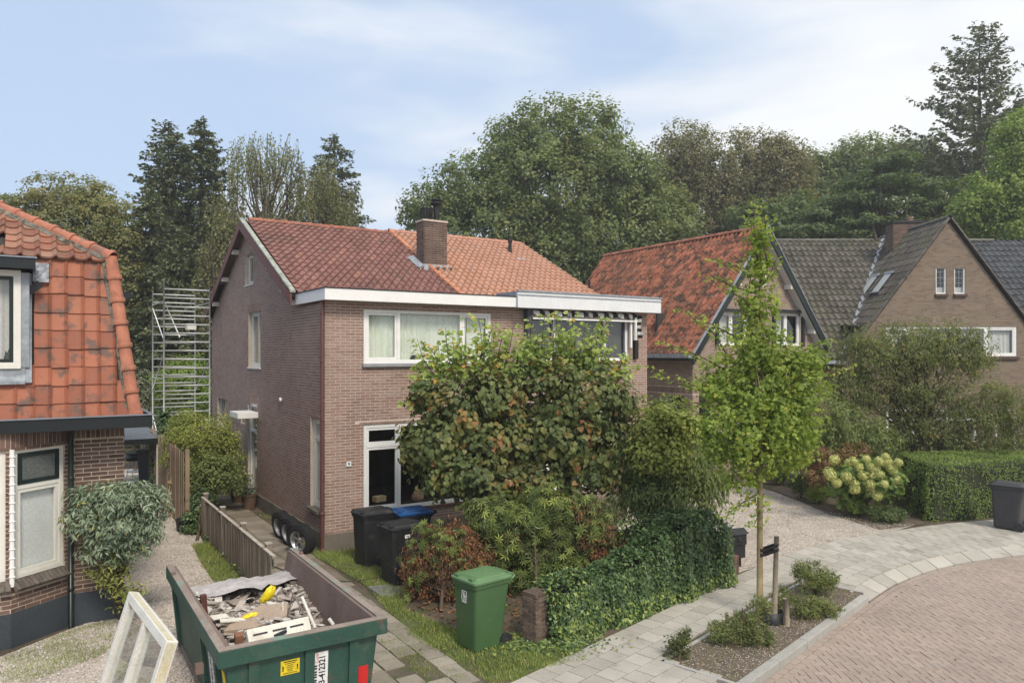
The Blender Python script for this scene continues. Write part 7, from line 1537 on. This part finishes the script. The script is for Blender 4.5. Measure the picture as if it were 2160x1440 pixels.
l2 = tree('linden_tree', 'broad linden with orange-tinged leaves before the awning window, right of a touching pair', 'tree', gl, (1.08, 14.7, 0), [lobe(*q, dL+.15) for q in ((1140, 820, 80, 75), (1230, 830, 90, 75), (1180, 920, 110, 80), (1260, 930, 75, 80), (1150, 1000, 90, 50), (1240, 1000, 80, 50), (1310, 850, 35, 45), (1290, 960, 40, 50), (1120, 1040, 60, 35))], L_LIN, HEART, .105, 420, 20, .23, 63, trunk=.085, fork=.55, nlimb=26, limb=.03, inner=.3, kw=kwl, loose=190, ls=1.22)
shoots(l2, (1.08, 14.7, 0), [S(*q, dL+.15) for q in ((1140, 790, 1150, 660), (1165, 780, 1170, 655), (1185, 790, 1205, 650), (1210, 790, 1235, 680), (1230, 780, 1275, 665), (1250, 790, 1280, 680), (1130, 790, 1120, 670), (1200, 780, 1190, 690), (1270, 800, 1320, 740), (1290, 820, 1345, 770), (1160, 800, 1135, 720), (1225, 800, 1255, 700), (1150, 790, 1180, 700), (1310, 850, 1360, 830), (1215, 800, 1215, 690), (1140, 780, 1135, 700), (1175, 780, 1180, 690), (1195, 780, 1200, 700), (1240, 780, 1250, 710), (1265, 790, 1285, 730), (1160, 780, 1150, 730), (1220, 780, 1240, 730), (1285, 800, 1310, 755), (1120, 800, 1130, 740), (1250, 790, 1220, 740))], L_LIT, .125, HEART, 64, 46)
# ---------------------------------------------------------------- young street tree
dm_ = TRB.y; mt = tree('maple_tree', 'young slender bright green maple tied to a stake in the planting bed', 'tree', None, TRB, [lobe(*q, dm_) for q in ((1597, 500, 20, 40), (1597, 560, 26, 50), (1603, 640, 42, 60), (1590, 730, 75, 55), (1630, 760, 75, 50), (1590, 820, 110, 60), (1670, 810, 75, 60), (1600, 900, 125, 70), (1650, 880, 90, 75), (1590, 960, 90, 50), (1510, 800, 45, 60), (1650, 960, 60, 40), (1515, 910, 45, 50), (1700, 760, 50, 30), (1560, 1000, 40, 30))], L_MAP, MAPLE, .06, 900, 14, .17, 71, trunk=.045, fork=.42, nlimb=70, limb=.019, inner=.15, kw=dict(droop=.5, up=.5), loose=150, bark=pm('young_bark', (.24, .19, .10), rough=.9, nscale=6, namt=.25, dirt=((.35, .28, .16), .56, 5, .6)))
shoots(mt, TRB, [S(*q, dm_) for q in ((1600, 560, 1592, 425), (1600, 560, 1580, 455), (1600, 580, 1500, 545), (1600, 620, 1485, 570), (1580, 640, 1520, 580), (1570, 720, 1425, 650), (1540, 760, 1470, 660), (1530, 780, 1385, 720), (1560, 850, 1375, 790), (1540, 850, 1360, 770), (1640, 760, 1750, 715), (1650, 780, 1740, 735), (1650, 800, 1800, 770), (1610, 600, 1640, 540), (1600, 520, 1600, 430), (1560, 860, 1430, 860), (1540, 870, 1410, 830), (1620, 560, 1600, 470), (1520, 960, 1480, 870), (1600, 1040, 1530, 1090), (1610, 1040, 1590, 1110), (1690, 900, 1720, 960))], L_MAP, .066, MAPLE, 72, 64)
# ---------------------------------------------------------------- shrubs
def shrub(name, label, px, py, lobes, d, lm, tpl, size, nc, npr, cr, seed, cat='shrub', **k):
    b = G(px, py); k.setdefault('trunk', .03); k.setdefault('nlimb', 14); k.setdefault('limb', .014); k.setdefault('bark', TWIG)
    return tree(name, label, cat, None, b, [lobe(*q[:4], d, *(q[4:] or ())) for q in lobes], lm, tpl, size, nc, npr, cr, seed, fork=.2, **k)
shrub('willow_leaved_shrub', 'large green shrub spreading behind the tall ivy at the driveway', 1420, 1160, ((1400, 930, 60, 55), (1450, 980, 75, 60), (1380, 1000, 70, 70), (1480, 1020, 60, 50), (1340, 950, 50, 60), (1420, 1050, 80, 50), (1340, 1040, 60, 50), (1400, 870, 40, 35)), 14.4, L_SHB, NARROW, .13, 620, 22, .2, 81, kw=dict(droop=.9), nlimb=40)
shrub('lime_green_shrub', 'small lime green shrub at the right corner of the house', 1385, 1150, ((1385, 900, 45, 45), (1360, 950, 35, 50), (1410, 960, 40, 40), (1450, 900, 30, 30)), 13.9, L_PRV, KITE, .09, 300, 22, .16, 82)
shrub('browned_azalea', 'dying azalea with rust-brown leaves next to the black bins', 930, 1290, ((930, 1180, 90, 70), (885, 1220, 45, 60), (985, 1190, 60, 70), (920, 1250, 70, 45), (960, 1130, 50, 30)), 12.5, L_BRN, NARROW, .07, 480, 24, .12, 83, nlimb=110, limb=.008, kw=dict(droop=1.3, up=.1), inner=.35)
shrub('azalea', 'live green azalea sprigs at the left of the browned bush', 860, 1270, ((862, 1165, 28, 35), (905, 1130, 35, 35), (850, 1240, 20, 25), (940, 1150, 50, 40), (900, 1200, 40, 40), (980, 1220, 40, 50)), 12.25, L_RHO, ROSETTE, .075, 130, 4, .1, 84, nlimb=12, limb=.006)
shrub('rhododendron', 'leafy rhododendron growing under the two lindens', 1140, 1290, ((1060, 1100, 75, 65), (1160, 1085, 85, 75), (1020, 1080, 45, 35), (1100, 1180, 90, 65), (1200, 1190, 80, 70), (1040, 1190, 60, 50), (1250, 1110, 60, 60), (1130, 1240, 80, 40), (1210, 1240, 60, 40), (1050, 1240, 40, 35)), 13.0, L_RHO, ROSETTE, .11, 800, 5, .2, 85, nlimb=8, limb=.004,  inner=.3, kw=dict(rnd=.5, outw=.9))
shrub('browned_azalea', 'dark withered shrub between the rhododendron and the tall ivy', 1270, 1250, ((1260, 1140, 50, 50), (1290, 1190, 45, 55), (1080, 1130, 30, 30), (1230, 1080, 40, 30)), 12.9, L_BRN, NARROW, .08, 200, 20, .12, 86, nlimb=50, limb=.007, kw=dict(droop=1.3, up=.1))
shrub('garden_bush', 'rounded yellow-green bush beside the side path', 430, 1045, ((430, 920, 75, 60), (400, 950, 60, 60), (460, 960, 55, 65), (430, 1000, 60, 40), (390, 900, 40, 35)), 19.6, L_PRV, KITE, .065, 640, 28, .2, 87, nlimb=40, limb=.014)
shrub('garden_bush', 'darker leafy bush at the foot of the yellow-green one', 455, 1060, ((450, 1000, 55, 45), (410, 1020, 40, 40), (505, 1010, 20, 30)), 19.0, L_SHB, KITE, .075, 200, 26, .16, 88)
shrub('buddleia', 'grey-green butterfly bush growing against the cottage wall', 250, 1300, ((255, 1050, 75, 40), (200, 1090, 60, 45), (310, 1060, 55, 40), (260, 1100, 80, 40), (180, 1040, 35, 20), (230, 1150, 60, 40), (290, 1130, 45, 40)), 11.0, L_BUD, NARROW, .10, 300, 20, .13, 89, nlimb=44, limb=.012, inner=.2, kw=dict(droop=.7), loose=60)
shrub('buddleia', 'thin stemmed lower growth at the foot of the butterfly bush', 252, 1305, ((245, 1210, 40, 70), (275, 1240, 30, 50), (215, 1190, 30, 40)), 11.05, L_PRV, NARROW, .08, 60, 12, .12, 90, nlimb=70, limb=.007)
# ivy masses along the alley
shrub('ivy', 'dark ivy sprawling along the far end of the picket fence', 415, 1140, ((425, 1060, 22, 30), (412, 1100, 25, 35), (440, 1140, 28, 35), (430, 1110, 26, 30)), 17.0, L_IVY, IVY, .07, 170, 22, .14, 91, cat='ivy', nlimb=6)
shrub('ivy', 'dark ivy climbing at the left end of the tall board fence', 345, 1040, ((345, 960, 20, 60), (350, 900, 18, 40), (340, 1010, 18, 30)), 21.5, L_IVY, IVY, .085, 150, 22, .16, 92, cat='ivy', nlimb=6)
rg = np.random.default_rng(93); mb = MB(); n = 420; b_ = rg.uniform(-1.6, 2.9, n); a_ = -1.66+rg.normal(0, .10, n); C = np.array([A2W(a_[i], b_[i], .06+.12*rg.random()) for i in range(n)]); clump_leaves(mb, C, np.tile([[0, 0, 1.]], (n, 1)), .12, 9, .055, IVY, rg)
o = mb.build('ground_ivy', L_IVY); tag(o, 'strip of low ivy between the picket fence and the slab path', 'ground cover', kind='stuff')
# ---------------------------------------------------------------- ivy wall
def ivy_wall(label, A_, B_, hfun, hw, spill, n, seed):
    rg = np.random.default_rng(seed); A_ = np.array(A_); B_ = np.array(B_); D_ = B_-A_; Ln = np.linalg.norm(D_); D_ /= Ln; Nn = np.array([D_[1], -D_[0]])
    e = empty('ivy_wall', (*A_, 0), 0, label, 'ivy')
    s = rg.uniform(-.15, Ln+.1, n); q = rg.random(n); h = np.array([hfun(x/Ln) for x in s])
    # section: q<.6 street face, .6-.85 top, >.85 back face
    P = np.zeros((n, 3)); O = np.zeros((n, 3)); bump = .07*np.sin(s*5.1)+.05*np.sin(s*11.3+1)
    f = q < .64; t = q/.64; off = hw+spill*(1-t)**2.2+bump*.7; P[f, 0:2] = (A_+D_*s[:, None]+Nn*off[:, None])[f]; P[f, 2] = (h*t*.97)[f]; O[f, :2] = Nn; O[f, 2] = .35
    g_ = (q >= .64) & (q < .86); t = (q-.64)/.22; off = hw*(1-2*t); P[g_, 0:2] = (A_+D_*s[:, None]+Nn*off[:, None])[g_]; P[g_, 2] = (h+.06*np.sin(t*3.14)+bump)[g_]; O[g_, 2] = 1
    k = q >= .86; t = (q-.86)/.14; P[k, 0:2] = (A_+D_*s[:, None]-Nn*hw)[k]; P[k, 2] = (h*(1-t))[k]; O[k, :2] = -Nn; O[k, 2] = .3
    P += rg.normal(0, .03, (n, 3)); P[:, 2] = np.maximum(P[:, 2], .02)
    N3 = O+rg.normal(0, .45, (n, 3)); Y = rg.normal(0, .6, (n, 3)); Y[:, 2] -= .9
    yel = np.clip(.42+rg.normal(0, .22, n), 0, .86); low = (P[:, 2] < .3) & (rg.random(n) < .45); up_ = rg.random(n) < .04+.25*(s < .6); yel[low | up_] = rg.uniform(.85, 1, (low | up_).sum())
    mb = MB(); put_leaves(mb, P, N3, Y, .056*rg.uniform(.6, 1.25, n), IVY, yel); o = mb.build('foliage', L_IVY, e, (-A_[0], -A_[1], 0))
    m = MB(); K = 16
    for i in range(K):
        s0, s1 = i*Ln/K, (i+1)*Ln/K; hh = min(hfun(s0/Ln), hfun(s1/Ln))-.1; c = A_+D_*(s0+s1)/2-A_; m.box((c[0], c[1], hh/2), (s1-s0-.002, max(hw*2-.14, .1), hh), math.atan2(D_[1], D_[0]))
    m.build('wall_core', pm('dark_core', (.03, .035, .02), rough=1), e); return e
hf = lambda t: float(np.interp(t, [0, .12, .3, .42, .5, .6, .85, 1.0], [.70, .76, .76, .84, 1.0, 1.18, 1.25, 1.0]))
ivy_wall('long ivy-covered low wall along the pavement, dark leaves edged with lime', (.52, 10.72), (3.7, 13.47), hf, .24, .14, 22000, 101)
ivy_wall('tall dark ivy clump set back behind the ivy wall next to the driveway', (1.9, 12.9), (3.5, 14.1), lambda t: 1.0+.15*math.sin(3*t), .35, .1, 4500, 102)
# lime ivy runners on the ground round the pier
rg = np.random.default_rng(103); mb = MB(); n = 1100; c = np.array([.4, 10.4])+rg.normal(0, 1, (n, 2))*np.array([.45, .17]); C = np.c_[c, rg.random(n)*.07+.01]; put_leaves(mb, C, np.array([0, -.3, 1.])+rg.normal(0, .3, (n, 3)), rg.normal(0, 1, (n, 3)), .05*rg.uniform(.6, 1.2, n), IVY, rg.choice([.3, .5, .88, .97], n)); o = mb.build('ivy_runners', L_IVY); tag(o, 'ivy runners with lime leaves creeping round the brick pier', 'ground cover', kind='stuff')
# ---------------------------------------------------------------- gardens at right
tree('cherry_tree', 'wide spreading cherry tree in front of the brown gabled house', 'tree', None, G(1935, 1045), [lobe(*q, 21.3) for q in ((1900, 715, 85, 40), (1990, 710, 75, 35), (1820, 735, 60, 40), (2050, 730, 40, 30), (1900, 745, 95, 50), (1830, 765, 70, 50), (1985, 745, 80, 45), (2050, 760, 50, 35), (1790, 830, 60, 50), (1880, 830, 90, 40), (1970, 820, 90, 45), (2080, 850, 75, 55), (2140, 880, 70, 60), (2010, 900, 100, 50), (1930, 900, 80, 45), (2110, 940, 70, 35))], L_OLV, NARROW, .115, 1350, 24, .22, 111, trunk=.13, fork=.3, nlimb=60, limb=.035, inner=.2, kw=dict(droop=.9), loose=1100, ls=1.28)
tree('laurel_shrub', 'dense mid-green shrub at the left side of the brown house garden', 'shrub', None, G(1740, 1020), [lobe(*q, 20.5) for q in ((1740, 880, 75, 60), (1700, 930, 60, 50), (1790, 910, 60, 55), (1740, 960, 70, 40), (1840, 930, 60, 50))], L_SHB, NARROW, .12, 460, 24, .26, 112, trunk=.05, nlimb=26, limb=.02, kw=dict(droop=.7))
tree('evergreen_shrub', 'very dark evergreen behind the hydrangea', 'shrub', None, G(1880, 1035), [lobe(*q, 22.5) for q in ((1870, 960, 80, 50), (1960, 960, 90, 50), (1820, 990, 50, 30), (2060, 970, 80, 40))], L_SPR, KITE, .11, 420, 28, .26, 113, trunk=.05, nlimb=10, limb=.02)
shrub('russet_shrub', 'small reddish shrub left of the hydrangea', 1740, 1050, ((1740, 965, 40, 25), (1800, 950, 35, 18), (1720, 1000, 25, 25)), 19.6, L_RED, KITE, .07, 120, 20, .12, 114, nlimb=24)
for k, (px, py, q, lm, lab) in enumerate(((1690, 1050, (1690, 1020, 26, 20), L_DRK, 'low dark bush left of the lime one at the drive edge'), (1730, 1062, (1728, 1038, 28, 17), L_GRN, 'low lime-green bush at the edge of the gravel drive'), (1800, 1088, (1800, 1062, 35, 20), L_GRN, 'low bright bush in front of the hydrangea'), (1870, 1100, (1870, 1082, 42, 16), L_DRK, 'low dark green bush at the left foot of the clipped hedge'), (1640, 1020, (1640, 1000, 28, 14), L_DRK, 'small dark bush at the far end of the gravel drive'))):
    shrub('low_bush', lab, px, py, (q,), FPX*CAMZ/(py-HYP)-.1, lm, KITE, .06, 70, 22, .11, 120+k, nlimb=4)
# hydrangea
hb = G(1830, 1085); HY = shrub('hydrangea', 'hydrangea covered in big pale lime flower heads', 1830, 1085, ((1830, 1010, 75, 40), (1790, 1020, 40, 35), (1870, 1010, 40, 45)), 18.6, L_HYD, HEART, .13, 110, 14, .2, 130, nlimb=16)
rg = np.random.default_rng(131)
meh = MB(); n = 170; u = unit(rg.normal(0, 1, (n, 3))); put_leaves(meh, u*np.array([.12, .12, .1]), u+rg.normal(0, .15, (n, 3)), rg.normal(0, 1, (n, 3)), .04, BROAD, rg.random(n)); meh.lathe([(0, -.07), (.06, -.05), (.085, 0), (.06, .05), (0, .07)], n=10); mh = meh.mesh('flower_head', L_FLO)
for (px, py) in ((1763, 968), (1790, 975), (1812, 985), (1838, 985), (1856, 972), (1868, 962), (1880, 985), (1895, 975), (1785, 1005), (1820, 1003), (1838, 1002), (1856, 1001), (1752, 1002), (1748, 995), (1765, 1018), (1792, 1012), (1803, 1032), (1804, 1020), (1836, 1022), (1840, 1034), (1858, 1030), (1866, 1020), (1884, 994), (1845, 990), (1872, 975), (1828, 968), (1800, 972), (1890, 1012), (1758, 970), (1850, 1045)):
    p = wpt(px, py, 18.0+rg.normal(0, .12)); s_ = rg.uniform(.8, 1.2); o = link('flower_head', mh, HY, p-Vector(HY.location), (rg.uniform(0, 6), rg.uniform(0, 1), 0)); o.scale = (s_,)*3
# clipped hedge
rg = np.random.default_rng(140)
hedge = empty('clipped_hedge', (10.1, 18.0, 0), 0, 'long clipped green hedge along the pavement behind the grey bin', 'hedge')
hp_ = np.array([(10.05, 18.0), (12.7, 18.75), (17.0, 19.7), (17.0, 21.2), (12.6, 20.6), (10.5, 20.4)])
n = 30000; ed = np.roll(hp_, -1, 0)-hp_; el = np.linalg.norm(ed, axis=1); Ht = 1.42
area_s = el.sum()*Ht; m_ = int(n*.72); k = rg.choice(6, m_, p=el/el.sum()); t = rg.random(m_); P2_ = hp_[k]+ed[k]*t[:, None]; nn = np.stack([ed[k][:, 1], -ed[k][:, 0]], -1)/el[k][:, None]
z = rg.random(m_)*Ht; bul = .05*np.sin(P2_[:, 0]*4+z*3)+.04*np.sin(z*7+P2_[:, 1]*5)-.12*np.clip((z-Ht+.22)/.22, 0, 1)**2; P = np.c_[P2_+nn*bul[:, None], z]+rg.normal(0, .025, (m_, 3)); O = np.c_[nn, np.full(m_, .2)]
m2_ = n-m_; Q = rg.uniform(hp_.min(0), hp_.max(0), (m2_*2, 2)); Q = Q[inpoly(Q, hp_)][:m2_]; Pt = np.c_[Q, Ht-.02+.04*np.sin(Q[:, 0]*3)*np.sin(Q[:, 1]*4)]+rg.normal(0, .02, (len(Q), 3)); Ot = np.tile([[0, 0, 1.]], (len(Q), 1))
P = np.r_[P, Pt]; O = np.r_[O, Ot]; P[:, 2] = np.maximum(P[:, 2], .02); mb = MB(); n = len(P); put_leaves(mb, P, O+rg.normal(0, .5, (n, 3)), rg.normal(0, 1, (n, 3)), .05*rg.uniform(.6, 1.3, n), KITE, np.clip(.45+.12*np.sin(P[:, 0]*2.3)+rg.normal(0, .2, n), 0, 1)); mb.build('foliage', L_HED, hedge, (-10.1, -18.0, 0))
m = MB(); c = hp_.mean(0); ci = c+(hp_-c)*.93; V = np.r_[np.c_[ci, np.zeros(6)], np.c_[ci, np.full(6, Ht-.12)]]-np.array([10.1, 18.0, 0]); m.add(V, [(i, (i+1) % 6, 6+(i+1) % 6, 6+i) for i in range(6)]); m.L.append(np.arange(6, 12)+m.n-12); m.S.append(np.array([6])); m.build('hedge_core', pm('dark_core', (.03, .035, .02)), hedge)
# ---------------------------------------------------------------- planting bed shrubs
for k, (px, py, lb_, lm, nc, lab) in enumerate((
    (1722, 1262, ((1715, 1215, 45, 33), (1740, 1225, 32, 25), (1690, 1205, 22, 20)), L_JUN, 230, 'rounded needle-leaved shrub at the far end of the planting bed'),
    (1715, 1310, ((1700, 1280, 50, 25), (1740, 1285, 38, 22), (1650, 1260, 25, 20)), L_JUN, 190, 'low spreading shrub in the middle of the planting bed'),
    (1560, 1370, ((1560, 1320, 50, 32), (1520, 1335, 35, 25), (1590, 1340, 40, 30), (1600, 1280, 25, 25)), L_JUN, 260, 'wide green shrub at the left foot of the young tree'),
    (1432, 1400, ((1430, 1365, 28, 28), (1445, 1345, 18, 22)), L_OLV, 60, 'sparse small shrub at the near corner of the planting bed'))):
    d_ = FPX*CAMZ/(py-HYP); shrub('bed_shrub', lab, px, py-8, lb_, d_+.15, lm, NARROW, .05, nc, 20, .075, 150+k, nlimb=50, limb=.004, kw=dict(up=.3, droop=-.5, outw=.3), inner=.1)
# plants in the pots
for k, (p, pxy, lm) in enumerate(((pot1, None, L_BUD), (pot2, None, L_PRV))):
    b = np.array(p.location)+np.array([0, 0, .4]); e = tree('potted_plant', ['small grey-green plant growing in the nearer brown pot', 'bushy green plant growing in the farther brown pot'][k], 'plant', None, b, [(b+np.array([0, 0, .15+.1*k]), np.array([.14, .14, .16+.1*k]))], lm, KITE, .05, 26, 12, .07, 160+k, trunk=.01, nlimb=8, limb=.004)
# ---------------------------------------------------------------- grass and fallen leaves
def grass(name, label, poly, n, seed, l=(.04, .09), z=.01, tintb=.4, patch=True):
    rg = np.random.default_rng(seed); p = np.array(poly); P = rg.uniform(p.min(0), p.max(0), (n*4, 2)); P = P[inpoly(P, p)]
    if patch: f = np.sin(P[:, 0]*3.1+1)*np.sin(P[:, 1]*2.7)+.7*np.sin(P[:, 0]*7.3)*np.sin(P[:, 1]*8.1+2); P = P[f > rg.normal(-.35, .6, len(P))]
    P = P[:n]; n = len(P); Y = rg.normal(0, .55, (n, 3)); Y[:, 2] = 1; Nn = rg.normal(0, 1, (n, 3)); Nn[:, 2] *= .3
    T = T_([(-.06, 0, 0), (.06, 0, 0), (.03, .6, .05), (0, 1, .2)], [(0, 1, 2, 3)]); mb = MB(); put_leaves(mb, np.c_[P, np.full(n, z)], Nn, Y, rg.uniform(*l, n), T, np.clip(tintb+rg.normal(0, .3, n), 0, 1)); o = mb.build(name, L_GRS); tag(o, label, 'grass', kind='stuff'); return o
M_LAWN = pm('thin_lawn', [(0, (.10, .115, .045))], rough=1, nscale=2, namt=.3, bump=1, bscale=50, fine=.4, dirt=[((.17, .135, .085), .52, 1.7, .8)])
g1 = apoly([(-.28, -.05), (4.5, -.05), (4.5, -1.5), (1.8, -2.6), (.9, -3.6), (.6, -6.2), (.1, -7.5), (-.35, -7.6), (-.35, -5), (-.28, -2)])
g1b = [V2(*p) for p in ((650, 1165), (760, 1160), (830, 1230), (860, 1290), (960, 1330), (1100, 1340), (1200, 1340), (1240, 1396), (1130, 1418), (1060, 1455), (1000, 1425), (930, 1388), (860, 1340), (770, 1235))]
sheet('front_lawn', g1b, .010, M_LAWN)
grass('grass', 'rough grass round the green bin and along the slab path', g1b, 26000, 171, z=.012)
g2 = [V2(*p) for p in ((445, 1145), (470, 1175), (545, 1262), (600, 1340), (540, 1345), (480, 1270), (425, 1190), (405, 1150))]
grass('grass', 'green strip of grass at the foot of the picket fence', g2, 12000, 172, l=(.04, .1), patch=False)
grass('grass', 'sparse grass between the slabs at the skip corner', [V2(*p) for p in ((780, 1340), (900, 1440), (1000, 1440), (860, 1350), (800, 1300))], 2500, 173, l=(.03, .06))
sheet('lawn_strip', g2, .008, M_LAWN)
grass('grass', 'tufts of grass along the side wall near the wheels', apoly([(-.28, -.6), (-.02, -.6), (-.02, 4.2), (-.28, 4.2)]), 2600, 174, l=(.03, .09))
grass('grass', 'moss and grass growing in the pavement joints near the kerb', [tuple(p) for p in (FR*.86+BK*.14)[200:330:6]]+[tuple(p) for p in (FR*.83+BK*.17)[330:200:-6]], 2600, 175, l=(.02, .04), z=.03)
grass('weeds', 'patchy weeds at the foot of the cottage plinth', [V2(*p) for p in ((0, 1390), (150, 1330), (262, 1300), (300, 1330), (200, 1390), (60, 1440), (-60, 1440))], 5000, 176, l=(.02, .05), z=.006)
rg = np.random.default_rng(181); n = 900; q = [V2(*p) for p in ((850, 1240), (1300, 1180), (1320, 1250), (1130, 1290), (1080, 1345), (900, 1320))]; P = rg.uniform(np.min(q, 0), np.max(q, 0), (n*3, 2)); P = P[inpoly(P, q)][:n]; n = len(P); mb = MB(); put_leaves(mb, np.c_[P, rg.random(n)*.03+.01], np.array([0, 0, 1.])+rg.normal(0, .3, (n, 3)), rg.normal(0, 1, (n, 3)), .06*rg.uniform(.5, 1.3, n), BROAD, rg.random(n)); o = mb.build('fallen_leaves', L_BRN); tag(o, 'brown fallen leaves on the soil behind the brick pier', 'leaves', kind='stuff')
n = 120; P = np.c_[rg.uniform(-1.5, 7, n), rg.uniform(9, 17, n)]; mb = MB(); put_leaves(mb, np.c_[P, np.full(n, .045)], np.array([0, 0, 1.])+rg.normal(0, .2, (n, 3)), rg.normal(0, 1, (n, 3)), .035*rg.uniform(.5, 1.3, n), BROAD, rg.random(n)); o = mb.build('fallen_leaves', L_BRN); tag(o, 'few small dry leaves scattered on the pavement and drive', 'leaves', kind='stuff')

grass('grass', 'thin grass and seedlings sprouting in the planting bed', bedp, 1500, 177, l=(.02, .06), z=.024)
